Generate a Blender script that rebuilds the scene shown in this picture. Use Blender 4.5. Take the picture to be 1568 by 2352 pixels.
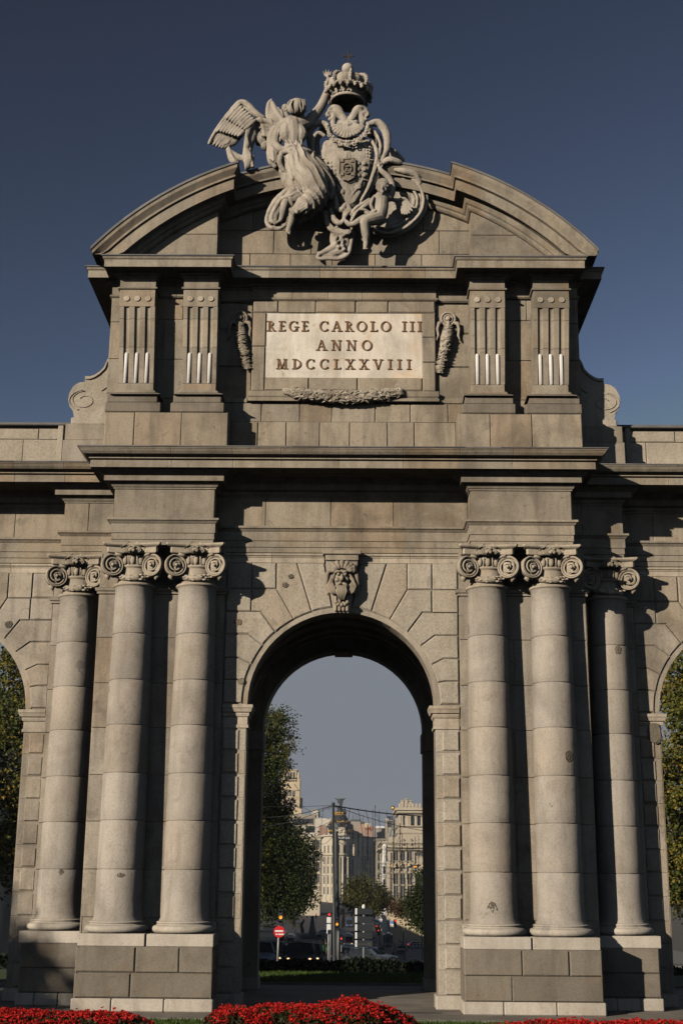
import bpy, math, random
from mathutils import Vector, Matrix, noise
R_ = math.radians
rnd = random.Random(7)
for o in list(bpy.data.objects): bpy.data.objects.remove(o)
scn = bpy.context.scene
COL = scn.collection

# ------------------------------------------------------------------ camera
CF, CP, CY, CR = 3064.7, R_(15.544), R_(-0.652), R_(0.473)      # focal in px of a 1568 px wide picture, pitch, yaw, roll
CX, CD, CH = 0.398, 37.756, 3.24
fw = Vector((math.sin(CY)*math.cos(CP), math.cos(CY)*math.cos(CP), math.sin(CP)))
rt0 = Vector((math.cos(CY), -math.sin(CY), 0)); up0 = rt0.cross(fw)
rt = rt0*math.cos(CR)+up0*math.sin(CR); up = -rt0*math.sin(CR)+up0*math.cos(CR)
cam = bpy.data.objects.new('camera', bpy.data.cameras.new('camera')); COL.objects.link(cam)
cam.data.sensor_fit = 'VERTICAL'; cam.data.sensor_height = 36.0; cam.data.lens = CF/2354*36
cam.data.clip_start = 0.3; cam.data.clip_end = 12000
m = Matrix.Identity(4)
for i in range(3): m[i][0], m[i][1], m[i][2] = rt[i], up[i], -fw[i]
m[0][3], m[1][3], m[2][3] = CX, -CD, CH
cam.matrix_world = m
scn.camera = cam
# ------------------------------------------------------------------ light
SUN_AZ, SUN_EL = R_(43), R_(16.5)        # sun is behind the camera's left shoulder
wd = bpy.data.worlds.new("World"); scn.world = wd; wd.use_nodes = True
nt = wd.node_tree; nt.nodes.clear()
wo = nt.nodes.new('ShaderNodeOutputWorld'); bg = nt.nodes.new('ShaderNodeBackground'); sk = nt.nodes.new('ShaderNodeTexSky')
sk.sky_type = 'NISHITA'; sk.sun_disc = False; sk.sun_elevation = SUN_EL; sk.sun_rotation = math.pi+SUN_AZ
sk.air_density = 1.0; sk.dust_density = 0.2; sk.ozone_density = 1.0; sk.altitude = 650
gm = nt.nodes.new('ShaderNodeGamma'); gm.inputs[1].default_value = 2.3
hs = nt.nodes.new('ShaderNodeHueSaturation'); hs.inputs['Saturation'].default_value = 0.72; hs.inputs['Value'].default_value = .185
nt.links.new(sk.outputs[0], gm.inputs[0]); nt.links.new(gm.outputs[0], hs.inputs['Color']); tn = nt.nodes.new('ShaderNodeMix'); tn.data_type = 'RGBA'; tn.blend_type = 'MULTIPLY'; tn.inputs[0].default_value = 1; tn.inputs[7].default_value = (.97, 1.0, .93, 1)
nt.links.new(hs.outputs[0], tn.inputs[6]); dk = nt.nodes.new('ShaderNodeMix'); dk.data_type = 'RGBA'; dk.blend_type = 'DARKEN'; dk.inputs[0].default_value = 1; dk.inputs[7].default_value = (4.0, 4.42, 5.15, 1)
nt.links.new(tn.outputs[2], dk.inputs[6]); nt.links.new(dk.outputs[2], bg.inputs[0]); nt.links.new(bg.outputs[0], wo.inputs[0])
bg.inputs[1].default_value = 0.05
sd = bpy.data.lights.new('sun', 'SUN'); sd.energy = 5.0; sd.angle = R_(0.5); sd.color = (1.0, 0.885, 0.745)
sun = bpy.data.objects.new('sun', sd); COL.objects.link(sun)
tosun = Vector((-math.sin(SUN_AZ)*math.cos(SUN_EL), -math.cos(SUN_AZ)*math.cos(SUN_EL), math.sin(SUN_EL)))
sun.rotation_euler = tosun.to_track_quat('Z', 'Y').to_euler(); sun.location = (-40, -60, 40)
scn.view_settings.view_transform = 'Standard'; scn.view_settings.look = 'None'
scn.view_settings.exposure = 0.0; scn.view_settings.gamma = 1.0
scn.cycles.max_bounces = 5; scn.cycles.diffuse_bounces = 0; scn.cycles.transparent_max_bounces = 12

# ------------------------------------------------------------------ measuring helpers (pixel -> point in the vertical plane y = Y)
def at(x, y, Y):
    d = fw*CF+rt*(x-784)-up*(y-1177); t = (Y+CD)/d[1]
    return Vector((CX+d[0]*t, Y, CH+d[2]*t))
def c1(x, y, Y): return at((750+x*.7015)*.57415, (150+y*.7015)*.57415, Y)
def c8(x, y, Y): return at((980+x*.5315)*.57415, (2750+y*.5315)*.57415, Y)

# ------------------------------------------------------------------ materials
def mat(name): 
    m = bpy.data.materials.new(name); m.use_nodes = True; n = m.node_tree.nodes; b = n['Principled BSDF']
    return m, m.node_tree, n, b
def simple(name, col, rough=.7, metal=0, emit=None, es=0, alpha=None):
    m, t, n, b = mat(name); b.inputs['Base Color'].default_value = (*col, 1); b.inputs['Roughness'].default_value = rough
    b.inputs['Metallic'].default_value = metal
    if emit: b.inputs['Emission Color'].default_value = (*emit, 1); b.inputs['Emission Strength'].default_value = es
    return m
def ramp(n, pts):
    r = n.new('ShaderNodeValToRGB'); e = r.color_ramp.elements
    while len(e) < len(pts): e.new(.5)
    for k, (p, c) in enumerate(pts): e[k].position = p; e[k].color = (*c, 1) if len(c) == 3 else c
    return r
def stone(name, cols, rough=.85, grain=.5, stain=.5, bump=.42, stain_col=(.10, .085, .065), scale=1.0, pit=.5):
    """cols: list of colours picked per block by the 'tint' attribute"""
    m, t, n, b = mat(name); L = t.links.new
    tc = n.new('ShaderNodeNewGeometry')
    at_ = n.new('ShaderNodeAttribute'); at_.attribute_name = 'tint'
    cols = [tuple(min(c*1.28, .75) for c in q) for q in cols]; N = len(cols); rp = ramp(n, [(i/(N-1), c) for i, c in enumerate(cols)]); L(at_.outputs['Fac'], rp.inputs[0])
    def nz(sc, det=4, ro=.6, dist=0, vec=None):
        q = n.new('ShaderNodeTexNoise'); q.inputs['Scale'].default_value = sc*scale; q.inputs['Detail'].default_value = det
        q.inputs['Roughness'].default_value = ro; q.inputs['Distortion'].default_value = dist
        L(vec if vec else tc.outputs['Position'], q.inputs['Vector']); return q
    # mottling
    n1 = nz(.55, 5, .62, .4); r1 = ramp(n, [(.30, (1-stain*.55,)*3), (.52, (1, 1, 1)), (.8, (1.0+.10*stain,)*3)]); L(n1.outputs['Fac'], r1.inputs[0])
    mx = n.new('ShaderNodeMix'); mx.data_type = 'RGBA'; mx.blend_type = 'MULTIPLY'; mx.inputs[0].default_value = 1
    L(rp.outputs[0], mx.inputs[6]); L(r1.outputs[0], mx.inputs[7])
    # granite grain
    n2 = nz(26, 3, .8); r2 = ramp(n, [(.32, (1-grain*.75,)*3), (.5, (1, 1, 1)), (.7, (1+.3*grain,)*3)]); L(n2.outputs['Fac'], r2.inputs[0])
    m2 = n.new('ShaderNodeMix'); m2.data_type = 'RGBA'; m2.blend_type = 'MULTIPLY'; m2.inputs[0].default_value = 1
    L(mx.outputs[2], m2.inputs[6]); L(r2.outputs[0], m2.inputs[7])
    # runs of dirt: noise stretched vertically
    mp = n.new('ShaderNodeMapping'); mp.inputs['Scale'].default_value = (1, 1, .16); L(tc.outputs['Position'], mp.inputs[0])
    n3 = nz(2.6, 5, .65, .3, mp.outputs[0]); r3 = ramp(n, [(.46, (0, 0, 0)), (.74, (1, 1, 1))]); L(n3.outputs['Fac'], r3.inputs[0])
    ms = n.new('ShaderNodeMath'); ms.operation = 'MULTIPLY'; ms.inputs[1].default_value = stain*.75; L(r3.outputs[0], ms.inputs[0])
    m3 = n.new('ShaderNodeMix'); m3.data_type = 'RGBA'; L(ms.outputs[0], m3.inputs[0]); L(m2.outputs[2], m3.inputs[6]); m3.inputs[7].default_value = (*stain_col, 1)
    # large brown weather stains and soot blooms
    n7 = nz(.9, 6, .68, .8); r7 = ramp(n, [(.54, (0, 0, 0)), (.66, (1, 1, 1))]); L(n7.outputs['Fac'], r7.inputs[0]); q7 = n.new('ShaderNodeMath'); q7.operation = 'MULTIPLY'; q7.inputs[1].default_value = stain*.5; L(r7.outputs[0], q7.inputs[0])
    m7 = n.new('ShaderNodeMix'); m7.data_type = 'RGBA'; L(q7.outputs[0], m7.inputs[0]); L(m3.outputs[2], m7.inputs[6]); m7.inputs[7].default_value = (stain_col[0]*1.9, stain_col[1]*1.55, stain_col[2]*1.2, 1)
    n8 = nz(3.4, 7, .72, .5); r8 = ramp(n, [(.60, (0, 0, 0)), (.70, (1, 1, 1))]); L(n8.outputs['Fac'], r8.inputs[0]); q8 = n.new('ShaderNodeMath'); q8.operation = 'MULTIPLY'; q8.inputs[1].default_value = stain*.75; L(r8.outputs[0], q8.inputs[0])
    m8 = n.new('ShaderNodeMix'); m8.data_type = 'RGBA'; L(q8.outputs[0], m8.inputs[0]); L(m7.outputs[2], m8.inputs[6]); m8.inputs[7].default_value = (stain_col[0]*.7, stain_col[1]*.7, stain_col[2]*.7, 1); m3 = m8
    # oval patches of mortar repair / dark spots
    vo = n.new('ShaderNodeTexVoronoi'); vo.inputs['Scale'].default_value = .62*scale; n6 = nz(2.2, 3, .6); va = n.new('ShaderNodeVectorMath'); va.operation = 'MULTIPLY_ADD'; va.inputs[1].default_value = (.55, .55, .8); L(n6.outputs['Color'], va.inputs[0]); L(tc.outputs['Position'], va.inputs[2]); L(va.outputs[0], vo.inputs['Vector'])
    gt = n.new('ShaderNodeMath'); gt.operation = 'LESS_THAN'; gt.inputs[1].default_value = .10; L(vo.outputs['Distance'], gt.inputs[0])
    gm = n.new('ShaderNodeMath'); gm.operation = 'MULTIPLY'; gm.inputs[1].default_value = .55*pit; L(gt.outputs[0], gm.inputs[0])
    m4 = n.new('ShaderNodeMix'); m4.data_type = 'RGBA'; L(gm.outputs[0], m4.inputs[0]); L(m3.outputs[2], m4.inputs[6]); m4.inputs[7].default_value = (.09, .085, .08, 1)
    L(m4.outputs[2], b.inputs['Base Color']); b.inputs['Roughness'].default_value = rough
    b.inputs['Specular IOR Level'].default_value = .25
    bp = n.new('ShaderNodeBump'); bp.inputs['Strength'].default_value = bump; bp.inputs['Distance'].default_value = .03
    n5 = nz(7, 8, .72); L(n5.outputs['Fac'], bp.inputs['Height']); L(bp.outputs[0], b.inputs['Normal'])
    return m
M = {}; HAZE = .00016
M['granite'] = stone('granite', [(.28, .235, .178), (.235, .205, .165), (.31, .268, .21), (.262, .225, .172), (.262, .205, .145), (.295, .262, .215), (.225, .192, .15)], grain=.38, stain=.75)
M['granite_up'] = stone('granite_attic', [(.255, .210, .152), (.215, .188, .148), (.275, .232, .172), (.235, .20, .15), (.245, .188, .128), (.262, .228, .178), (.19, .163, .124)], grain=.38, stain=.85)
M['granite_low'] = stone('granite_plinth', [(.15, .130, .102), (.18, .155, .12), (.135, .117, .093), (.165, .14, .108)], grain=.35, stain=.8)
M['granite_col'] = stone('granite_column', [(.305, .272, .23), (.27, .24, .20), (.295, .255, .205), (.285, .255, .216), (.31, .278, .236)], grain=.34, stain=.5, pit=.8)
M['lime'] = stone('limestone', [(.37, .32, .25), (.32, .275, .21), (.40, .345, .265)], grain=.3, stain=.7, stain_col=(.14, .11, .08))
M['white'] = stone('white_stone', [(.39, .35, .295), (.34, .305, .25), (.42, .375, .315)], grain=.25, stain=.5, stain_col=(.16, .13, .10))
M['statue'] = stone('statue_stone', [(.33, .292, .24), (.36, .315, .26)], grain=.25, stain=.8, stain_col=(.10, .085, .065), bump=.45)
M['marble'] = stone('plaque_marble', [(.54, .50, .43), (.50, .45, .375)], grain=.12, stain=.85, stain_col=(.33, .26, .17), bump=.05, pit=0)
M['cable'] = stone('cable_marble', [(.60, .56, .52), (.55, .52, .48)], grain=.1, stain=.2, bump=.05, pit=0)
M['slate'] = stone('slate', [(.10, .10, .10), (.16, .155, .15), (.07, .07, .072)], grain=.3, stain=.4, rough=.6)
M['bronze'] = simple('bronze', (.20, .105, .05), .5, .35)
M['iron'] = simple('iron', (.06, .045, .03), .6, .6)

# ------------------------------------------------------------------ mesh builder
class MB:
    def __init__(s): s.v = []; s.f = []; s.t = []; s.sm = []
    def add(s, vs, fs, t=None, sm=False):
        o = len(s.v); s.v += [tuple(p) for p in vs]
        t = rnd.random() if t is None else t
        for q in fs: s.f.append([i+o for i in q]); s.t.append(t); s.sm.append(sm)
    def box(s, x0, x1, y0, y1, z0, z1, t=None):
        s.add([(x0, y0, z0), (x1, y0, z0), (x1, y1, z0), (x0, y1, z0), (x0, y0, z1), (x1, y0, z1), (x1, y1, z1), (x0, y1, z1)],
              [(0, 3, 2, 1), (4, 5, 6, 7), (0, 1, 5, 4), (1, 2, 6, 5), (2, 3, 7, 6), (3, 0, 4, 7)], t)
    def cbox(s, x0, x1, y0, y1, z0, z1, ch=.02, t=None):          # box with chamfered edges
        vs = []; 
        for sx, X in ((1, x0), (-1, x1)):
            for sy, Y in ((1, y0), (-1, y1)):
                for sz, Z in ((1, z0), (-1, z1)):
                    vs += [(X, Y+sy*ch, Z+sz*ch), (X+sx*ch, Y, Z+sz*ch), (X+sx*ch, Y+sy*ch, Z)]
        def i(a, b, c, k): return ((a*2+b)*2+c)*3+k
        fs = []
        for a in (0, 1):
            q = [i(a, 0, 0, 0), i(a, 1, 0, 0), i(a, 1, 1, 0), i(a, 0, 1, 0)]; fs.append(q if a else q[::-1])
            q = [i(0, a, 0, 1), i(1, a, 0, 1), i(1, a, 1, 1), i(0, a, 1, 1)]; fs.append(q if not a else q[::-1])
            q = [i(0, 0, a, 2), i(1, 0, a, 2), i(1, 1, a, 2), i(0, 1, a, 2)]; fs.append(q if a else q[::-1])
            for b in (0, 1):
                fs.append([i(a, b, 0, 0), i(a, b, 1, 0), i(a, b, 1, 1), i(a, b, 0, 1)])
                fs.append([i(a, 0, b, 0), i(a, 1, b, 0), i(a, 1, b, 2), i(a, 0, b, 2)])
                fs.append([i(0, a, b, 1), i(1, a, b, 1), i(1, a, b, 2), i(0, a, b, 2)])
                for c in (0, 1): fs.append([i(a, b, c, 0), i(a, b, c, 1), i(a, b, c, 2)])
        s.add(vs, fs, t)
    def block(s, poly, yb, yf, ch=.015, t=None, T=None, jit=0):    # poly of (u,v); raised to yf with chamfered front edge
        n = len(poly)
        ar = sum(poly[i][0]*poly[(i+1) % n][1]-poly[(i+1) % n][0]*poly[i][1] for i in range(n))
        if ar < 0: poly = poly[::-1]
        def inset(d):
            r = []
            for i in range(n):
                p0, p1, p2 = poly[i-1], poly[i], poly[(i+1) % n]
                a = (p1[0]-p0[0], p1[1]-p0[1]); b = (p2[0]-p1[0], p2[1]-p1[1])
                la = math.hypot(*a) or 1; lb = math.hypot(*b) or 1
                na = (-a[1]/la, a[0]/la); nb = (-b[1]/lb, b[0]/lb)
                k = 1+na[0]*nb[0]+na[1]*nb[1]; k = max(k, .35)
                r.append((p1[0]+(na[0]+nb[0])*d/k, p1[1]+(na[1]+nb[1])*d/k))
            return r
        jr = random.Random(int((poly[0][0]*131+poly[0][1]*977+yf*61)*1000)); j_ = lambda q, k: [(a_+jr.uniform(-k, k), b_+jr.uniform(-k, k)) for a_, b_ in q]; ch = ch*jr.uniform(.7, 1.5)
        p1 = j_(inset(.006), .004); p2 = j_(inset(ch+.006), .006)
        if T is None: T = lambda u, v, w: (u, w, v)
        sg = 1 if yb > yf else -1
        vs = [T(u, v, yb) for u, v in p1]+[T(u, v, yf+sg*ch) for u, v in p1]+[T(u, v, yf) for u, v in p2]
        fs = [[i, (i+1) % n, n+(i+1) % n, n+i] for i in range(n)]+[[n+i, n+(i+1) % n, 2*n+(i+1) % n, 2*n+i] for i in range(n)]+[[2*n+i for i in range(n)]]
        s.add(vs, fs, t)
    def ashlar(s, u0, u1, zs, yf, w=1.3, depth=.06, ch=.016, T=None, clip=None, off=0, seed=None):
        r = random.Random(seed if seed is not None else rnd.random())
        for k in range(len(zs)-1):
            n = max(1, round((u1-u0)/w)); e = [u0+(u1-u0)*i/n for i in range(n+1)]
            if n > 1:
                sh = (.28 if (k+off) % 2 else -.22)*(u1-u0)/n
                e = [e[0]]+[x+sh+r.uniform(-.1, .1)*(u1-u0)/n for x in e[1:-1]]+[e[-1]]
                if n <= 1: pass
            for a, b in zip(e, e[1:]):
                poly = [(a, zs[k]), (b, zs[k]), (b, zs[k+1]), (a, zs[k+1])]
                if clip: poly = clip_poly(poly, clip)
                if len(poly) > 2 and abs(parea(poly)) > .02:
                    s.block(poly, yf+depth, yf+r.uniform(0, .004), ch, r.random(), T)
    def mould(s, path, prof, joint=1.7, seed=1, groove=.014, cap=True, closed=False):
        """prof (offset, z) bottom to top swept along the plan path; outward is to the right of travel"""
        r = random.Random(seed); st = []
        n = len(path)
        def nrm(a, b):
            dx, dy = b[0]-a[0], b[1]-a[1]; l = math.hypot(dx, dy); return (dy/l, -dx/l), l
        for i in range(n):
            if i == 0: m_, _ = nrm(path[0], path[1])
            elif i == n-1: m_, _ = nrm(path[-2], path[-1])
            else:
                a, _ = nrm(path[i-1], path[i]); b, _ = nrm(path[i], path[i+1]); k = 1+a[0]*b[0]+a[1]*b[1]
                m_ = ((a[0]+b[0])/k, (a[1]+b[1])/k)
            st.append((path[i], m_, 0, None))
            if i < n-1:
                nn, l = nrm(path[i], path[i+1]); q = int(l/joint)
                for j in range(1, q):
                    f = (j+r.uniform(-.12, .12))/q
                    for df, g in ((-.012/l, 0), (0, groove), (.012/l, 0)):
                        ff = f+df; st.append(((path[i][0]+(path[i+1][0]-path[i][0])*ff, path[i][1]+(path[i+1][1]-path[i][1])*ff), nn, g, 'j' if g else None))
        P = len(prof); vs = []
        for p, mm, g, _ in st:
            for o, z in prof: vs.append((p[0]+mm[0]*(o-g), p[1]+mm[1]*(o-g), z))
        o = len(s.v); s.v += vs; t = r.random()
        for i in range(len(st)-1):
            if st[i][3] == 'j': t = r.random()
            for k in range(P-1):
                s.f.append([o+i*P+k, o+(i+1)*P+k, o+(i+1)*P+k+1, o+i*P+k+1]); s.t.append(t); s.sm.append(False)
        if cap:
            for i in (0, len(st)-1):
                p = st[i][0]; b = len(s.v); s.v += [(p[0], p[1], prof[0][1]), (p[0], p[1], prof[-1][1])]
                s.f.append([b]+[o+i*P+k for k in range(P)]+[b+1]); s.t.append(t); s.sm.append(False)
    def lathe(s, cx, cy, prof, seg=40, t=None, sm=True, tints=None, a0=0, a1=2*math.pi):
        full = abs(a1-a0-2*math.pi) < 1e-6; m_ = seg if full else seg+1
        o = len(s.v)
        for r, z in prof:
            for i in range(m_):
                a = a0+(a1-a0)*i/seg; s.v.append((cx+r*math.cos(a), cy+r*math.sin(a), z))
        t = rnd.random() if t is None else t
        for k in range(len(prof)-1):
            for i in range(seg):
                j = (i+1) % m_
                s.f.append([o+k*m_+i, o+k*m_+j, o+(k+1)*m_+j, o+(k+1)*m_+i]); s.t.append(tints[k] if tints else t); s.sm.append(sm)
    def tube(s, pts, rad, seg=8, t=None, sm=True, closed_ends=True, flat=1.0):
        """tube along 3-D points; rad number or list"""
        pts = [Vector(p) for p in pts]; n = len(pts)
        rr = rad if isinstance(rad, (list, tuple)) else [rad]*n
        o = len(s.v); up_ = None; t = rnd.random() if t is None else t
        for i in range(n):
            d = (pts[min(i+1, n-1)]-pts[max(i-1, 0)])
            if d.length < 1e-9: d = Vector((0, 0, 1))
            d.normalize()
            if up_ is None: up_ = Vector((0, 0, 1)) if abs(d.z) < .9 else Vector((1, 0, 0))
            sx = d.cross(up_)
            if sx.length < 1e-6: sx = d.cross(Vector((1, .3, .1)))
            sx.normalize(); up_ = sx.cross(d).normalized()
            for k in range(seg):
                a = 2*math.pi*k/seg; s.v.append(tuple(pts[i]+sx*math.cos(a)*rr[i]+up_*math.sin(a)*rr[i]*flat))
        for i in range(n-1):
            for k in range(seg):
                j = (k+1) % seg; s.f.append([o+i*seg+k, o+i*seg+j, o+(i+1)*seg+j, o+(i+1)*seg+k]); s.t.append(t); s.sm.append(sm)
        if closed_ends:
            s.f.append([o+k for k in range(seg)][::-1]); s.t.append(t); s.sm.append(False)
            s.f.append([o+(n-1)*seg+k for k in range(seg)]); s.t.append(t); s.sm.append(False)
    def ball(s, c, r, seg=12, rings=8, sc=(1, 1, 1), t=None, sm=True, rot=None):
        vs = [Vector((0, 0, -1))]
        for i in range(1, rings):
            a = math.pi*i/rings-math.pi/2
            for k in range(seg):
                b = 2*math.pi*k/seg; vs.append(Vector((math.cos(a)*math.cos(b), math.cos(a)*math.sin(b), math.sin(a))))
        vs.append(Vector((0, 0, 1))); c = Vector(c)
        out = []
        for v in vs:
            w = Vector((v.x*r*sc[0], v.y*r*sc[1], v.z*r*sc[2]))
            if rot: w = rot @ w
            out.append(c+w)
        fs = [[0, 1+(k+1) % seg, 1+k] for k in range(seg)]
        for i in range(rings-2):
            for k in range(seg): fs.append([1+i*seg+k, 1+i*seg+(k+1) % seg, 1+(i+1)*seg+(k+1) % seg, 1+(i+1)*seg+k])
        e = len(vs)-1; b = 1+(rings-2)*seg
        fs += [[b+k, b+(k+1) % seg, e] for k in range(seg)]
        s.add(out, fs, t, sm)
    def prism(s, poly, y0, y1, t=None, T=None):                    # outline (u,v) given thickness y0..y1
        n = len(poly); T = T or (lambda u, v, w: (u, w, v))
        vs = [T(u, v, y0) for u, v in poly]+[T(u, v, y1) for u, v in poly]
        s.add(vs, [list(range(n)), list(range(2*n-1, n-1, -1))]+[[i, n+i, n+(i+1) % n, (i+1) % n] for i in range(n)], t)
    def build(s, name, material, parent=None, keep=False):
        me = bpy.data.meshes.new(name); me.from_pydata(s.v, [], s.f)
        a = me.attributes.new('tint', 'FLOAT', 'FACE'); a.data.foreach_set('value', s.t)
        me.polygons.foreach_set('use_smooth', s.sm)
        for q in (material if isinstance(material, list) else [material]): me.materials.append(q)
        me.update()
        o = bpy.data.objects.new(name, me); COL.objects.link(o)
        if parent is not None:
            o.parent = parent
            if not keep: o.matrix_parent_inverse = Matrix.Translation(-wloc(parent))
        return o
def wloc(o):
    p = Vector(o.location)
    if o.parent: p = p*1.0+(o.matrix_parent_inverse.translation+wloc(o.parent))
    return p
def parea(p): return .5*sum(p[i][0]*p[(i+1) % len(p)][1]-p[(i+1) % len(p)][0]*p[i][1] for i in range(len(p)))
def clip_poly(sub, clip):                                           # Sutherland-Hodgman, clip convex counter-clockwise
    out = sub
    for i in range(len(clip)):
        a, b = clip[i], clip[(i+1) % len(clip)]; inp = out; out = []
        if not inp: break
        def ins(p): return (b[0]-a[0])*(p[1]-a[1])-(b[1]-a[1])*(p[0]-a[0]) >= -1e-9
        def xs(p, q):
            d1 = (b[0]-a[0])*(p[1]-a[1])-(b[1]-a[1])*(p[0]-a[0]); d2 = (b[0]-a[0])*(q[1]-a[1])-(b[1]-a[1])*(q[0]-a[0])
            k = d1/(d1-d2); return (p[0]+(q[0]-p[0])*k, p[1]+(q[1]-p[1])*k)
        for j in range(len(inp)):
            p, q = inp[j-1], inp[j]
            if ins(q):
                if not ins(p): out.append(xs(p, q))
                out.append(q)
            elif ins(p): out.append(xs(p, q))
    return out
def tag(o, label=None, cat=None, group=None, kind=None):
    if label: o['label'] = label
    if cat: o['category'] = cat
    if group: o['group'] = group
    if kind: o['kind'] = kind
    return o
def empty(name, loc=(0, 0, 0), label=None, cat=None, group=None, parent=None):
    o = bpy.data.objects.new(name, None); COL.objects.link(o); o.location = loc; o.empty_display_size = .3
    if parent is not None: o.parent = parent
    return tag(o, label, cat, group)
def copy_tree(o, parent=None):
    c = o.copy(); COL.objects.link(c)
    if parent is not None:
        c.parent = parent; c.matrix_parent_inverse = o.matrix_parent_inverse.copy()
    for ch in list(o.children): copy_tree(ch, c)
    return c
RT = []
def remesh(mb, name, material, parent=None, voxel=.03, smooth=2, disp=None):
    import time; t0 = time.time()
    """fuse overlapping shapes into one continuous carved surface"""
    o = mb.build('tmp', material)
    md = o.modifiers.new('r', 'REMESH'); md.mode = 'VOXEL'; md.voxel_size = voxel; md.use_smooth_shade = True
    if smooth:
        ms = o.modifiers.new('s', 'SMOOTH'); ms.iterations = smooth; ms.factor = .5
    dg = bpy.context.evaluated_depsgraph_get(); me = bpy.data.meshes.new_from_object(o.evaluated_get(dg))
    bpy.data.objects.remove(o)
    me.name = name
    if disp:
        n_ = len(me.vertices); co = [0.0]*(3*n_); no = [0.0]*(3*n_); me.vertices.foreach_get('co', co); me.vertices.foreach_get('normal', no)
        for i in range(0, 3*n_, 3):
            d = disp((co[i], co[i+1], co[i+2])); co[i] += no[i]*d; co[i+1] += no[i+1]*d; co[i+2] += no[i+2]*d
        me.vertices.foreach_set('co', co)
    a = me.attributes.get('tint') or me.attributes.new('tint', 'FLOAT', 'FACE')
    me.polygons.foreach_set('use_smooth', [True]*len(me.polygons))
    if not me.materials: me.materials.append(material)
    q = bpy.data.objects.new(name, me); COL.objects.link(q)
    if parent is not None: q.parent = parent; q.matrix_parent_inverse = Matrix.Translation(-wloc(parent))
    RT.append((round(time.time()-t0, 2), name, len(me.vertices)))
    return q
def arc(cx, cz, r, a0, a1, n): return [(cx+r*math.sin(a0+(a1-a0)*i/n), cz+r*math.cos(a0+(a1-a0)*i/n)) for i in range(n+1)]
def lerp(a, b, t): return a+(b-a)*t
# ================================================================== THE TRIUMPHAL ARCH
arch = empty('triumphal_arch', (0, 0, 0), 'granite triumphal arch with paired columns, broken curved pediment and an inscribed tablet, filling the picture', 'monument')
G, GL, GC, LM, WH = M['granite'], M['granite_low'], M['granite_col'], M['lime'], M['white']
GU = M['granite_up']; R0 = 2.65; ZS = 8.09; YW = 1.5; XW = 11.94                         # opening radius, springing height, wing wall plane, wing arch axis
DRUM = [2.3, 3.54, 4.82, 6.08, 7.38, 8.63, 9.93, 11.24]
# ---------------------------------------------------------------- cores (the mass of masonry)
def pierced(mb, x0, x1, cx, y0, y1, ztop, n=28, R0=2.65):
    mb.box(x0, cx-R0, y0, y1, 0, ZS); mb.box(cx+R0, x1, y0, y1, 0, ZS)
    A = arc(cx, ZS, R0, -math.pi/2, math.pi/2, n)
    vs = []
    for y in (y0, y1):
        for (x, z) in A: vs.append((x, y, z))
        for (x, z) in A: vs.append((lerp(x0, x1, (x-cx+R0)/(2*R0)) if False else x, y, ztop))
    N = n+1; fs = []; fi = []
    for i in range(n):
        fs.append((i, i+1, N+i+1, N+i)); fs.append((2*N+i+1, 2*N+i, 3*N+i, 3*N+i+1))
        fi.append((i+1, i, 2*N+i, 2*N+i+1)); fs.append((N+i, N+i+1, 3*N+i+1, 3*N+i))
    mb.add(vs, fs, .3); mb.add(vs, fi, .3)
    mb.box(x0, cx-R0, y0, y1, ZS, ztop); mb.box(cx+R0, x1, y0, y1, ZS, ztop)
b = MB(); pierced(b, -6.75, 6.75, 0, 0, .75, 12.5); pierced(b, -6.75, 6.75, 0, .751, 6.399, 12.5, R0=3.2); pierced(b, -6.75, 6.75, 0, 6.4, 7.3, 12.5, R0=2.63); b.box(-6.5, 6.5, -.1, 6.7, 12.5, 15.0)
core = b.build('central_body', G, arch)
for s in (-1, 1):
    b = MB()
    if s < 0: pierced(b, -16.6, -6.75, -XW, YW, 4.4, 12.5); b.box(-16.6, -6.5, YW-.1, 4.4, 12.5, 15.0)
    else: pierced(b, 6.75, 16.6, XW, YW, 4.4, 12.5); b.box(6.5, 16.6, YW-.1, 4.4, 12.5, 15.0)
    b.build('wing_body', G, arch)
# vault: coffer ribs and panels lining the central passage
b = MB(); n = 26; RC = 3.2
P = lambda r, q, y: (r*math.sin(q), y, ZS+r*math.cos(q))
for (ya, yb, rr) in ((1.9, 2.3, .14), (3.4, 3.8, .14), (4.9, 5.3, .14), (5.9, 6.2, .14)):
    for i in range(n):
        a0, a1 = -math.pi/2+math.pi*i/n, -math.pi/2+math.pi*(i+1)/n; r0, r1 = RC-rr, RC
        b.add([P(r0, a0, ya), P(r0, a1, ya), P(r0, a1, yb), P(r0, a0, yb), P(r1, a0, ya), P(r1, a1, ya), P(r1, a1, yb), P(r1, a0, yb)],
              [(0, 1, 2, 3), (0, 4, 5, 1), (3, 2, 6, 7)], rnd.random())
    b.build('vault_rib', G, arch); b = MB()
b.box(-.3, .3, 6.3, 7.32, ZS+2.63-.08, ZS+2.62); b.build('rear_keystone', G, arch)

for s in (-1, 1):
    b = MB(); b.cbox(min(s*2.585, s*3.2), max(s*2.585, s*3.2), 6.25, 7.45, 7.4, 8.02); b.build('rear_impost', G, arch)
    b = MB(); b.cbox(min(s*2.59, s*3.2), max(s*2.59, s*3.2), 6.3, 7.4, 0, .36); b.build('base_course', WH, arch)
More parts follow.
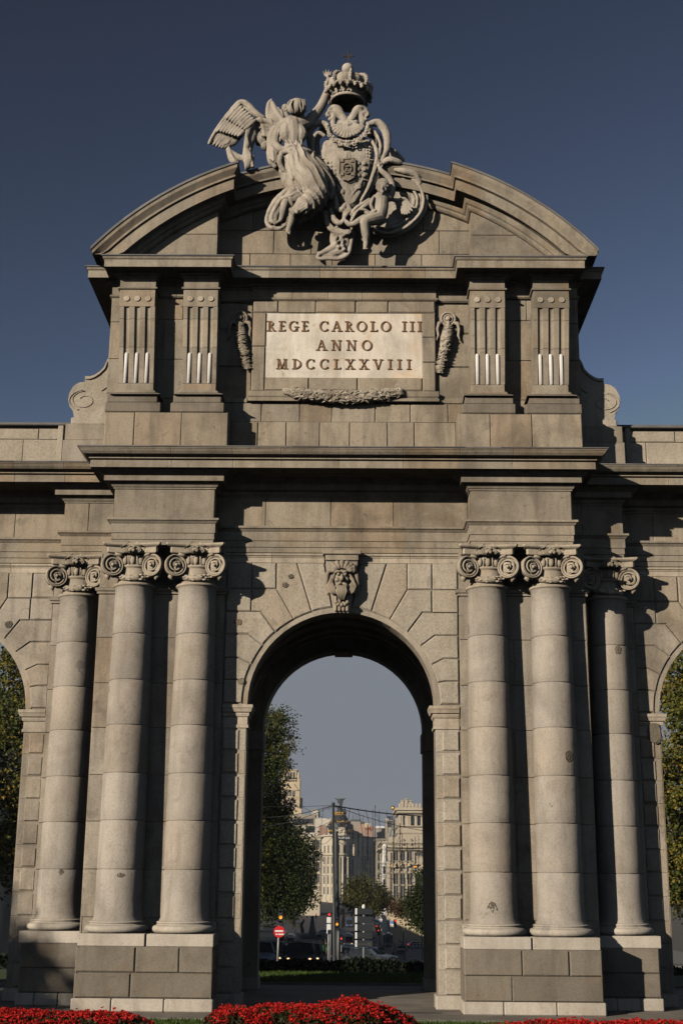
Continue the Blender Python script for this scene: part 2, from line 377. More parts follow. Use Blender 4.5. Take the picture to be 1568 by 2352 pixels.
# ---------------------------------------------------------------- voussoirs and rusticated jambs
def arch_face(cx, s, xlim, Y, mt):
    """one half (s = -1 left, 1 right) of the rusticated arch ring; xlim = distance of the outer edge from cx"""
    mb = MB(); ang = [R_(a) for a in (5.5, 17.9, 29.4, 42.4, 53.4, 66, 76.8, 90)]; rr = R0+.15
    knee = [(.47, 12.2), (1.31, 12.2), (1.89, 11.41), (2.32, 10.74), (2.67, 10.08), (2.92, 9.41), (2.97, 8.77), (2.84, 8.12)]
    def ip(a): return (rr*math.sin(a), ZS+rr*math.cos(a))
    def ia(k): return [ip(lerp(ang[k+1], ang[k], q/4)) for q in range(5)]         # from lower joint up to upper joint
    polys = [[(.50, 12.2), (1.31, 12.2)]+ia(0),
             [(1.31, 12.2), (1.89, 12.2), knee[2]]+ia(1)]
    if xlim > 2.6: polys.append([(1.89, 12.2), (2.61, 12.2), (2.61, 11.41), (1.89, 11.41)]); polys.append([(2.61, 12.2), (xlim, 12.2), (xlim, 11.41), (2.61, 11.41)])
    for k in range(2, 7):
        z0, z1 = knee[k][1], knee[k+1][1]
        if k == 2: polys.append([(2.6, z0), (xlim, z0), (xlim, z1), (2.6, z1)]); polys.append([knee[k], (2.6, z0), (2.6, z1), knee[k+1]]+ia(k))
        elif k == 6: polys.append([knee[k], (xlim, z0), (xlim, z1), knee[k+1]]+ia(k)[:-1]+[ip(ang[k])])
        else: polys.append([knee[k], (xlim, z0), (xlim, z1), knee[k+1]]+ia(k))
    for p in polys:
        q = [(cx+s*x, z) for x, z in p]
        mb.block(q, Y+.02, Y-.055-rnd.uniform(0, .006), .03)
    mb.build('arch_ring', mt, arch); mb = MB()
    zr = [7.43, 6.78, 6.14, 5.5, 4.86, 4.21, 3.58, 2.93, 2.27, 1.65, 1.0, .36]
    for a, c in zip(zr, zr[1:]):
        t = rnd.random()
        mb.block([(cx+s*(R0+.01), a), (cx+s*xlim, a), (cx+s*xlim, c), (cx+s*(R0+.01), c)], Y+.02, Y-.015, .012, t)
        mb.block([(cx+s*(R0+.19), a-.06), (cx+s*(xlim-.02), a-.06), (cx+s*(xlim-.02), c+.03), (cx+s*(R0+.19), c+.03)], Y, Y-.06, .025, t)
    mb.build('rusticated_jamb', mt, arch)
M['garch'] = (stone('granite_arch', [(.31, .275, .22), (.29, .255, .20), (.335, .295, .235), (.30, .26, .20), (.285, .24, .18)], grain=.55, stain=.38))
for s in (-1, 1):
    arch_face(0, s, 3.34, 0, M['garch']); arch_face(s*XW, -s, 3.3, YW, G); arch_face(s*XW, s, 3.3, YW, G)
# imposts
IMP = [(-.02, 7.42), (.05, 7.42), (.05, 7.50), (.02, 7.52), (.02, 7.72), (.05, 7.74), (.07, 7.80), (.07, 7.84), (.12, 7.86), (.15, 7.95), (.17, 7.98), (.17, 8.06), (-.02, 8.06)]
def impost(cx, s, Y, xl, yb):
    b = MB()
    if s < 0: b.mould([(cx-xl, Y), (cx-R0, Y), (cx-R0, yb)], IMP)
    else: b.mould([(cx+R0, yb), (cx+R0, Y), (cx+xl, Y)], IMP)
    b.build('impost', LM, arch)
for s in (-1, 1):
    impost(0, s, 0, 3.32, .74); impost(s*XW, -s, YW, 3.28, YW+1.4)
    b = MB(); b.cbox(min(s*(R0-.06), s*3.3), max(s*(R0-.06), s*3.3), -.1, .8, 0, .36, .025); b.build('base_course', WH, arch)
    b = MB(); x0, x1 = s*(XW-R0+.06), s*8.7; b.cbox(min(x0, x1), max(x0, x1), YW-.12, 4.4, 0, .34, .025); b.build('base_course', WH, arch)
# backing pilaster slabs behind the columns, and the wall between columns
for s in (-1, 1):
    b = MB()
    x0, x1 = (s*3.36, s*6.98) if s > 0 else (s*6.98, s*3.36)
    b.box(x0, x1, -.18, .4, 0, 12.48, .4)
    b.ashlar(x0, x1, DRUM+[12.2], -.22, 1.75, .05, .012, seed=5+s, off=1)
    b.box(s*6.96-.02, s*6.96+.02, -.2, 3, 0, 12.4, .4)
    b.mould([(x0, .1), (x0, -.22), (x1, -.22), (x1, 1)], [(0, 11.18), (.05, 11.2), (.05, 11.26), (.09, 11.28), (.11, 11.36), (.0, 11.4)], 9)
    b.build('pilaster_backing', G, arch)
    b = MB()
    x0, x1 = (s*7.0, s*8.62) if s > 0 else (s*8.62, s*7.0)
    b.box(x0, x1, YW-.26, YW+.3, 0, 12.48, .4)
    b.ashlar(x0, x1, [z for z in DRUM]+[12.2], YW-.30, 2.2, .05, .012, seed=8+s)
    b.mould([(x0, YW), (x0, YW-.30), (x1, YW-.30), (x1, YW)], [(0, 11.18), (.05, 11.2), (.05, 11.26), (.09, 11.28), (.11, 11.36), (.0, 11.4)], 9)
    b.build('pilaster_backing', G, arch)
# light moulding band under the entablature (broken by the keystone)
BAND = [(-.03, 12.19), (.05, 12.19), (.05, 12.33), (.07, 12.35), (.07, 12.37), (.11, 12.40), (.12, 12.455), (-.03, 12.455)]
b = MB()
b.mould([(-3.36, -.0), (-.52, -.0)], BAND, 1.3, 4); b.mould([(.52, -.0), (3.36, -.0)], BAND, 1.3, 5)
b.build('string_course', LM, arch)
for s in (-1, 1):
    b = MB(); pa = [(8.57, YW), (16.6, YW)] if s > 0 else [(-16.6, YW), (-8.57, YW)]
    b.mould(pa, BAND, 1.5, 6+s); b.build('string_course', LM, arch)
# ---------------------------------------------------------------- entablature
ARCHI = [(-.05, 12.47), (0, 12.47), (0, 12.615), (-.012, 12.62), (.022, 12.628), (.022, 12.80), (.01, 12.805), (.045, 12.813), (.045, 13.08), (.06, 13.09), (.11, 13.15), (.15, 13.17), (.15, 13.23), (-.05, 13.235)]
BED = [(-.05, 14.12), (.03, 14.12), (.03, 14.16), (.06, 14.17), (.10, 14.24), (.11, 14.27), (.24, 14.29), (.27, 14.30), (.27, 14.46), (.30, 14.48), (.42, 14.56), (.47, 14.60), (-.05, 14.6)]
CORO = [(0, 14.62), (.585, 14.62), (.585, 14.59), (.62, 14.59), (.62, 14.79), (.58, 14.80), (.58, 14.835), (.66, 14.84), (.66, 14.87), (.63, 14.88), (.63, 14.895), (.72, 14.91), (.80, 14.94), (.86, 15.0), (.90, 15.06), (.92, 15.07), (.92, 15.10), (0, 15.10)]
CAPS = [(.0, 15.10), (.95, 15.102), (.96, 15.135), (0, 15.20)]
XB0, XB1 = 3.66, 6.55
pc = [(-XB1, 3), (-XB1, -1.0), (-XB0, -1.0), (-XB0, -.15), (XB0, -.15), (XB0, -1.0), (XB1, -1.0), (XB1, 3)]
b = MB(); b.mould(pc, ARCHI, 1.6, 11, .004)
b.box(-XB1+.06, -XB0-.06, -.94, .2, 12.49, 13.3, .3); b.box(XB0+.06, XB1-.06, -.94, .2, 12.49, 13.3, .3); b.box(-3.8, 3.8, -.1, .3, 12.47, 13.3, .3)
b.build('architrave', GU, arch)
b = MB()
for s in (-1, 1):
    x0, x1 = (XB0, XB1) if s > 0 else (-XB1, -XB0)
    b.box(x0+.03, x1-.03, -.96, .2, 13.2, 15.0, .4)
    b.ashlar(x0, x1, [13.23, 14.14], -1.0, 9, .05, .01, seed=2)
    for X, sg in ((x0, -1), (x1, 1)):
        b.ashlar(-1.0, 1.5 if abs(X) > 5 else .1, [13.23, 14.14], 0, 2, -.03, .006, (lambda X, sg: (lambda u, v, w: (X-sg*(.003)+sg*w*0, u, v)))(X, sg), seed=4)
b.ashlar(-3.66, 3.66, [13.23, 14.14], -.15, 1.7, .06, .012, seed=12)
b.build('frieze', GU, arch)
b = MB(); b.mould(pc, BED, 1.7, 13); b.build('bed_moulding', GU, arch)
b = MB(); b.mould([(-XB1, 4), (-XB1, -1.0), (XB1, -1.0), (XB1, 4)], CORO, 1.6, 14, .012)
b.box(-XB1, XB1, -1.0, 3, 14.61, 15.10, .3); c_ = b.build('main_cornice', GU, arch)
b = MB(); b.mould([(-XB1, 4), (-XB1, -1.0), (XB1, -1.0), (XB1, 4)], CAPS, .95, 15, .004); b.build('slate_capping', M['slate'], c_)
for s in (-1, 1):
    xr = 8.28
    if s < 0: pw = [(-16.6, YW-.15), (-xr, YW-.15), (-xr, .5), (-6.4, .5)]; pco = [(-16.6, .5), (-6.3, .5)]
    else: pw = [(6.4, .5), (xr, .5), (xr, YW-.15), (16.6, YW-.15)]; pco = [(6.3, .5), (16.6, .5)]
    b = MB(); b.mould(pw, ARCHI, 1.5, 21+s, .004)
    x0, x1 = (6.45, xr) if s > 0 else (-xr, -6.45)
    b.box(x0+.05, x1-.05, .56, YW+.1, 12.49, 15.0, .3); b.build('architrave', GU, arch)
    b = MB(); b.ashlar(x0, x1, [13.23, 14.14], .50, 1.1, .05, .01, seed=31+s)
    xx = (xr, 16.6) if s > 0 else (-16.6, -xr)
    b.ashlar(*xx, [13.23, 14.14], YW-.15, 1.45, .05, .012, seed=33+s)
    b.box(s*xr-.01, s*xr+.01, .51, YW, 13.2, 14.2, .4)
    b.build('frieze', GU, arch)
    b = MB(); b.mould(pw, BED, 1.6, 24+s); b.build('bed_moulding', GU, arch)
    b = MB(); b.mould(pco, CORO, 1.6, 27+s, .012); b.box(*sorted((s*6.3, s*16.6)), .5, YW+3, 14.61, 15.10, .3); c_ = b.build('wing_cornice', GU, arch)
    b = MB(); b.mould(pco, CAPS, 1.1, 28+s, .004); b.box(*sorted((s*6.3, s*16.6)), .5, 5, 15.1, 15.19, .3); b.build('slate_capping', M['slate'], c_)
# ---------------------------------------------------------------- columns
def volute(mb, c, yaw, r, tilt=0, depth=.17, s=1):
    """disc with a raised spiral, facing -y turned by yaw"""
    rot = Matrix.Rotation(yaw, 3, 'Z')
    def P(x, y, z): return Vector(c)+rot @ Vector((x, y, z))
    n = 28
    # body of the roll (concave dish with a rim)
    rings = [(r*.97, depth), (r*1.02, 0), (r*.98, -.04), (r*.90, -.03), (r*.84, .03), (r*.6, .07), (r*.3, .08), (0.02, .08)]
    vs = []; fs = []
    for rr, yy in rings:
        for i in range(n): a = 2*math.pi*i/n; vs.append(P(rr*math.cos(a), yy, rr*math.sin(a)))
    for k in range(len(rings)-1):
        for i in range(n): j = (i+1) % n; fs.append((k*n+i, (k+1)*n+i, (k+1)*n+j, k*n+j))
    fs.append([i for i in range(n)])
    mb.add(vs, fs, .5, True)
    pts = []; rad = []
    N = 46
    for i in range(N+1):
        q = i/N; a = math.pi/2+s*q*2*math.pi*2.7; rr = r*(.88*(1-q)+.08)
        pts.append(P(s*0+rr*math.cos(a), 0-.03*q, rr*math.sin(a))); rad.append(.020*(1-q)+.013)
    mb.tube(pts, rad, 6, .6)
    mb.ball(P(0, -.07, 0), .05, 8, 6, t=.6)
def make_column():
    col = bpy.data.objects.new('column', None); COL.objects.link(col); col.parent = arch
    b = MB(); prof = []; tints = []
    r0, r1 = .63, .535
    def rad(z): q = (z-2.3)/(11.2-2.3); return r0+(r1-r0)*(q**1.6 if q > 0 else 0)
    prof += [(.69, 2.22), (.67, 2.27), (.645, 2.33)]; zz = DRUM[:]; tr = random.Random(len(bpy.data.objects)*7+3)
    tt = tr.random(); tints = [tt, tt]
    for k in range(1, len(zz)):
        za, zb = (zz[k-1]+.03 if k == 1 else zz[k-1]), zz[k]
        if k > 1: prof.append((rad(za)-.03, za-.006)); tints.append(tt); prof.append((rad(za)-.03, za+.006)); tints.append(tt); tt = tr.random(); prof.append((rad(za)-.004, za+.014)); tints.append(tt); prof.append((rad(za), za+.024)); tints.append(tt)
        for q in (1/3, 2/3): z = lerp(za, zb, q); prof.append((rad(z), z)); tints.append(tt)
        if k < len(zz)-1: prof += [(rad(zb), zb-.024), (rad(zb)-.004, zb-.014)]; tints += [tt, tt]
    prof += [(r1+.005, 11.26), (r1+.05, 11.30)]; tints += [tt, tt]
    b.lathe(0, 0, prof, 56, tints=(tints+[tt]*20), sm=True); b.build('shaft', GC, col)
    b = MB()
    pr = [(.60, 1.92), (.80, 1.93)]
    for i in range(9): a = -math.pi/2+math.pi*i/8; pr.append((.765+.095*math.cos(a), 2.025+.095*math.sin(a)))
    pr += [(.75, 2.13), (.74, 2.15), (.73, 2.16)]
    for i in range(6): a = -math.pi/2+math.pi*i/5; pr.append((.715+.035*math.cos(a), 2.19+.03*math.sin(a)))
    pr += [(.69, 2.225), (.60, 2.23)]
    b.lathe(0, 0, pr, 56, .7); base = b.build('base', WH, col)
    b = MB(); b.cbox(-.875, .875, -.875, .6, 1.60, 1.915, .018, tr.random()); b.build('plinth', WH, col)
    # capital
    b = MB()
    pr = [(.5, 11.28), (r1+.02, 11.28)]
    for i in range(7): a = -math.pi/2+math.pi*i/6; pr.append((r1+.03+.045*math.cos(a), 11.335+.045*math.sin(a)))
    pr += [(r1-.005, 11.385), (r1-.015, 11.42), (.485, 11.5), (.475, 11.62), (.475, 11.78), (.48, 11.82), (.54, 11.84), (.54, 11.88), (.5, 11.9), (.5, 12.1), (.5, 12.2)]
    b.lathe(0, 0, pr, 40, .4)
    for i in range(14):                                              # egg ring
        a = 2*math.pi*i/14+.22; b.ball((.51*math.cos(a), .51*math.sin(a), 12.02), .1, 10, 8, (.8, .8, 1.35), .5)
        a += math.pi/14; b.tube([(.575*math.cos(a), .575*math.sin(a), 12.15), (.55*math.cos(a), .55*math.sin(a), 11.9)], .02, 5, .3)
    # abacus: concave sides with a moulded edge
    out = []
    def aba(h, zz):
        pts = []; c = h*.93
        cor = [(-1, -1), (1, -1), (1, 1), (-1, 1)]
        for k in range(4):
            A = Vector(cor[k]); B_ = Vector(cor[(k+1) % 4]); d = (B_-A).normalized(); nn = Vector((d.y, -d.x))
            for q in range(9):
                f = q/8; p = A*h+d*(.05+(2*h-.1)*f); bow = .13*math.sin(math.pi*f); p = p-nn*(bow-.0)
                pts.append((p.x, p.y, zz))
        return pts
    lv = [(.70, 12.20), (.72, 12.22), (.72, 12.36), (.75, 12.375), (.80, 12.40), (.83, 12.43), (.83, 12.48)]
    vs = []; 
    for h, z in lv: vs += aba(h, z)
    n = 36; fs = [[k*n+i, k*n+(i+1) % n, (k+1)*n+(i+1) % n, (k+1)*n+i] for k in range(len(lv)-1) for i in range(n)]
    fs += [list(range(n))[::-1], [(len(lv)-1)*n+i for i in range(n)]]
    b.add(vs, fs, .5)
    cap = b.build('capital', LM, col)
    b = MB()
    for sx in (-1, 1):
        for sy in (-1, 1):
            if sy < 0:
                b = MB(); volute(b, (sx*.56, -.60, 11.86), -sx*R_(24), .315, s=-sx)
            cx_, cy_ = sx*.52, sy*.52
        # the side faces of the corner volutes and the roll linking them to the abacus
        volute(b, (sx*.60, -.30, 11.86), sx*R_(90), .30, s=sx)
        b.tube([(sx*.28, -.50, 12.10), (sx*.36, -.56, 12.17), (sx*.5, -.62, 12.19)], [.04, .05, .05], 7, .5)
        b.tube([(sx*.66, -.5, 11.7), (sx*.70, -.52, 11.54), (sx*.66, -.50, 11.45)], [.07, .09, .02], 7, .4)
        b.build('volute', LM, cap)
    # garland below the neck
    b = MB(); gp = []; gr = []
    for i in range(17):
        a = R_(-90)+R_(66)*(i/8-1); sag = .13*(1-(i/8-1)**2); gp.append((.52*math.cos(a), .52*math.sin(a)-.02, 11.62-sag)); gr.append(.055+.045*(1-abs(i/8-1)))
    b.tube(gp, gr, 8, .4)
    r2 = random.Random(3)
    for i in range(46):
        k = r2.randrange(1, 16); p = Vector(gp[k]); q = Vector((r2.uniform(-.05, .05), -r2.uniform(.02, .09), r2.uniform(-.07, .07)))
        b.ball(p+q, .05, 6, 4, (1.3, .7, .6), r2.random())
    for sx in (-1, 1): b.tube([gp[0 if sx < 0 else -1], (sx*.56, -.5, 11.70), (sx*.58, -.62, 11.84)], [.05, .05, .035], 6)
    b.build('garland', LM, cap)
    b = MB()                                                          # lion mask in the middle of the abacus
    b.ball((0, -.62, 12.33), .16, 12, 8, (1, .7, 1)); b.ball((0, -.76, 12.27), .09, 10, 7, (1.1, .9, .8))
    for sx in (-1, 1):
        b.ball((sx*.12, -.64, 12.46), .05, 8, 6); b.ball((sx*.06, -.75, 12.36), .035, 6, 5); b.ball((sx*.05, -.80, 12.24), .05, 7, 5)
        pts = [(sx*(.24+.10*math.cos(a)), -.62, 12.34+.11*math.sin(a)) for a in [i*math.pi/6 for i in range(12)]]
        b.tube(pts, [.035-.001*i for i in range(12)], 6); b.tube([(sx*.1, -.66, 12.5), (sx*.2, -.68, 12.44), (sx*.3, -.66, 12.42)], .045, 6)
        for k in range(4): b.tube([(sx*(.05+.04*k), -.68, 12.42-.02*k), (sx*(.10+.05*k), -.72, 12.28-.01*k), (sx*(.06+.03*k), -.70, 12.18)], .022, 5)
    b.build('lion_mask', stone('weathered_carving', [(.27, .23, .17), (.22, .185, .14)], grain=.3, stain=.6) if 'wc' not in M else M['wc'], cap)
    return col
M['wc'] = stone('weathered_carving', [(.27, .23, .17), (.22, .185, .14)], grain=.3, stain=.6)
cols_at = [(-4.125, -.47), (-5.92, -.47), (4.13, -.47), (5.92, -.47), (-7.82, 1.02), (7.82, 1.02)]
for i, (x, y) in enumerate(cols_at):
    c = make_column(); c.location = (x, y, 0)
# pedestals
def pedestal(x0, x1, yf, yb, seeds):
    p = MB(); p.box(x0+.05, x1-.05, yf+.06, yb, 0, 1.6, .3)
    p.ashlar(x0, x1, [.33, .955], yf, 1.75, .07, .03, seed=seeds); p.ashlar(x0, x1, [.955, 1.60], yf, 1.2, .07, .03, seed=seeds+1, off=1)
    for X, sg in ((x0, -1), (x1, 1)):
        T = (lambda X, sg: (lambda u, v, w: (X+sg*w, u, v)))(X, sg)
        for k, (a, c) in enumerate(((.33, .955), (.955, 1.6))): p.ashlar(yf+.0, yb, [a, c], 0, 1.0, -.05, .025, T, seed=seeds+3+k)
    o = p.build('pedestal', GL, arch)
    q = MB(); xs = [x0-.05, lerp(x0, x1, .28), lerp(x0, x1, .66), x1+.05]
    for a, c in zip(xs, xs[1:]): q.cbox(a+.003, c-.003, yf-.06, yb, 0, .325, .03)
    q.build('marble_footing', WH, o)
for s in (-1, 1):
    x0, x1 = (3.25, 6.82) if s > 0 else (-6.82, -3.25)
    pedestal(x0, x1, -1.38, .2, 40+s*3)
    x0, x1 = (6.94, 8.62) if s > 0 else (-8.62, -6.94)
    pedestal(x0, x1, .11, YW, 50+s*3)
    b = MB(); x = s*3.3; b.cbox(min(x, x+s*.5), max(x, x+s*.5), -.36, 0, 1.62, 2.2, .02); b.build('base_return', WH, arch)
    b = MB(); x = s*8.5; b.cbox(min(x, x+s*.14), max(x, x+s*.14), YW-.42, YW, 1.62, 2.2, .02); b.build('base_return', WH, arch)
# ---------------------------------------------------------------- keystone with its satyr mask
b = MB(); b.block([(-.47, 12.2), (.47, 12.2), (.23, 10.66), (-.23, 10.66)], .1, -.30, .02)
b.cbox(-.56, .56, -.42, .1, 12.37, 12.49, .02); b.cbox(-.48, .48, -.36, .1, 12.2, 12.37, .015)
for i in range(4): b.cbox(-.215+i*.11, -.215+i*.11+.09, -.40, -.28, 10.70-abs(i-1.5)*.0, 11.15, .03)
ks = b.build('keystone', G, arch)
b = MB(); b.ball((0, -.34, 11.62), .26, 14, 10, (.82, .75, 1.25)); b.tube([(0, -.5, 11.75), (0, -.62, 11.6), (0, -.55, 11.55)], [.035, .065, .05], 7)
for s in (-1, 1):
    b.ball((s*.10, -.52, 11.75), .05, 8, 6); b.tube([(s*.03, -.53, 11.80), (s*.12, -.55, 11.84), (s*.21, -.46, 11.80)], .035, 6); b.ball((s*.13, -.47, 11.6), .08, 8, 6)
    b.tube([(s*.02, -.53, 11.49), (s*.12, -.52, 11.45), (s*.19, -.46, 11.36)], [.04, .045, .03], 6)
    for k in range(4): b.tube([(s*(.2+.03*k), -.42, 11.8-.05*k), (s*(.30+.03*k), -.38, 11.55-.04*k), (s*(.20+.04*k), -.42, 11.32-.02*k), (s*(.08+.05*k), -.44, 11.18)], [.045, .06, .055, .02], 6)
    b.tube([(s*.3, -.36, 12.0), (s*.42, -.3, 11.8), (s*.46, -.28, 11.5), (s*.34, -.32, 11.3), (s*.42, -.3, 11.18)], [.05, .07, .06, .05, .02], 6)
for k in range(5): b.tube([((k-2)*.05, -.52, 11.42), ((k-2)*.065, -.55, 11.25), ((k-2)*.03, -.47, 11.02)], [.035, .045, .02], 6)
for k in range(9):                                                    # shell crest
    a = R_(-100+25*k); c = (math.sin(a)*.34, -.40, 11.92+math.cos(a)*.20)
    b.tube([(math.sin(a)*.14, -.44, 11.88+math.cos(a)*.05), c], [.05, .075], 7); b.ball(c, .078, 8, 6)
for k in range(5): a = R_(110+35*k); b.ball((math.sin(a)*.17, -.40, 11.0+math.cos(a)*.12), .06, 7, 6)
b.build('satyr_mask', M['wc'], ks)
# ---------------------------------------------------------------- ATTIC
ZA = 15.12
att = MB(); att.box(-3.9, 3.9, .06, 6, 15.0, 21.0, .3)
att.box(-7.05, -3.85, -.28, 6, 15.0, 21.0, .35); att.box(3.85, 7.05, -.28, 6, 15.0, 21.0, .35)
att.build('attic_body', GU, arch)
b = MB()
for s in (-1, 1):
    x0, x1 = (3.35, 6.95) if s > 0 else (-6.95, -3.35)
    b.box(x0+.05, x1-.05, -.94, 0, 15.0, 16.47, .3); b.ashlar(x0, x1, [15.15, 16.47], -1.0, 1.22, .05, .02, seed=60+s)
    for X, sg in ((x0, -1), (x1, 1)):
        b.ashlar(-1.0, 0, [15.15, 16.47], 0, 1.2, -.05, .015, (lambda X, sg: (lambda u, v, w: (X+sg*w, u, v)))(X, sg), seed=63)
    x0, x1 = (3.82, 6.66) if s > 0 else (-6.66, -3.82)
    b.box(x0, x1, -.30, 0, 16.47, 21, .3)
    b.ashlar(x0, x1, [16.47, 17.14, 18.4, 19.7, 20.42, 21.0], -.34, 1.5, .04, .012, seed=64+s)
    X = s*7.05; T = (lambda X, s: (lambda u, v, w: (X+s*w, u, v)))(X, s)
    b.ashlar(-.30, 5, [15.1, 16.47, 17.3, 18.4, 19.6, 20.5, 21.0], .03, 1.6, -.05, .012, T, seed=66)
    xx = (6.64, 7.08) if s > 0 else (-7.08, -6.64)
    b.ashlar(*xx, [15.1, 16.47, 17.3, 18.4, 19.6, 20.42], -.36, 2, .05, .01, seed=67+s)
b.ashlar(-3.36, 3.36, [15.15, 16.49], -.16, 1.0, .25, .02, seed=70)
b.ashlar(-3.8, 3.8, [16.49, 17.1], -.10, 1.05, .2, .02, seed=71, off=1)
b.ashlar(-3.84, -2.78, [17.1, 18.3, 19.5, 20.42], -.03, 1.1, .1, .03, seed=72); b.ashlar(2.78, 3.84, [17.1, 18.3, 19.4, 20.42], -.03, 1.1, .1, .03, seed=73)
b.build('attic_wall', GU, arch)
b = MB()                                                             # raised frame round the tablet
for (u0, u1, z0, z1, w) in ((-2.78, 2.78, 20.0, 20.5, 1.15), (-2.78, -2.37, 18.9, 20.0, 2), (-2.78, -2.37, 17.45, 18.9, 2), (2.37, 2.78, 19.2, 20.0, 2), (2.37, 2.78, 18.4, 19.2, 2), (2.37, 2.78, 17.45, 18.4, 2), (-2.37, 2.37, 17.47, 17.9, 1.5)):
    b.ashlar(u0, u1, [z0, z1], -.19, w, .25, .028, seed=int(z0*10))
b.mould([(-2.8, .0), (-2.8, -.19), (2.8, -.19), (2.8, 0)], [(-.02, 17.1), (.06, 17.12), (.06, 17.2), (.02, 17.24), (.05, 17.28), (.05, 17.44), (-.1, 17.46)], 1.2, 7)
b.mould([(-3.8, -.03), (-2.9, -.03)], [(0, 17.1), (.06, 17.12), (.06, 17.2), (0, 17.3)], 2, 7); b.mould([(2.9, -.03), (3.8, -.03)], [(0, 17.1), (.06, 17.12), (.06, 17.2), (0, 17.3)], 2, 7)
fr = b.build('tablet_frame', GU, arch)
b = MB(); b.box(-2.37, -.002, -.14, .1, 17.9, 20.0, .2); b.box(.002, 2.37, -.14, .1, 17.9, 20.0, .8)
tb = b.build('inscription_tablet', M['marble'], arch)
# letters -----------------------------------------------------------
def glyph(mb, ch, x, z, h, y):
    """Roman capital built from strokes; returns advance"""
    W = .17*h/.34*1.0; T_ = .052*h/.34; th = .026*h/.34; sf = .028*h/.34; sl = .045*h/.34
    def bar(x0, z0, x1, z1, w):
        d = Vector((x1-x0, z1-z0)); n = Vector((-d.y, d.x)).normalized()*w/2
        mb.prism([(x+x0-n.x, z+z0-n.y), (x+x1-n.x, z+z1-n.y), (x+x1+n.x, z+z1+n.y), (x+x0+n.x, z+z0+n.y)][::1], y-.03, y, .5)
    def serif(cx, zz, w): mb.prism([(x+cx-w, z+zz-sf/2), (x+cx+w, z+zz-sf/2), (x+cx+w, z+zz+sf/2), (x+cx-w, z+zz+sf/2)], y-.033, y, .5)
    def stem(cx, w=T_): bar(cx, 0, cx, h, w); serif(cx, sf/2, w/2+sl); serif(cx, h-sf/2, w/2+sl)
    def curve(cx, cz, rx, rz, a0, a1, w0, w1=None, n=16):            # thick at the sides, thin top and bottom
        P = []
        for i in range(n+1):
            a = a0+(a1-a0)*i/n; k = abs(math.sin(a)); w = w0*k+th*(1-k)
            P.append(((x+cx+(rx)*math.sin(a), z+cz+rz*math.cos(a)), (x+cx+(rx-w)*math.sin(a), z+cz+(rz-w)*math.cos(a))))
        for i in range(n): mb.prism([P[i][0], P[i][1], P[i+1][1], P[i+1][0]], y-.03, y, .5)
    pi = math.pi; q = h
    if ch == 'I': stem(T_/2+sl); return T_+2*sl
    if ch == 'L': stem(sl+T_/2); bar(sl, sf/2, q*.62, sf/2, sf); bar(q*.60, 0, q*.64, q*.2, sf); return q*.66
    if ch == 'E':
        stem(sl+T_/2); bar(sl, sf/2, q*.60, sf/2, sf); bar(q*.57, 0, q*.62, q*.2, sf); bar(sl, h-sf/2, q*.57, h-sf/2, sf); bar(q*.56, h, q*.56, q*.82, sf); bar(sl, q*.52, q*.45, q*.52, sf); bar(q*.45, q*.43, q*.45, q*.61, sf); return q*.64
    if ch == 'D': stem(sl+T_/2); curve(sl+T_*.6, h/2, q*.62, h/2, 0, pi, T_); return q*.80
    if ch == 'R': stem(sl+T_/2); curve(sl+T_*.6, q*.74, q*.38, q*.26, 0, pi, T_*.9); bar(q*.38, q*.5, q*.66, q*.03, T_); serif(q*.70, sf/2, sl); return q*.78
    if ch == 'C': curve(q*.45, h/2, q*.45, h/2+.004, R_(128), R_(412), T_); bar(q*.74, q*.70, q*.74, q*.98, sf); bar(q*.74, q*.06, q*.76, q*.24, sf); return q*.84
    if ch == 'G': curve(q*.45, h/2, q*.45, h/2+.004, R_(128), R_(412), T_); bar(q*.74, q*.72, q*.74, q*.98, sf); bar(q*.72, 0.02*q, q*.72, q*.42, T_); serif(q*.72, q*.43, sl+T_/2); return q*.88
    if ch == 'O': curve(q*.47, h/2, q*.47, h/2+.004, 0, 2*pi, T_, n=28); return q*.96
    if ch == 'A': bar(q*.12, 0, q*.42, h, th*1.1); bar(q*.42, h, q*.76, 0, T_); bar(q*.24, q*.36, q*.60, q*.36, sf); serif(q*.12, sf/2, sl+.01); serif(q*.76, sf/2, sl+T_/2); return q*.90
    if ch == 'V': bar(q*.12, h, q*.44, 0, T_); bar(q*.44, 0, q*.74, h, th*1.1); serif(q*.12, h-sf/2, sl+T_/2); serif(q*.74, h-sf/2, sl+.01); return q*.88
    if ch == 'X': bar(q*.14, h, q*.66, 0, T_); bar(q*.12, 0, q*.66, h, th*1.1); serif(q*.14, h-sf/2, sl+T_/2); serif(q*.66, sf/2, sl+T_/2); serif(q*.12, sf/2, sl+.01); serif(q*.67, h-sf/2, sl+.01); return q*.82
    if ch == 'N': bar(q*.14, 0, q*.14, h, th*1.15); bar(q*.14, h, q*.72, 0, T_); bar(q*.72, 0, q*.72, h, th*1.15); serif(q*.14, sf/2, sl+.01); serif(q*.10, h-sf/2, sl+.01); serif(q*.72, h-sf/2, sl+.01); return q*.88
    if ch == 'M': bar(q*.13, 0, q*.18, h, th*1.15); bar(q*.18, h, q*.48, q*.03, T_); bar(q*.48, q*.03, q*.80, h, th*1.1); bar(q*.80, h, q*.84, 0, T_); serif(q*.13, sf/2, sl+.01); serif(q*.85, sf/2, sl+T_/2); serif(q*.16, h-sf/2, sl); serif(q*.80, h-sf/2, sl+.01); return q*1.0
    return q*.42
def inscribe(text, x0, x1, z, h):
    tmp = MB(); w = sum(glyph(tmp, c, 0, 0, h, 0) for c in text); gap = (x1-x0-w)/(len(text)-1)
    mb = MB(); x = x0
    for c in text+' ':
        if c == ' ': mb.build('lettering', M['bronze'], tb); mb = MB()
        x += glyph(mb, c, x, z, h, -.142)+gap
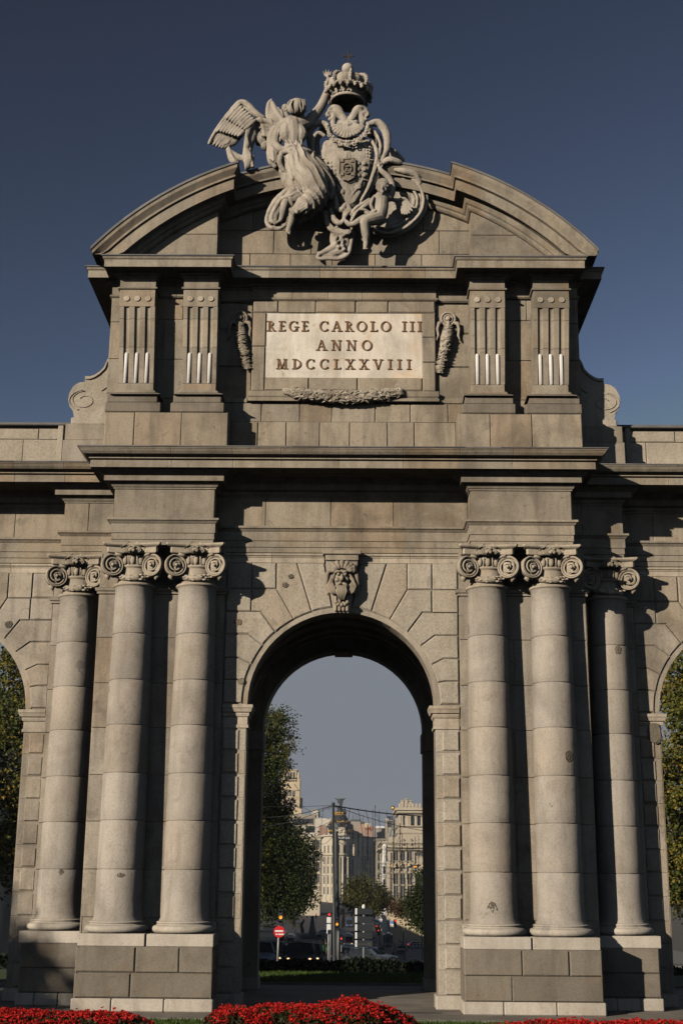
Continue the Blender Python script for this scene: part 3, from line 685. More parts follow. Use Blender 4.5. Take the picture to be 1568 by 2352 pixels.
inscribe('REGE CAROLO III', -2.35, 2.37, 19.40, .335)
inscribe('ANNO', -.83, .86, 18.78, .335)
inscribe('MDCCLXXVIII', -2.03, 2.03, 18.17, .325)
# pilasters -----------------------------------------------------------
def attic_pilaster(xa, xb, xc, xd, seed):
    """xa,xb top edges; xc,xd bottom edges"""
    r = random.Random(seed); Y0 = -.92
    g = MB(); z0, z1 = 17.40, 19.86
    zs = [z0, 18.55, 19.46, z1]
    def X(f, z): q = (z-17.14)/(20.35-17.14); return lerp(lerp(xc, xa, q), lerp(xd, xb, q), f)
    fl = [.2, .5, .8]; fw_ = .078
    sec = [(0, 0)]
    for f in fl:
        for i in range(9): a = math.pi*i/8; sec.append((f-fw_*math.cos(a), .075*math.sin(a)))
    sec.append((1, 0))
    for k in range(3):
        t = r.random(); za, zb = zs[k]+.006, zs[k+1]-.006
        vs = [(X(f, z), Y0+d, z) for z in (za, zb) for f, d in sec]; n = len(sec)
        g.add(vs, [(i, i+1, n+i+1, n+i) for i in range(n-1)], t)
        g.add([(X(0, za), Y0, za), (X(0, zb), Y0, zb), (X(0, zb), -.3, zb), (X(0, za), -.3, za)], [(0, 1, 2, 3)], t)
        g.add([(X(1, za), Y0, za), (X(1, zb), Y0, zb), (X(1, zb), -.3, zb), (X(1, za), -.3, za)], [(3, 2, 1, 0)], t)
    g.box(X(0, 18)+.03, X(1, 18)-.03, Y0+.085, -.3, z0, z1, .2)
    t = r.random(); g.cbox(xa, xb, Y0, -.3, z1, 20.41, .008, t)
    for f in fl:                                                     # rounded heads of the flutes
        x = X(f, z1); g.lathe(x, Y0+.02, [(.0, z1-.0), (.001, z1)], 8, t)
    g.cbox(xc, xd, Y0, -.3, 17.17, z0, .008, r.random())
    tt = r.random()
    for (e, a, c) in ((.04, 17.13, 17.17), (.075, 17.08, 17.13)): g.cbox(xc-e, xd+e, Y0-e, -.3, a, c, .006, tt)
    g.mould([(xa, -.3), (xa, Y0), (xb, Y0), (xb, -.3)], [(0, 20.40), (.05, 20.42), (.06, 20.46), (.02, 20.49), (.0, 20.50), (0, 20.76), (.04, 20.78), (.05, 20.82), (.13, 20.84), (.14, 20.90), (.2, 20.93), (.22, 21.0), (0, 21.05)], 9)
    o = g.build('attic_pilaster', GU, arch)
    for f in fl:
        w = MB(); zt = 18.32; x = X(f, 17.9); w.lathe(x, Y0+.035, [(0, 17.405), (.062, 17.41), (.06, zt), (.05, zt+.04), (.03, zt+.06), (0, zt+.065)], 14)
        w.build('flute_cabling', M['cable'], o)
    for f in fl:
        w = MB(); x = X(f, 20.1); vs = [(x+rr*math.cos(a), Y0-yy, 20.11+rr*math.sin(a)) for rr, yy in ((.092, -.01), (.092, .02), (.08, .035)) for a in [2*math.pi*i/18 for i in range(18)]]
        w.add(vs, [[k*18+i, k*18+(i+1) % 18, (k+1)*18+(i+1) % 18, (k+1)*18+i] for k in range(2) for i in range(18)]+[[36+i for i in range(18)]])
        w.build('roundel', LM, o)
for s in (-1, 1):
    P_ = [(-6.74, -5.67, -6.61, -5.59, -6.92, -5.45, -6.98, -5.33), (-4.82, -3.78, -4.74, -3.75, -4.98, -3.57, -5.05, -3.47)]
    for k, q in enumerate(P_):
        q = q if s < 0 else (-q[1], -q[0], -q[3], -q[2], -q[5], -q[4], -q[7], -q[6])
        attic_pilaster(q[0], q[1], q[2], q[3], 80+k+2*s)
        w = MB(); w.cbox(q[6], q[7], -1.0, -.2, 16.475, 16.78, .03); w.cbox(q[4], q[5], -.98, -.2, 16.782, 17.02, .02)
        w.mould([(q[2]-.1, -.2), (q[2]-.1, -.97), (q[3]+.1, -.97), (q[3]+.1, -.2)], [(.12, 17.0), (.12, 17.02), (.05, 17.06), (0, 17.09), (-.05, 17.09)], 9)
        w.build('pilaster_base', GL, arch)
# attic cornice --------------------------------------------------------
pa = [(-7.33, 5), (-7.33, -.30), (-6.70, -.30), (-6.70, -1.05), (-3.80, -1.05), (-3.80, -.33), (3.80, -.33), (3.80, -1.05), (6.70, -1.05), (6.70, -.30), (7.33, -.30), (7.33, 5)]
pn = [(-7.08, 5), (-7.08, -.36), (-6.66, -.36), (-6.66, -.40), (-3.82, -.40), (-3.82, -.10), (-2.8, -.10), (-2.8, -.2), (2.8, -.2), (2.8, -.10), (3.82, -.10), (3.82, -.40), (6.66, -.40), (6.66, -.36), (7.08, -.36), (7.08, 5)]
b = MB(); b.mould(pn, [(0, 20.38), (.05, 20.42), (.06, 20.46), (.02, 20.49), (.0, 20.50), (0, 20.76), (.04, 20.78), (.05, 20.82), (.13, 20.84), (.14, 20.90), (.2, 20.93), (.22, 21.0), (-.1, 21.05)], 1.0, 91)
b.build('capital_band', GU, arch)
AC = [(-.4, 20.94), (.40, 20.94), (.40, 20.90), (.44, 20.89), (.44, 21.12), (.47, 21.14), (.49, 21.17), (.49, 21.21), (-.4, 21.21)]
b = MB(); b.mould(pa, AC, 1.5, 92); b.box(-6.7, 6.7, -.5, 5, 20.93, 21.2, .3); c_ = b.build('attic_cornice', GU, arch)
b = MB(); b.mould(pa, [(-.4, 21.21), (.53, 21.212), (.535, 21.25), (-.4, 21.31)], .8, 93, .004); b.build('slate_capping', M['slate'], c_)
# pediment -------------------------------------------------------------
ZC = 14.84; YR, YC_ = -1.05, -.33
PRO = [(-.15, 9.0), (.0, 9.02), (.05, 9.06), (.07, 9.13), (.12, 9.15), (.16, 9.22), (.16, 9.30), (.40, 9.31), (.40, 9.27), (.44, 9.27), (.44, 9.57), (.36, 9.58), (.36, 9.62), (.48, 9.63), (.48, 9.69), (.41, 9.70), (.42, 9.73), (.47, 9.80), (.53, 9.88), (.54, 9.97), (.54, 9.99)]
def ped_sweep(mb, prof, seed):
    r = random.Random(seed); cols = []
    for (o, rr) in prof:
        L_ = []
        Xe = min(6.98+o, rr*.999); ze = ZC+math.sqrt(max(rr*rr-Xe*Xe, 0)); Xi = 3.80-o
        def pt(x, y): 
            z = ZC+math.sqrt(max(rr*rr-x*x, 0)); return (x, y, max(z, 21.27))
        a0 = math.asin(-Xe/rr); a1 = math.asin(-Xi/rr)
        L_.append(pt(-Xe, 5)); N = 16
        for i in range(N+1): a = a0+(a1-a0)*i/N; L_.append(pt(rr*math.sin(a), YR-o))
        for i in range(N+1): a = a1+(-a1*2)*i/N; L_.append(pt(rr*math.sin(a), YC_-o))
        for i in range(N+1): a = -a1+(-a0+a1)*i/N; L_.append(pt(rr*math.sin(a), YR-o))
        L_.append(pt(Xe, 5)); cols.append(L_)
    n = len(cols[0]); P = len(prof); vs = [cols[k][i] for i in range(n) for k in range(P)]
    o_ = len(mb.v); mb.v += vs; t = r.random()
    for i in range(n-1):
        if i % 4 == 1: t = r.random()
        for k in range(P-1): mb.f.append([o_+i*P+k, o_+(i+1)*P+k, o_+(i+1)*P+k+1, o_+i*P+k+1]); mb.t.append(t); mb.sm.append(False)
b = MB(); ped_sweep(b, PRO, 5)
# joints across the curved cornice
c_ = b.build('curved_cornice', GU, arch)
b = MB(); ped_sweep(b, [(.54, 9.99), (.575, 9.992), (.575, 10.05), (.54, 10.08), (-3, 10.1)], 6); b.build('slate_capping', M['slate'], c_)
b = MB()                                                              # solid tympanum and barrel behind it
A = arc(0, ZC, 9.5, -R_(47.5), R_(47.5), 30)
b.prism(A[::-1]+[], .0, 5, .3)
b.build('pediment_core', GU, arch)
b = MB()
circ = [(9.07*math.sin(a), ZC+9.07*math.cos(a)) for a in [R_(60-120*i/60) for i in range(61)]]
for s in (-1, 1):
    u = (3.85, 6.9) if s > 0 else (-6.9, -3.85)
    b.ashlar(*u, [21.28, 22.22, 23.4], -.98, 2.6, .1, .012, clip=circ, seed=95+s, off=1)
    b.box(s*3.85-(.0 if s > 0 else .02), s*3.85+(.02 if s > 0 else 0), -.95, .1, 21.2, 23.0, .4)
b.ashlar(-3.9, 3.9, [21.28, 21.95, 22.75, 23.5, 24.3], -.22, 1.25, .3, .012, clip=circ, seed=99)
b.build('tympanum', GU, arch)
# scroll buttresses ------------------------------------------------------
for s in (-1, 1):
    out = [(-7.0, 16.5), (-8.0, 16.5), (-8.05, 16.72), (-8.15, 16.85), (-8.21, 17.08), (-8.19, 17.28), (-8.08, 17.51), (-7.92, 17.62), (-7.75, 17.64), (-7.75, 17.83), (-7.6, 17.82), (-7.47, 17.87), (-7.32, 17.98), (-7.2, 18.12), (-7.12, 18.35), (-7.05, 18.74), (-7.05, 19.6), (-6.9, 19.9)]
    b = MB(); KS = 1.0225; out = [(x*KS if x < -7.1 else x, (z-3.24)*KS+3.24) for x, z in out]; p = [(-s*x, z) for x, z in out]; 
    if s > 0: p = p[::-1]
    b.prism(p, .45, 2.3, .8); 
    def sp(cx, cz, r0, r1, a0, a1, w):
        pts = [(-s*(cx+lerp(r0, r1, i/24)*math.cos(a0+(a1-a0)*i/24)), .44, cz+lerp(r0, r1, i/24)*.72*math.sin(a0+(a1-a0)*i/24)) for i in range(25)]
        b.tube(pts, w, 6, .8)
    sp(-7.90, 17.36, .42, .16, R_(90), R_(90+420), .017); sp(-7.90, 17.36, .46, .46, R_(100), R_(250), .02)
    b.tube([(-s*-7.4, 0.44, 17.68), (-s*-7.2, 0.44, 17.82), (-s*-7.08, 0.44, 18.12)], .03, 6, .8)
    b.tube([(-s*x*KS, 0.43, z+.27) for x, z in [(-7.74, 17.8), (-7.6, 17.79), (-7.47, 17.84), (-7.32, 17.95), (-7.17, 18.12), (-7.1, 18.35)]], .035, 6, .8)
    x0, x1 = sorted((-s*-8.13, -s*-6.9)); b.cbox(x0-.13, x1+.13, .39, 2.4, 16.56, 16.80, .03, .7)
    o = b.build('scroll_buttress', stone('scroll_stone', [(.30, .26, .205), (.33, .29, .23)], grain=.5, stain=.45), arch)
    b = MB(); x0, x1 = sorted((-s*-8.27, -s*-6.9)); b.cbox(x0-.13, x1+.13, .35, 2.4, 16.05, 16.57, .02, .5); b.cbox(x0-.17, x1+.17, .31, 2.4, 15.1, 16.05, .02, .9)
    b.build('buttress_block', G, o)
    # parapet of the wing
    b = MB(); x0, x1 = (8.3, 16.6) if s > 0 else (-16.6, -8.3)
    b.box(x0, x1, 1.25, 2.2, 15.1, 16.78, .3); b.ashlar(x0, x1, [15.15, 16.34, 16.70], 1.17, 1.3, .1, .015, seed=120+s)
    xr = s*8.62; b.cbox(min(xr, xr+s*.17), max(xr, xr+s*.17), 1.08, 1.4, 15.15, 16.78, .015)
    w = b.build('parapet', stone('parapet_stone', [(.33, .29, .225), (.30, .26, .20), (.36, .31, .24)], grain=.5, stain=.4), arch)
    b = MB(); b.cbox(min(s*8.3, s*16.6), max(s*8.3, s*16.6), 1.05, 2.3, 16.77, 16.87, .02); b.build('slate_capping', M['slate'], w)
# garland under the tablet and the two medallions ---------------------------
def leafy(mb, pts, rad, n, lr, seed, yo=-.06):
    r = random.Random(seed)
    mb.tube(pts, rad, 9, .5)
    for i in range(n):
        f = r.random()*(len(pts)-1); k = int(f); p = Vector(pts[k]).lerp(Vector(pts[min(k+1, len(pts)-1)]), f-k); R1 = rad[k] if isinstance(rad, list) else rad
        a = r.uniform(-1.4, 1.4); d = Vector((0, -math.cos(a), math.sin(a))); c = p+d*R1*.95
        ang = r.uniform(-.7, .7)
        rot = Matrix.Rotation(ang, 3, 'Y') @ Matrix.Rotation(a*.8, 3, 'X')
        # leaf: pointed folded diamond with a midrib
        L, Wd = lr*r.uniform(.8, 1.3), lr*.45; sx = 1 if r.random() < .5 else -1
        q = [Vector((-L*sx, 0, 0)), Vector((-.2*L*sx, -.01, Wd)), Vector((L*sx, -.03, 0)), Vector((-.2*L*sx, -.01, -Wd)), Vector((0, -.055, 0))]
        q = [c+rot @ v for v in q]; b_ = [v+Vector((0, .05, 0)) for v in q[:4]]
        mb.add(q+b_, [(0, 1, 4), (1, 2, 4), (2, 3, 4), (3, 0, 4), (0, 5, 6, 1), (1, 6, 7, 2), (2, 7, 8, 3), (3, 8, 5, 0)], r.random())
b = MB(); pts = []; rad = []
for i in range(21):
    f = i/10-1; pts.append((f*1.70, -.26, 17.40-.17*(1-f*f)+.0)); rad.append(.10+.10*(1-f*f)**.6)
leafy(b, pts, rad, 330, .10, 4)
for s in (-1, 1): b.ball((s*1.72, -.26, 17.42), .1, 10, 8, (1.2, 1, 1.2))
b.build('laurel_garland', stone('garland_stone', [(.30, .265, .205), (.36, .315, .25), (.26, .225, .17)], grain=.3, stain=.6), arch)
for s in (-1, 1):
    b = MB(); X = s*3.17
    for rr, w in ((.21, .04), (.13, .03)):
        b.tube([(X+rr*math.cos(2*math.pi*i/24), -.14, 19.83+rr*math.sin(2*math.pi*i/24)) for i in range(25)], w, 6, .8)
    b.ball((X, -.16, 19.83), .09, 10, 8); b.ball((X, -.17, 19.66), .08, 8, 6, (.8, .8, 1.3))
    b.ball((X, -.1, 19.83), .22, 16, 6, (1, .25, 1))
    for q in (-1, 1): b.tube([(X+q*.15, -.12, 19.72), (X+q*.28, -.15, 19.68), (X+q*.33, -.12, 19.5), (X+q*.3, -.12, 19.3), (X+q*.36, -.12, 19.12)], [.05, .07, .05, .045, .02], 6)
    leafy(b, [(X, -.12, 19.55), (X-s*.05, -.14, 19.2), (X-s*.10, -.14, 18.9), (X-s*.20, -.12, 18.55), (X-s*.30, -.1, 18.15)], [.15, .20, .18, .13, .03], 130, .12, 6+s)
    b.build('medallion_garland', M['wc'] if s < 0 else stone('medallion_stone', [(.30, .26, .2), (.35, .3, .24)], grain=.3, stain=.6), arch)
# ================================================================== SCULPTURE ON THE PEDIMENT
KP = .00545                                                          # metres per pixel of the measuring picture at this height
def cat(pts, n=4):
    if len(pts) < 3: n = 1
    out = []; P = [pts[0]]+list(pts)+[pts[-1]]
    for i in range(1, len(P)-2):
        for k in range(n):
            t = k/n; a, b_, c, d = P[i-1], P[i], P[i+1], P[i+2]
            out.append(tuple(.5*((2*b_[j])+(-a[j]+c[j])*t+(2*a[j]-5*b_[j]+4*c[j]-d[j])*t*t+(-a[j]+3*b_[j]-3*c[j]+d[j])*t**3) for j in range(len(b_))))
    out.append(tuple(pts[-1])); return out
def S(mb, pts, n=4, seg=9, flat=1.0, t=None):                        # stroke: points (x, y, Y, r) traced from the figure
    q = cat(pts, n); mb.tube([c1(x, y, Y) for x, y, Y, r in q], [max(r, 1)*KP for *_, r in q], seg, t, flat=flat)
    for e in (q[0], q[-1]): mb.ball(c1(e[0], e[1], e[2]), max(e[3], 1)*KP, 10, 7, t=t)
def blob(mb, x, y, Y, r, sc=(1, 1, 1), t=None): mb.ball(c1(x, y, Y), r*KP, 14, 10, sc, t)
def hand(mb, x, y, Y, ang, k=1.0, spread=.24, L=34):
    """palm with five separate bent fingers, pointing along ang (0 = up, clockwise)"""
    def d(a, l): return (x+math.sin(a)*l*k, y-math.cos(a)*l*k)
    a = R_(ang); px, py = d(a, 14); mb.tube([c1(x, y, Y), c1(px, py, Y-.01), c1(*d(a, 24), Y-.01)], [11*KP*k, 15*KP*k, 13*KP*k], 8, flat=.6)
    for i, (o, l) in enumerate(((-1.5, .82), (-.5, 1.0), (.5, .96), (1.5, .76))):
        ca = a+o*spread; bx, by = px+math.sin(a)*8*k+math.cos(a)*o*7.5*k, py-math.cos(a)*8*k+math.sin(a)*o*7.5*k
        q = [(bx, by, Y-.01)]
        for j, f in enumerate((.45, .8, 1.0)): q.append((bx+math.sin(ca)*L*l*f*k, by-math.cos(ca)*L*l*f*k, Y-.01-.03*j*k))
        mb.tube([c1(*p) for p in q], [5.2*KP*k, 4.8*KP*k, 4.2*KP*k, 3.2*KP*k], 6)
    s_ = 1; th = a+1.0
    mb.tube([c1(x+math.cos(a)*8*k, y+math.sin(a)*8*k, Y-.02), c1(x+math.cos(a)*8*k+math.sin(th)*14*k, y+math.sin(a)*8*k-math.cos(th)*14*k, Y-.05), c1(x+math.cos(a)*8*k+math.sin(th*.8)*26*k, y+math.sin(a)*8*k-math.cos(th*.8)*26*k, Y-.07)], [6.5*KP*k, 5.5*KP*k, 4*KP*k], 6)
def foldwork(mb, LB, RB, n, Yb, bulge, r0, r1, seed, jit=6):
    """cloth folds running between two boundary curves"""
    r = random.Random(seed); m_ = len(LB)
    for k in range(n):
        f = (k+.5)/n+r.uniform(-.3, .3)/n; ph = r.uniform(0, 6)
        pts = []
        for i in range(m_):
            g = i/(m_-1); x = lerp(LB[i][0], RB[i][0], f)+math.sin(g*5+ph)*jit; y = lerp(LB[i][1], RB[i][1], f)
            pts.append((x, y, Yb-bulge*math.sin(math.pi*min(max(f, 0), 1))-.03, lerp(r0, r1, abs(math.sin(ph+g*2)))))
        S(mb, pts, 4, 6)
ST = M['statue']
def grime(v): return (noise.noise(Vector(v)*7)*.010+noise.noise(Vector(v)*19)*.005)
def folds(ca, sa, wl, amp, warp=2.4):
    def f(v):
        q = Vector(v); w = noise.noise(q*.9)*warp+noise.noise(q*2.1+Vector((7, 3, 1)))*warp*.35
        u = (v[0]*ca+v[2]*sa)*6.283/wl+w*3.1; a = abs(math.sin(u*.5)); m_ = .55+.45*noise.noise(q*1.7+Vector((3, 9, 2)))
        return ((1-a)**1.6-.42)*amp*(.6+m_)+noise.noise(q*17)*.004
    return f
# ---- winged figure -------------------------------------------------
o0 = c1(600, 760, -1.1)
angel = empty('angel_statue', tuple(o0), 'winged stone figure turned away, one arm raised to the crown', 'statue')
b = MB()
blob(b, 628, 402, -1.32, 46, (.95, 1, 1.08)); S(b, [(640, 430, -1.28, 27), (640, 470, -1.22, 25), (628, 505, -1.15, 34)])
S(b, [(532, 508, -1.12, 32), (580, 495, -1.16, 44), (640, 497, -1.14, 46), (694, 486, -1.05, 34)], 4, 12)
S(b, [(600, 510, -1.12, 66), (606, 560, -1.14, 70), (604, 610, -1.10, 62), (606, 660, -1.06, 64)], 4, 14, .85)
S(b, [(566, 520, -1.3, 34), (560, 555, -1.33, 36), (575, 590, -1.28, 22)], 3); S(b, [(640, 520, -1.3, 28), (652, 555, -1.3, 34), (640, 590, -1.28, 20)], 3)
S(b, [(690, 482, -1.05, 33), (728, 440, -.98, 31), (760, 395, -.9, 27), (783, 345, -.86, 24), (797, 300, -.86, 19), (803, 262, -.88, 13), (803, 244, -.88, 11)], 4, 12)
hand(b, 803, 246, -.88, -6, 1.15)
S(b, [(530, 512, -1.1, 30), (505, 560, -1.15, 27), (500, 610, -1.25, 24), (540, 640, -1.36, 20), (590, 630, -1.42, 16)], 4, 10)
# legs under the cloth
S(b, [(606, 660, -1.08, 66), (650, 730, -1.22, 72), (700, 810, -1.32, 72), (738, 880, -1.36, 56), (690, 936, -1.32, 48), (640, 975, -1.26, 40), (612, 1000, -1.22, 30), (596, 1035, -1.2, 21), (588, 1065, -1.2, 18)], 4, 14)
S(b, [(588, 1062, -1.2, 19), (578, 1088, -1.26, 16), (572, 1108, -1.32, 11)], 3); 
for k in range(5): S(b, [(580-k*5+6, 1100-k, -1.30, 5), (576-k*5+6, 1122-k*4, -1.36, 4)], 2, 6)
S(b, [(590, 680, -.95, 60), (600, 760, -1.0, 62), (615, 850, -1.0, 56), (590, 900, -1.02, 40), (560, 935, -1.05, 29), (548, 975, -1.05, 23), (540, 1015, -1.04, 17), (530, 1045, -1.06, 13), (512, 1056, -1.12, 8)], 4, 12)
body = remesh(b, 'body', ST, angel, .020, 0, None)
b = MB()                                                              # skirt clinging to the legs
S(b, [(606, 655, -1.10, 70), (650, 730, -1.25, 80), (702, 808, -1.36, 82), (742, 880, -1.40, 64), (694, 938, -1.36, 55), (644, 975, -1.29, 46), (618, 996, -1.24, 38)], 4, 16)
S(b, [(585, 670, -.98, 62), (590, 750, -1.02, 68), (612, 840, -1.02, 62), (640, 900, -1.04, 56), (600, 925, -1.05, 40)], 4, 14)
S(b, [(790, 880, -1.05, 34), (745, 950, -1.05, 42), (690, 995, -1.0, 36), (640, 1030, -.95, 26)], 4, 12)
S(b, [(700, 690, -1.1, 40), (760, 760, -1.1, 44), (800, 850, -1.05, 36), (805, 910, -1.0, 26)], 4, 12)
foldwork(b, [(548, 640), (552, 700), (590, 770), (612, 840), (640, 920), (595, 990)], [(690, 660), (758, 720), (792, 800), (800, 880), (772, 945), (660, 1010)], 7, -1.26, .30, 5, 9, 3, 9)
foldwork(b, [(520, 640), (520, 680), (545, 740), (575, 800)], [(600, 640), (600, 700), (620, 760), (640, 820)], 4, -1.14, .18, 6, 10, 5)
remesh(b, 'skirt', ST, angel, .016, 1, folds(.86, .46, .24, .05, 2.6))
b = MB()                                                              # belt, swags and hem
S(b, [(500, 640, -1.2, 14), (560, 650, -1.4, 17), (620, 640, -1.45, 18), (690, 650, -1.3, 16), (712, 670, -1.1, 12)], 4)
S(b, [(560, 640, -1.42, 16), (590, 615, -1.5, 12), (612, 632, -1.5, 12), (600, 662, -1.48, 12), (575, 650, -1.45, 12)], 4)
S(b, [(545, 650, -1.35, 18), (525, 700, -1.35, 18), (540, 750, -1.3, 15), (575, 780, -1.25, 12), (590, 830, -1.2, 8)], 4)
S(b, [(640, 660, -1.45, 12), (700, 700, -1.5, 17), (760, 735, -1.4, 16), (800, 790, -1.3, 18), (826, 850, -1.2, 20), (818, 915, -1.1, 14)], 4)
S(b, [(700, 690, -1.4, 14), (745, 760, -1.3, 14), (790, 830, -1.2, 16), (800, 890, -1.1, 12)], 4)
S(b, [(610, 860, -1.1, 22), (560, 880, -1.1, 18), (505, 935, -1.05, 18), (468, 990, -1.0, 15), (452, 1045, -.95, 13), (470, 1082, -.95, 14), (520, 1092, -.95, 13), (560, 1070, -1.0, 12)], 5)
S(b, [(640, 880, -1.2, 16), (590, 905, -1.2, 14), (535, 925, -1.12, 13), (495, 985, -1.05, 12), (478, 1040, -1.0, 12), (500, 1062, -1.0, 10)], 5)
S(b, [(520, 960, -.9, 24), (490, 1010, -.85, 26), (480, 1060, -.85, 20)], 4)
for k in range(5): S(b, [(610+k*30, 985-k*6, -1.30-.02*k, 10), (650+k*26, 975-k*9, -1.38, 11), (700+k*16, 955-k*14, -1.36, 10)], 3, 6)
S(b, [(700, 965, -1.2, 34), (640, 1010, -1.1, 30), (600, 1010, -1.1, 24)], 4); S(b, [(780, 900, -1.1, 30), (745, 950, -1.1, 36), (690, 1000, -1.0, 30), (640, 1045, -.95, 22)], 4)
S(b, [(500, 520, -1.1, 22), (478, 570, -1.1, 26), (476, 630, -1.05, 27), (478, 700, -1.0, 24), (500, 735, -1.0, 14)], 4)
foldwork(b, [(500, 500), (478, 560), (470, 620), (474, 690)], [(548, 560), (540, 600), (520, 650), (510, 720)], 5, -1.12, .10, 6, 9, 8, 3)
for k in range(4): S(b, [(560+k*30, 592-abs(k-1)*4, -1.42, 6), (575+k*24, 612, -1.46, 7), (590+k*14, 630, -1.5, 6)], 3, 6)
S(b, [(600, 900, -1.0, 20), (545, 950, -.98, 22), (505, 1010, -.95, 22), (500, 1050, -.95, 16)], 4, 8); S(b, [(570, 880, -.95, 20), (510, 925, -.92, 20), (475, 985, -.9, 18), (465, 1050, -.88, 14)], 4, 8); S(b, [(560, 1000, -.9, 22), (530, 1040, -.88, 20), (500, 1075, -.86, 14)], 3, 8); blob(b, 500, 1000, -.9, 40, (.9, .4, 1.2)); blob(b, 560, 960, -.9, 50, (1.1, .5, 1.1)); blob(b, 640, 960, -.9, 60, (1.2, .5, .8))
blob(b, 515, 1020, -.84, 62, (.85, .22, 1.25)); blob(b, 545, 960, -.86, 55, (1, .3, 1))
remesh(b, 'loose_drapery', ST, angel, .018, 1, grime)
b = MB()                                                              # cloak blowing to the left, resting on the cornice
S(b, [(505, 505, -1.0, 24), (455, 480, -1.0, 20), (400, 476, -1.0, 19), (360, 505, -1.0, 19), (342, 560, -1.02, 18), (334, 620, -1.05, 18), (328, 665, -1.05, 14)], 5)
S(b, [(500, 530, -.9, 26), (450, 505, -.85, 28), (405, 500, -.85, 25), (375, 530, -.85, 22), (360, 600, -.9, 24), (345, 660, -.95, 22)], 5)
for k in range(5): S(b, [(490-k*6, 500+k*16, -.95-.02*k, 9), (440-k*4, 490+k*17, -.99, 9), (400+k*8, 500+k*18, -.92, 7)], 3, 6)
S(b, [(470, 560, -.75, 34), (430, 590, -.7, 42), (400, 560, -.7, 34)], 4); S(b, [(440, 620, -.75, 26), (480, 600, -.8, 24)], 3)
S(b, [(335, 650, -1.05, 20), (345, 690, -1.02, 25), (342, 740, -1.0, 20)], 4); S(b, [(372, 680, -1.0, 14), (368, 735, -1.0, 12)], 3)
S(b, [(232, 640, -1.0, 16), (250, 690, -1.0, 22), (275, 715, -1.0, 26)], 4); S(b, [(245, 650, -1.0, 14), (290, 680, -1.0, 17), (325, 700, -1.0, 14)], 4)
remesh(b, 'cloak', ST, angel, .02, 1, folds(.8, .2, .22, .03, 1.2))
def blade(mb, p, q, w, Y0, Y1, th=.05, t=None):                       # a feather from p to q
    A, B_ = c1(*p, Y0), c1(*q, Y1); d = (B_-A); L = d.length; d.normalize(); n_ = d.cross(Vector((0, 1, 0))).normalized(); w = w*KP
    sec = [(0, .6), (.3, 1), (.75, .95), (.93, .6), (1, .05)]; vs = []
    for f, k in sec:
        c = A+d*L*f
        vs += [c-n_*w*k, c-n_*w*k*.4+Vector((0, -th, 0)), c+n_*w*k*.4+Vector((0, -th*.8, 0)), c+n_*w*k, c+Vector((0, th, 0))]
    m_ = 5; fs = [[i*m_+k, i*m_+(k+1) % m_, (i+1)*m_+(k+1) % m_, (i+1)*m_+k] for i in range(len(sec)-1) for k in range(m_)]+[list(range(m_))[::-1], [(len(sec)-1)*m_+k for k in range(m_)]]
    mb.add(vs, fs, t)
b = MB()
for k in range(9):                                                    # primaries
    f = k/8; blade(b, (lerp(285, 345, f), lerp(420, 500, f)), (lerp(126, 262, f), lerp(612, 618, f)+22*math.sin(f*3.1)), 14.5, -.95+.04*f, -.92+.02*k, .05)
for k in range(8): f = k/7; blade(b, (lerp(290, 370, f), lerp(395, 480, f)), (lerp(170, 285, f), lerp(540, 570, f)), 14, -1.02, -1.02, .05)
for k in range(8): f = k/7; blade(b, (lerp(300, 390, f), lerp(380, 470, f)), (lerp(220, 320, f), lerp(470, 530, f)), 13, -1.08, -1.08, .05)
S(b, [(430, 462, -.95, 18), (385, 430, -1.0, 20), (345, 388, -1.02, 20), (306, 372, -1.03, 19), (262, 405, -1.02, 15), (205, 475, -1.0, 13), (155, 545, -.98, 11), (122, 605, -.95, 9)], 5)
blob(b, 330, 420, -.95, 42, (1.2, .35, 1)); blob(b, 250, 510, -.92, 50, (1.3, .12, 1.3)); blob(b, 190, 570, -.90, 42, (1.4, .10, 1.2))
remesh(b, 'wing', ST, angel, .018, 0, grime)
b = MB()
for k in range(6): f = k/5; blade(b, (lerp(470, 545, f), lerp(492, 480, f)), (lerp(460, 530, f), lerp(372, 430, f)-20*math.sin(f*2)), 15, -.6, -.55, .05)
S(b, [(462, 490, -.58, 13), (456, 430, -.56, 13), (463, 380, -.55, 13), (478, 358, -.55, 9)], 4); S(b, [(545, 480, -.6, 16), (510, 430, -.58, 16), (485, 375, -.56, 12)], 4); blob(b, 500, 462, -.6, 40, (1, .3, 1))
remesh(b, 'wing', ST, angel, .02, 0, None)
b = MB(); r_ = random.Random(4)                                       # hair
blob(b, 622, 390, -1.32, 47, (1, .9, .95)); blob(b, 556, 402, -1.3, 20, (1, 1, 1.2)); S(b, [(560, 420, -1.3, 14), (570, 450, -1.28, 12), (600, 462, -1.26, 9)], 3)
for k in range(11):
    f = k/10; S(b, [(lerp(590, 668, f), 350+10*abs(f-.5), -1.45-.15*math.sin(math.pi*f), 4), (lerp(574, 676, f)+r_.uniform(-7, 7), 385, -1.52-.15*math.sin(math.pi*f), 5.5), (lerp(586, 668, f)+r_.uniform(-7, 7), 420, -1.50-.1*math.sin(math.pi*f), 5), (lerp(600, 655, f), 442, -1.4, 5)], 4, 6)
for k in range(4): S(b, [(575, 372+k*16, -1.40, 6), (625, 362+k*20, -1.53, 6), (672, 372+k*16, -1.40, 6)], 4, 6)
for k in range(7): a = k*.9; blob(b, 556+13*math.cos(a), 402+15*math.sin(a), -1.36, 7)
remesh(b, 'hair', ST, angel, .014, 0)
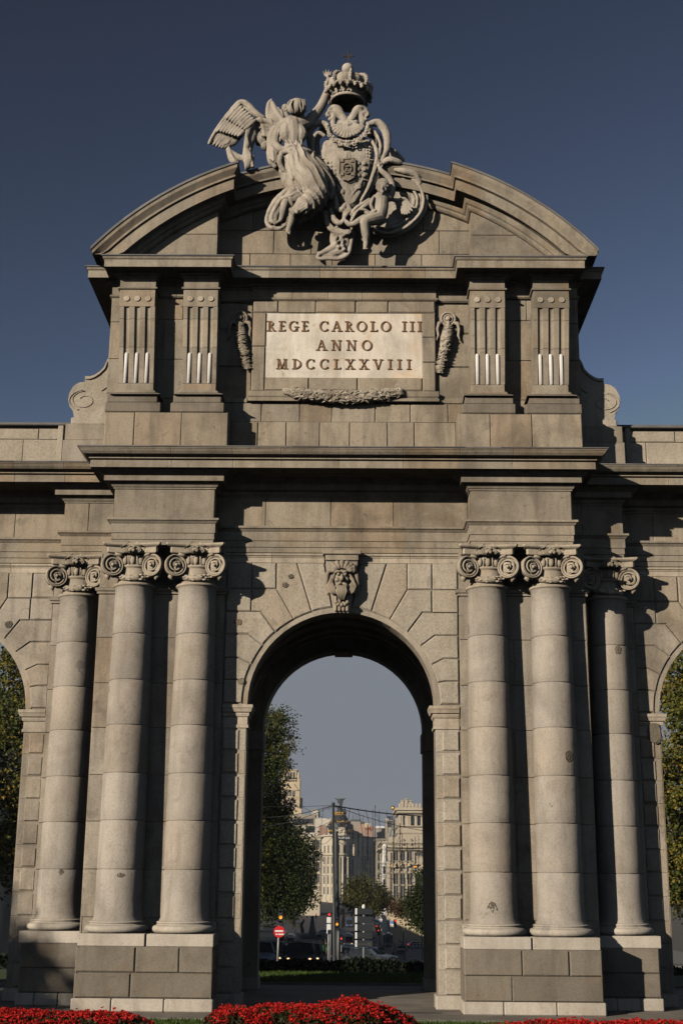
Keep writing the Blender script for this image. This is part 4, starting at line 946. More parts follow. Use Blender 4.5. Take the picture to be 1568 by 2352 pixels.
# ---- coat of arms -----------------------------------------------------
o0 = c1(915, 960, -.8)
coat = empty('coat_of_arms', tuple(o0), 'carved stone shield with scallop shell, chain collar and crown on the pediment', 'coat of arms')
b = MB(); sh = [(760, 640), (775, 600), (812, 572), (905, 560), (1000, 565), (1045, 590), (1060, 650), (1056, 720), (1036, 810), (1004, 890), (960, 960), (925, 985), (890, 970), (850, 900), (845, 830), (800, 760), (770, 700)]
cx_, cz_ = 915, 760
vs = []; rg = [(1.0, -.62), (1.0, -.88), (.86, -.98), (.5, -1.04), (.02, -1.06)]
for f, Y in rg:
    for x, y in sh: vs.append(c1(cx_+(x-cx_)*f, cz_+(y-cz_)*f, Y))
n = len(sh); fs = [[k*n+i, (k)*n+(i+1) % n, (k+1)*n+(i+1) % n, (k+1)*n+i] for k in range(4) for i in range(n)]+[[i for i in range(n)]]
b.add(vs, fs, .6)
def YS(x, y): d = math.hypot((x-915)/150, (y-760)/210); return -1.06+.12*min(d, 1)**2
def L(pts, r=4): S(b, [(x, y, YS(x, y), r) for x, y in pts], 1, 5)
L([(765, 692), (960, 690), (1056, 700)], 4); L([(908, 615), (905, 690)], 4); L([(978, 620), (978, 690), (958, 700), (956, 800), (1028, 816)], 4); L([(850, 606), (852, 690)]); L([(848, 815), (955, 820)], 3)
for k in range(6): L([(785+k*12, 605), (786+k*12, 680)], 3)
for k in range(3): L([(925+k*16, 650), (926+k*16, 686)], 3)
L([(860, 620), (898, 685)], 3); L([(898, 620), (862, 685)], 3); L([(912, 645), (975, 645)], 3)
for i in range(3):
    for j in range(2): blob(b, 974+j*34, 718+i*34, YS(990, 750)-.02, 13, (1, .6, 1))
for i in range(4):
    for j in range(4):
        blob(b, 992+j*16, 624+i*18, YS(1010, 650)-.02, 6); 
        if j < 3: blob(b, 796+j*22, 712+i*22, YS(810, 740)-.02, 7, (1, .6, 1.2))
for k in range(5): L([(852+k*12, 840+k*18), (862+k*10, 870+k*18), (850+k*14, 880+k*16)], 5); L([(930+k*14, 910-k*18), (950+k*12, 880-k*18), (942+k*16, 870-k*14)], 6)
L([(908, 820), (907, 935)], 4); L([(862, 822), (905, 935)], 3); L([(955, 822), (910, 935)], 3); blob(b, 975, 850, YS(970, 850)-.02, 18, (1, .5, 1)); blob(b, 880, 880, YS(880, 880)-.02, 16, (1, .5, 1))
shield = remesh(b, 'shield', ST, coat, .015, 0, grime)
b = MB()                                                              # small escutcheon in the middle
es = [(866, 692), (955, 692), (955, 780), (944, 804), (910, 818), (878, 804), (866, 780)]
b.prism([(c1(x, y, -1.1).x, c1(x, y, -1.1).z) for x, y in es], -1.14, -1.0)
for q in range(len(es)): p0, p1 = es[q], es[(q+1) % len(es)]; S(b, [(*p0, -1.15, 4), (*p1, -1.15, 4)], 1, 5)
S(b, [(910+24*math.cos(a), 747+30*math.sin(a), -1.17, 5) for a in [k*math.pi/8 for k in range(17)]], 1, 6)
for (x, y) in ((905, 737), (915, 737), (910, 752), (903, 762), (917, 762)): blob(b, x, y, -1.17, 7)
for (x, y) in ((880, 708), (940, 708), (880, 785), (940, 785)):
    b_ = [(x-9, y-9), (x+9, y-9), (x+9, y+9), (x-9, y+9)]; b.prism([(c1(u, v, -1.1).x, c1(u, v, -1.1).z) for u, v in b_], -1.18, -1.12); blob(b, x, y-12, -1.15, 6)
b.build('escutcheon', M['wc'], shield)
b = MB()                                                              # cartouche frame
S(b, [(700, 640, -.8, 14), (694, 580, -.85, 18), (700, 530, -.9, 22), (735, 492, -.95, 22), (785, 495, -.95, 18), (800, 520, -1.0, 12)], 5, 10)
S(b, [(735, 690, -.85, 10), (715, 640, -.95, 12), (718, 580, -1.0, 13), (745, 545, -1.0, 12), (780, 560, -1.0, 10)], 5)
S(b, [(750, 700, -.7, 26), (735, 640, -.6, 34), (735, 580, -.6, 36), (775, 530, -.6, 30)], 4, 10, .6)
S(b, [(1028, 512, -1.0, 12), (1048, 492, -.98, 20), (1090, 490, -.95, 24), (1125, 530, -.92, 24), (1140, 590, -.9, 22), (1132, 650, -.9, 19), (1108, 700, -.92, 16), (1080, 770, -.95, 14), (1052, 850, -.95, 14), (1010, 930, -.95, 14), (975, 985, -.98, 12)], 5, 10)
S(b, [(1050, 590, -1.0, 9), (1075, 640, -1.02, 12), (1078, 700, -1.02, 12), (1050, 800, -1.02, 11), (1015, 890, -1.02, 10), (985, 950, -1.02, 9)], 5)
S(b, [(1045, 545, -.7, 30), (1085, 580, -.65, 38), (1095, 650, -.65, 30), (1085, 700, -.7, 18)], 4, 10, .6)
S(b, [(1046, 520, -.98, 10), (1080, 560, -1.0, 10), (1100, 620, -1.0, 9), (1090, 690, -1.0, 8)], 4)
S(b, [(770, 770, -.9, 10), (800, 800, -.95, 12), (835, 880, -.95, 14), (850, 950, -.95, 14), (850, 985, -.97, 12)], 4)
S(b, [(850, 975, -1.0, 14), (880, 985, -1.08, 16), (905, 950, -1.06, 14), (925, 985, -1.08, 14), (905, 1015, -1.1, 12)], 4)
S(b, [(815, 985, -1.0, 10), (838, 1040, -1.05, 17), (870, 1062, -1.08, 16), (892, 1040, -1.08, 14), (900, 1000, -1.06, 14), (925, 985, -1.08, 13), (945, 1010, -1.05, 16), (940, 1050, -1.0, 14)], 5)
S(b, [(800, 900, -.6, 40), (850, 980, -.6, 46), (920, 1010, -.6, 46)], 3)
remesh(b, 'cartouche_frame', ST, coat, .02, 1, grime)
b = MB()                                                              # helmet-like scrolls under the crown
for s, X in ((-1, 808), (1, 1018)):
    Sx = lambda x: 913+s*(913-x) if s > 0 else x
    S(b, [(Sx(895), 475, -1.0, 26), (Sx(872), 440, -1.0, 26), (Sx(858), 412, -.98, 24), (Sx(830), 402, -.95, 20), (Sx(808), 415, -.95, 12)], 4, 10)
    S(b, [(Sx(832), 500, -.98, 16), (Sx(830), 470, -.98, 20), (Sx(845), 430, -.96, 24)], 4, 10)
    q = [(X+28*math.cos(a)*(1-.09*k), 440+28*math.sin(a)*(1-.09*k), -1.05-.005*k, 9-.4*k) for k, a in enumerate([i*.75*s+math.pi/2 for i in range(9)])]
    S(b, q, 3, 7); blob(b, X, 440, -.98, 24, (1, .8, 1))
b.build('tmp_', ST); bpy.data.objects.remove(bpy.data.objects['tmp_'])
remesh(b, 'helm_scrolls', ST, coat, .024, 1)
b = MB()                                                              # scallop shell
for k in range(13):
    f = k/12-.5; a = f*2.3; S(b, [(913+22*f, 468, -1.08, 6), (913+math.sin(a)*52, 478+math.cos(a)*46, -1.14, 9), (913+math.sin(a)*97, 478+math.cos(a)*84-6*abs(f), -1.12, 10.5)], 3, 7)
S(b, [(870, 490, -1.02, 20), (913, 510, -1.03, 34), (956, 490, -1.02, 20)], 3)
S(b, [(820, 535, -1.05, 6), (905, 570, -1.12, 6), (1005, 535, -1.05, 6)], 5, 6)
remesh(b, 'scallop_shell', ST, coat, .015, 0, grime)
b = MB(); r_ = random.Random(2)                                       # chain collar
for strand, (dy, rr, Y) in enumerate(((0, 9, -1.12), (22, 11, -1.14))):
    base = cat([(798, 498, 0, 0), (808, 545, 0, 0), (850, 588, 0, 0), (912, 602, 0, 0), (968, 588, 0, 0), (1012, 545, 0, 0), (1028, 500, 0, 0)], 6)
    for i, (x, y, *_) in enumerate(base): 
        q = 1-abs(x-912)/120; blob(b, x+r_.uniform(-3, 3), y+dy*(.5+.5*q)-8+r_.uniform(-4, 4), Y-.03, rr*r_.uniform(.6, 1.15))
        if i % 4 == 2: S(b, [(x+9*math.cos(a), y+dy*.6+9*math.sin(a), Y-.06, 4) for a in [k*1.05 for k in range(7)]], 1, 5)
b.build('chain_collar', ST, coat)
# crown
cc = c1(914, 352, -.92); T3 = Matrix.Rotation(R_(3), 3, 'Y')
crown = empty('crown', (0, 0, 0)); crown.parent = coat; crown.matrix_parent_inverse = Matrix.Translation(-Vector(coat.location))
def CRW(x, y, z): return cc+T3 @ Vector((x, y, z))
b = MB()
def ring(prof, n=36, t=.5):
    vs = [CRW(r*math.cos(2*math.pi*i/n), r*math.sin(2*math.pi*i/n), z) for r, z in prof for i in range(n)]
    b.add(vs, [[k*n+i, k*n+(i+1) % n, (k+1)*n+(i+1) % n, (k+1)*n+i] for k in range(len(prof)-1) for i in range(n)], t, True)
b.ball(CRW(0, 0, .40), .42, 16, 10, (1, 1, .8)); ring([(.44, .30), (.44, -.13), (.50, -.16), (.545, -.14), (.55, -.09), (.50, -.06), (.49, 0), (.50, .06), (.54, .09), (.545, .13), (.50, .15), (.46, .3)])
for i in range(28): a = 2*math.pi*i/28; b.ball(CRW(.515*math.cos(a), .515*math.sin(a), .0), .038, 7, 5)
for i in range(20):                                                   # drooping leaf ring above the rim
    a = 2*math.pi*i/20; k1 = 1.0 if i % 2 else .8; dr = Vector((math.cos(a), math.sin(a), 0)); tg = Vector((-math.sin(a), math.cos(a), 0))
    for (rr, z, q) in ((.56, .16, .075), (.64, .19, .085), (.70, .16, .08), (.73, .09, .06)): b.ball(CRW(*(dr*rr+Vector((0, 0, z)))), q*k1, 8, 6)
    for sg in (-1, 1): b.ball(CRW(*(dr*.70+tg*sg*.07+Vector((0, 0, .21)))), .05*k1, 7, 5)
b.build('rim', ST, crown)
b = MB()
for i in range(8):                                                    # cushion lobes between the arches
    a = 2*math.pi*(i+.5)/8; b.ball(CRW(.39*math.cos(a), .39*math.sin(a), .43), .29, 14, 10, (1, 1, .9))
remesh(b, 'cap', ST, crown, .03, 3)
b = MB()
for i in range(8):
    a = 2*math.pi*i/8-math.pi/2+.1
    P_ = [CRW(r*math.cos(a), r*math.sin(a), z) for r, z in ((.66, .26), (.71, .38), (.70, .52), (.60, .65), (.40, .73), (.16, .76))]
    b.tube(P_, .05, 6); 
    for k in range(9): q = k/8*(len(P_)-1); j = min(int(q), len(P_)-2); p = P_[j].lerp(P_[j+1], q-j); b.ball(p+Vector((math.cos(a), math.sin(a), .3))*.045, .036, 7, 5)
for k in range(9): a = k*.7; b.ball(CRW(.17*math.cos(a), .17*math.sin(a), .79+.03*(k % 2)), .085, 8, 6)
b.build('arches', ST, crown)
b = MB(); oc = c1(912, 180, -.92); b.ball(oc, .185, 20, 14); b.ball(oc-Vector((0, 0, .2)), .11, 12, 8); orb = b.build('orb', ST, crown)
b = MB(); cb = c1(916, 150, -.92); ct = c1(917, 80, -.92)
b.box(cb.x-.02, cb.x+.02, -.94, -.90, cb.z-.03, ct.z); zc = c1(917, 107, -.92).z; b.box(cb.x-.155, cb.x+.155, -.935, -.905, zc-.022, zc+.022)
for dx, dz in ((-.155, 0), (.155, 0), (0, ct.z-zc)): b.ball((cb.x+dx, -.92, zc+dz), .032, 8, 6); b.ball((cb.x+dx*.8, -.92, zc+dz*.85+.0), .03, 8, 6)
b.build('cross', M['iron'], orb)
# cloth billowing round the shield on the right, fleece and chain below
b = MB()
def arcs(off, r, Y): S(b, [(1118+off*.2, 716+off*.5, Y, r), (1180, 712+off*.7, Y, r), (1240-off*.4, 745+off, Y, r*1.1), (1300-off*.8, 790+off, Y, r), (1345-off, 850+off*.6, Y, r), (1362-off, 925, Y, r), (1345-off*.9, 1000-off*.3, Y, r), (1290-off*.6, 1068-off*.7, Y, r), (1220-off*.3, 1112-off*.8, Y, r*1.1), (1140, 1132-off*.8, Y, r), (1060, 1110-off*.6, Y, r)], 5, 8)
for k, (o_, r, Y) in enumerate(((0, 12, -.62), (18, 10, -.74), (34, 11, -.60), (52, 9, -.68), (72, 12, -.54), (96, 12, -.46), (122, 14, -.42))): arcs(o_, r, Y)
blob(b, 1215, 925, -.42, 158, (.9, .16, 1.2)); blob(b, 1110, 1060, -.5, 80, (1.2, .25, .8)); blob(b, 1150, 980, -.36, 120, (.85, .12, 1.0))
S(b, [(1105, 720, -.9, 16), (1150, 700, -.95, 22), (1200, 712, -.9, 18), (1230, 730, -.8, 10)], 4); S(b, [(1185, 755, -.85, 12), (1240, 765, -.85, 20), (1300, 785, -.8, 18), (1325, 830, -.75, 12)], 4)
S(b, [(1150, 635, -.35, 14), (1185, 665, -.35, 20), (1225, 700, -.35, 14)], 3); S(b, [(1140, 660, -.4, 26), (1180, 700, -.45, 24)], 3)
for k in range(4): S(b, [(1190+k*8, 800+k*30, -.62, 9), (1250+k*4, 830+k*30, -.56, 10), (1290-k*4, 900+k*25, -.5, 9)], 4, 6)
S(b, [(1085, 705, -1.0, 12), (1060, 780, -1.05, 10), (1030, 860, -1.05, 11), (990, 930, -1.05, 10)], 4)
remesh(b, 'billowing_cloth', ST, coat, .02, 1, grime)
b = MB(); r_ = random.Random(9)
ch = cat([(790, 1005, 0, 0), (800, 1060, 0, 0), (825, 1095, 0, 0), (870, 1105, 0, 0), (915, 1110, 0, 0)], 3)
for i, (x, y, *_) in enumerate(ch): S(b, [(x+14*math.cos(a), y+14*math.sin(a), -.9-.02*(i % 2), 6) for a in [k*1.05 for k in range(7)]], 1, 6); blob(b, x, y, -.92, 7)
S(b, [(850, 1090, -.7, 26), (835, 1150, -.72, 26), (840, 1190, -.75, 26), (800, 1215, -.78, 20), (750, 1238, -.8, 12)], 4)
S(b, [(750, 1232, -.8, 12), (745, 1262, -.8, 10), (810, 1262, -.8, 11), (870, 1262, -.78, 12), (915, 1235, -.76, 14), (930, 1180, -.72, 12), (940, 1120, -.7, 11), (935, 1085, -.65, 8)], 5)
S(b, [(800, 1235, -.72, 20), (860, 1225, -.72, 28), (900, 1180, -.7, 26), (890, 1130, -.7, 22)], 4)
for k in range(26): blob(b, r_.uniform(840, 915), r_.uniform(1115, 1215), -.86+r_.uniform(-.04, .04), r_.uniform(7, 13))
blob(b, 850, 1225, -.7, 50, (1.6, .5, .7)); blob(b, 890, 1160, -.66, 44, (.9, .5, 1.5)); blob(b, 800, 1245, -.74, 30, (1.8, .5, .6))
remesh(b, 'fleece_pendant', M['wc'] if False else ST, coat, .022, 1, None)
# ---- cherub -----------------------------------------------------------
o0 = c1(1090, 1060, -1.1)
cher = empty('cherub_statue', tuple(o0), 'small naked stone cherub sitting under the shield with one leg hanging and an arm raised', 'statue')
b = MB()
blob(b, 1112, 856, -1.28, 36, (.95, 1, 1.1)); blob(b, 1108, 876, -1.36, 20, (1.1, .8, .8))
for s in (-1, 1): blob(b, 1110+s*16, 872, -1.38, 11); blob(b, 1110+s*13, 846, -1.445, 4.5); S(b, [(1110+s*5, 838, -1.45, 3.5), (1110+s*14, 835, -1.45, 4), (1110+s*22, 839, -1.42, 3)], 2, 5); blob(b, 1112+s*35, 860, -1.28, 8, (.6, 1, 1.2))
S(b, [(1110, 846, -1.46, 4), (1110, 860, -1.50, 6)], 2, 6); S(b, [(1102, 878, -1.46, 3.5), (1110, 880, -1.475, 4.5), (1118, 878, -1.46, 3.5)], 2, 6); blob(b, 1110, 888, -1.43, 8)
S(b, [(1112, 885, -1.24, 18), (1106, 905, -1.2, 22)], 2)
S(b, [(1072, 918, -1.18, 22), (1105, 912, -1.2, 26), (1148, 915, -1.12, 24)], 3); S(b, [(1104, 920, -1.18, 42), (1103, 955, -1.2, 43), (1096, 995, -1.22, 44), (1086, 1030, -1.18, 42)], 4, 14)
blob(b, 1098, 985, -1.3, 30)
S(b, [(1150, 915, -1.1, 22), (1166, 880, -1.05, 20), (1164, 835, -1.02, 19), (1142, 795, -1.05, 18), (1112, 768, -1.1, 15), (1096, 748, -1.12, 12)], 4, 10); hand(b, 1096, 748, -1.12, -25, .85, .2, 28)
S(b, [(1070, 920, -1.2, 20), (1040, 945, -1.3, 18), (1005, 968, -1.38, 15), (975, 990, -1.42, 12), (962, 1000, -1.42, 10)], 4, 10); hand(b, 962, 1000, -1.42, -120, .75, .2, 26)
S(b, [(1090, 1030, -1.2, 42), (1050, 1038, -1.36, 36), (1014, 1050, -1.46, 29), (1012, 1090, -1.42, 25), (1016, 1130, -1.36, 22), (1017, 1165, -1.32, 15), (1015, 1185, -1.32, 15)], 4, 12)
S(b, [(1017, 1180, -1.30, 14), (1013, 1198, -1.40, 13), (1011, 1206, -1.46, 9)], 3, 8)
for k in range(5): blob(b, 1000+k*6, 1208-k*.8, -1.50, 4.5-(k < 4)*.8)
S(b, [(1075, 1030, -1.1, 38), (1025, 1028, -1.2, 31), (982, 1045, -1.28, 25), (955, 1062, -1.32, 22), (925, 1068, -1.36, 15), (908, 1055, -1.38, 13), (900, 1045, -1.4, 9)], 4, 12)
for k in range(5): blob(b, 896+k*2, 1040+k*7-10, -1.42, 4.5)
remesh(b, 'body', ST, cher, .018, 1)
b = MB(); r_ = random.Random(6); blob(b, 1112, 838, -1.25, 37, (1, 1, .9))
for k in range(30): a = r_.uniform(math.pi*.95, 2.05*math.pi); q = r_.uniform(24, 37); blob(b, 1112+q*math.cos(a), 846+q*math.sin(a)*1.05, -1.30-r_.uniform(-.08, .08), r_.uniform(6, 9))
remesh(b, 'hair', ST, cher, .02, 1)
b = MB()
for k in range(6): f = k/5; blade(b, (lerp(1215, 1235, f), lerp(955, 925, f)), (lerp(1225, 1300, f), lerp(1012, 975, f)+18*math.sin(f*3)), 10, -.85, -.85, .04)
S(b, [(1165, 925, -1.0, 12), (1200, 930, -.9, 12), (1235, 920, -.88, 10), (1262, 940, -.86, 7)], 4)
remesh(b, 'wing', M['statue'], cher, .02, 1)
b = MB()
S(b, [(1060, 915, -1.35, 9), (1045, 955, -1.44, 10), (1060, 990, -1.4, 10), (1040, 1000, -1.4, 9), (1010, 985, -1.45, 9), (975, 985, -1.48, 9), (955, 1010, -1.45, 9), (935, 1045, -1.4, 10)], 5)
S(b, [(1035, 925, -1.3, 10), (1000, 950, -1.25, 12), (960, 975, -1.25, 12), (935, 1010, -1.3, 10)], 4); S(b, [(1070, 990, -1.42, 10), (1040, 1010, -1.42, 10), (1015, 1000, -1.42, 8)], 3)
remesh(b, 'loincloth', ST, cher, .02, 1)
# ================================================================== GROUND, STREET AND WHAT LIES BEYOND
GP = [(-400, .1), (-60, 0), (14.5, 0), (45, -1.6), (225, -10.6), (300, -12.4), (420, -14.5), (600, -13), (900, -7), (2000, 8), (9000, 10)]
def gz(Y):
    for (a, za), (b_, zb) in zip(GP, GP[1:]):
        if Y <= b_: return za+(zb-za)*(Y-a)/(b_-a)
    return GP[-1][1]
def nmat(name, c0, c1_, sc=3, rough=.9, bump=.2, c2=None, sc2=.2):
    m, t, n, b = mat(name); L = t.links.new; g = n.new('ShaderNodeNewGeometry')
    a = n.new('ShaderNodeTexNoise'); a.inputs['Scale'].default_value = sc; a.inputs['Detail'].default_value = 6; L(g.outputs['Position'], a.inputs['Vector'])
    r = ramp(n, [(.35, c0), (.65, c1_)]); L(a.outputs['Fac'], r.inputs[0]); out = r.outputs[0]
    if c2:
        d = n.new('ShaderNodeTexNoise'); d.inputs['Scale'].default_value = sc2; L(g.outputs['Position'], d.inputs['Vector'])
        r2 = ramp(n, [(.45, (0, 0, 0)), (.62, (1, 1, 1))]); L(d.outputs['Fac'], r2.inputs[0]); mx = n.new('ShaderNodeMix'); mx.data_type = 'RGBA'
        L(r2.outputs[0], mx.inputs[0]); L(out, mx.inputs[6]); mx.inputs[7].default_value = (*c2, 1); out = mx.outputs[2]
    L(out, b.inputs['Base Color']); b.inputs['Roughness'].default_value = rough
    bp = n.new('ShaderNodeBump'); bp.inputs['Strength'].default_value = bump; L(a.outputs['Fac'], bp.inputs['Height']); L(bp.outputs[0], b.inputs['Normal'])
    return m
M['earth'] = nmat('ground_earth', (.06, .055, .045), (.09, .08, .06), .5)
M['asphalt'] = nmat('asphalt', (.045, .045, .048), (.065, .064, .066), 1.2, .75, .1, (.05, .05, .052))
M['paving'] = nmat('paving', (.20, .17, .135), (.27, .235, .19), 2.5, .9, .1, (.16, .14, .115), .6)
M['pave2'] = nmat('pavement_slabs', (.15, .14, .125), (.20, .185, .165), 1.5, .9, .1)
M['soil'] = nmat('soil', (.04, .03, .02), (.07, .05, .035), 8)
M['lawn'] = nmat('lawn_base', (.035, .06, .012), (.055, .085, .02), 4)
M['paint'] = simple('road_paint', (.55, .55, .52), .8)
def sheet(name, x0, x1, ys, dz, m, kind='structure', mb=None, xs=None):
    b = MB(); b.add([(x, y, gz(y)+dz) for y in ys for x in (x0, x1)], [(2*i, 2*i+1, 2*i+3, 2*i+2) for i in range(len(ys)-1)], .5)
    o = b.build(name, m); tag(o, kind=kind); return o
yy = [-400, -60, 14.5, 45, 225, 300, 420, 600, 900, 2000, 9000]
sheet('ground', -5000, 5000, yy, -.03, M['earth'])
sheet('plaza_paving', -60, 60, [-3.3, 8.5], .004, M['paving'])
sheet('road', -40, 40, [19.3, 45, 225, 300, 420, 600, 900, 1400], .0, M['asphalt'])
b = MB()                                                              # kerb stones round the monument paving
for k in range(40): b.cbox(-20+k, -19.01+k, -3.42, -3.28, -.02, .06, .01); b.cbox(-20+k, -19.01+k, 8.5, 8.62, -.02, .08, .01)
tag(b.build('kerb', M['pave2']), kind='structure')
b = MB(); r = random.Random(3)
for k in range(26): x = -13+k*1.0; b.box(x, x+.99, 19.0, 19.25, -.2, .1)
tag(b.build('kerb_beyond', M['pave2']), kind='structure')
for (x, y) in ((1.9, -2.15), (2.35, -2.15), (1.45, -2.15)):
    pass
b = MB()
for k in range(24): b.box(1.35+k*.055, 1.38+k*.055, -1.02, -.90, .006, .016)
b.box(1.33, 2.70, -1.04, -.88, .005, .008); tag(b.build('drain_grate', M['iron']), 'long slotted iron drain grate in the paving at the foot of the arch', 'drain')
# right-hand pavement beyond with kerb
def strip(name, pts, dz, m, th=.12):
    b = MB(); vs = []
    for (xa, xb, y) in pts: vs += [(xa, y, gz(y)+dz), (xb, y, gz(y)+dz), (xa, y, gz(y)-.1), (xb, y, gz(y)-.1)]
    fs = []
    for i in range(len(pts)-1):
        a = 4*i; fs += [(a, a+1, a+5, a+4), (a+4, a+6, a+2, a), (a+1, a+3, a+7, a+5)]
    fs.append((0, 2, 3, 1)); b.add(vs, fs, .5); return tag(b.build(name, m), kind='structure')
strip('pavement_right', [(26, 60, 60), (28, 70, 225), (28.5, 80, 300), (30, 90, 420)], .14, M['pave2'])
strip('pavement_left', [(-70, -17, 60), (-80, -25, 225), (-90, -32, 420)], .14, M['pave2'])
strip('traffic_island', [(-.6, 1.2, 30), (-1.0, 1.7, 34), (-.7, 1.5, 39), (.1, .9, 42)], .15, M['pave2'])
b = MB()                                                              # white lane marks
for (x, y, l, w) in ((8, 70, 3, .12), (8.2, 80, 3, .12), (8.5, 92, 3, .12), (13, 110, 4, .15), (13.5, 130, 4, .15), (12, 90, 3, .12), (16, 150, 4, .15), (17, 180, 5, .15), (-6, 80, 3, .12), (-6, 100, 4, .12), (3, 60, 2.5, .12)):
    b.add([(x, y, gz(y)+.006), (x+w, y, gz(y)+.006), (x+w, y+l, gz(y+l)+.006), (x, y+l, gz(y+l)+.006)], [(0, 1, 2, 3)])
for (y, x0, x1) in ((235, -10, 30), (52, -12, -4), (150, 2, 26)): b.add([(x0, y, gz(y)+.007), (x1, y, gz(y)+.007), (x1, y+.5, gz(y+.5)+.007), (x0, y+.5, gz(y+.5)+.007)], [(0, 1, 2, 3)])
tag(b.build('road_markings', M['paint']), kind='structure')
# ---------------------------------------------------------------- leaf material and foliage makers
def leafmat(name, cols, trans=.25, rough=.6):
    m, t, n, b = mat(name); L = t.links.new; a = n.new('ShaderNodeAttribute'); a.attribute_name = 'tint'
    r = ramp(n, [(i/(len(cols)-1), c) for i, c in enumerate(cols)]); L(a.outputs['Fac'], r.inputs[0]); L(r.outputs[0], b.inputs['Base Color'])
    b.inputs['Roughness'].default_value = rough; b.inputs['Specular IOR Level'].default_value = .2
    tr = n.new('ShaderNodeBsdfTranslucent'); L(r.outputs[0], tr.inputs[0]); ms = n.new('ShaderNodeMixShader'); ms.inputs[0].default_value = trans
    L(b.outputs[0], ms.inputs[1]); L(tr.outputs[0], ms.inputs[2]); L(ms.outputs[0], n['Material Output'].inputs[0]); return m
M['leaf_plane'] = leafmat('plane_tree_leaves', [(.02, .035, .008), (.035, .055, .010), (.06, .075, .012), (.13, .12, .02), (.26, .19, .035)])
M['leaf_side'] = leafmat('autumn_side_leaves', [(.03, .045, .01), (.07, .085, .016), (.12, .12, .022), (.21, .17, .03), (.30, .20, .035)])
M['leaf_dark'] = leafmat('dark_leaves', [(.02, .035, .01), (.035, .05, .012), (.05, .065, .018)])
M['leaf_olive'] = leafmat('olive_leaves', [(.05, .055, .012), (.08, .08, .018), (.11, .10, .02)])
M['leaf_brown'] = leafmat('autumn_leaves', [(.08, .045, .02), (.12, .07, .03), (.06, .05, .02)])
M['bark'] = nmat('bark', (.05, .042, .03), (.10, .085, .065), 6)
def leaf(mb, c, d, size, r, t):
    """one pointed leaf blade folded along its rib"""
    d = d.normalized(); sd_ = d.cross(Vector((r.uniform(-1, 1), r.uniform(-1, 1), r.uniform(-1, 1)))).normalized(); nn = d.cross(sd_)
    s_ = size*r.uniform(.7, 1.3); w = s_*.42
    o = len(mb.v); mb.v += [tuple(c), tuple(c+d*s_*.45+sd_*w), tuple(c+d*s_), tuple(c+d*s_*.45-sd_*w), tuple(c+d*s_*.5+nn*w*.25)]
    for q in ((0, 1, 4), (1, 2, 4), (2, 3, 4), (3, 0, 4)): mb.f.append([o+i for i in q]); mb.t.append(t); mb.sm.append(False)
def tree(name, base, clumps, leaves, size, m, trunk, label, group, seed, limbs=6, cat='tree', m2=None):
    """clumps: (dx, dy, z, r, rz) leaf masses relative to the base"""
    r = random.Random(seed); bx, by = base; z0 = gz(by)
    t = empty(name, (bx, by, z0), label, cat, group)
    b = MB(); top = Vector((bx, by, z0+trunk[1]))
    b.tube([(bx, by, z0-.2), (bx+.05, by, z0+.6), (bx+r.uniform(-.15, .15), by, z0+trunk[1]*.5), tuple(top)], [trunk[0]*1.4, trunk[0], trunk[0]*.85, trunk[0]*.7], 10)
    for c in clumps[:limbs+6]:
        e = Vector((bx+c[0]*.8, by+c[1]*.8, z0+c[2]-c[4]*.2)); mid = top.lerp(e, .5)+Vector((r.uniform(-.3, .3), r.uniform(-.3, .3), -.3)); b.tube([tuple(top-Vector((0, 0, r.uniform(0, trunk[1]*.3)))), tuple(mid), tuple(e)], [trunk[0]*.45, trunk[0]*.28, trunk[0]*.1], 6)
    b.build('trunk', M['bark'], t)
    b = MB(); vol = [c[3]**2*c[4] for c in clumps]; tot = sum(vol)
    for c, v in zip(clumps, vol):
        nl = int(leaves*v/tot); sub = []
        for k in range(max(5, nl//26)):                                # twigs: leaf tufts spread in the volume, denser to the outside
            a, u = r.uniform(0, 2*math.pi), r.uniform(-1, 1); q = r.random()**.4; s_ = math.sqrt(1-u*u)
            sub.append((Vector((s_*math.cos(a), s_*math.sin(a), u)), q*(1+.22*noise.noise(Vector((a*1.3, u*2, seed))))))
        for d, q in sub:
            cc_ = Vector((bx+c[0]+d.x*c[3]*q, by+c[1]+d.y*c[3]*q, z0+c[2]+d.z*c[4]*q)); tt = min(max(r.gauss(.45, .25), 0), 1); rr = size*r.uniform(1.6, 3.0)
            for j in range(26):
                o = Vector((r.gauss(0, 1), r.gauss(0, 1), r.gauss(0, .8)))*rr*.55
                leaf(b, cc_+o, o+Vector((0, 0, -.3*rr)), size, r, min(max(tt+r.uniform(-.12, .12), 0), 1))
    b.build('crown', m, t); return t
def clumps_for(r, cx, cy, z0, z1, R1, n):
    out = []
    for k in range(n):
        f = (k+.5)/n; a = r.uniform(0, 6.28); q = R1*math.sin(math.pi*(.18+.72*f))*.62
        out.append((cx+q*math.cos(a)*r.uniform(.3, 1), cy+q*math.sin(a)*r.uniform(.3, 1), lerp(z0, z1, f), R1*r.uniform(.36, .55), (z1-z0)/n*r.uniform(1.0, 1.6)+.5))
    return out
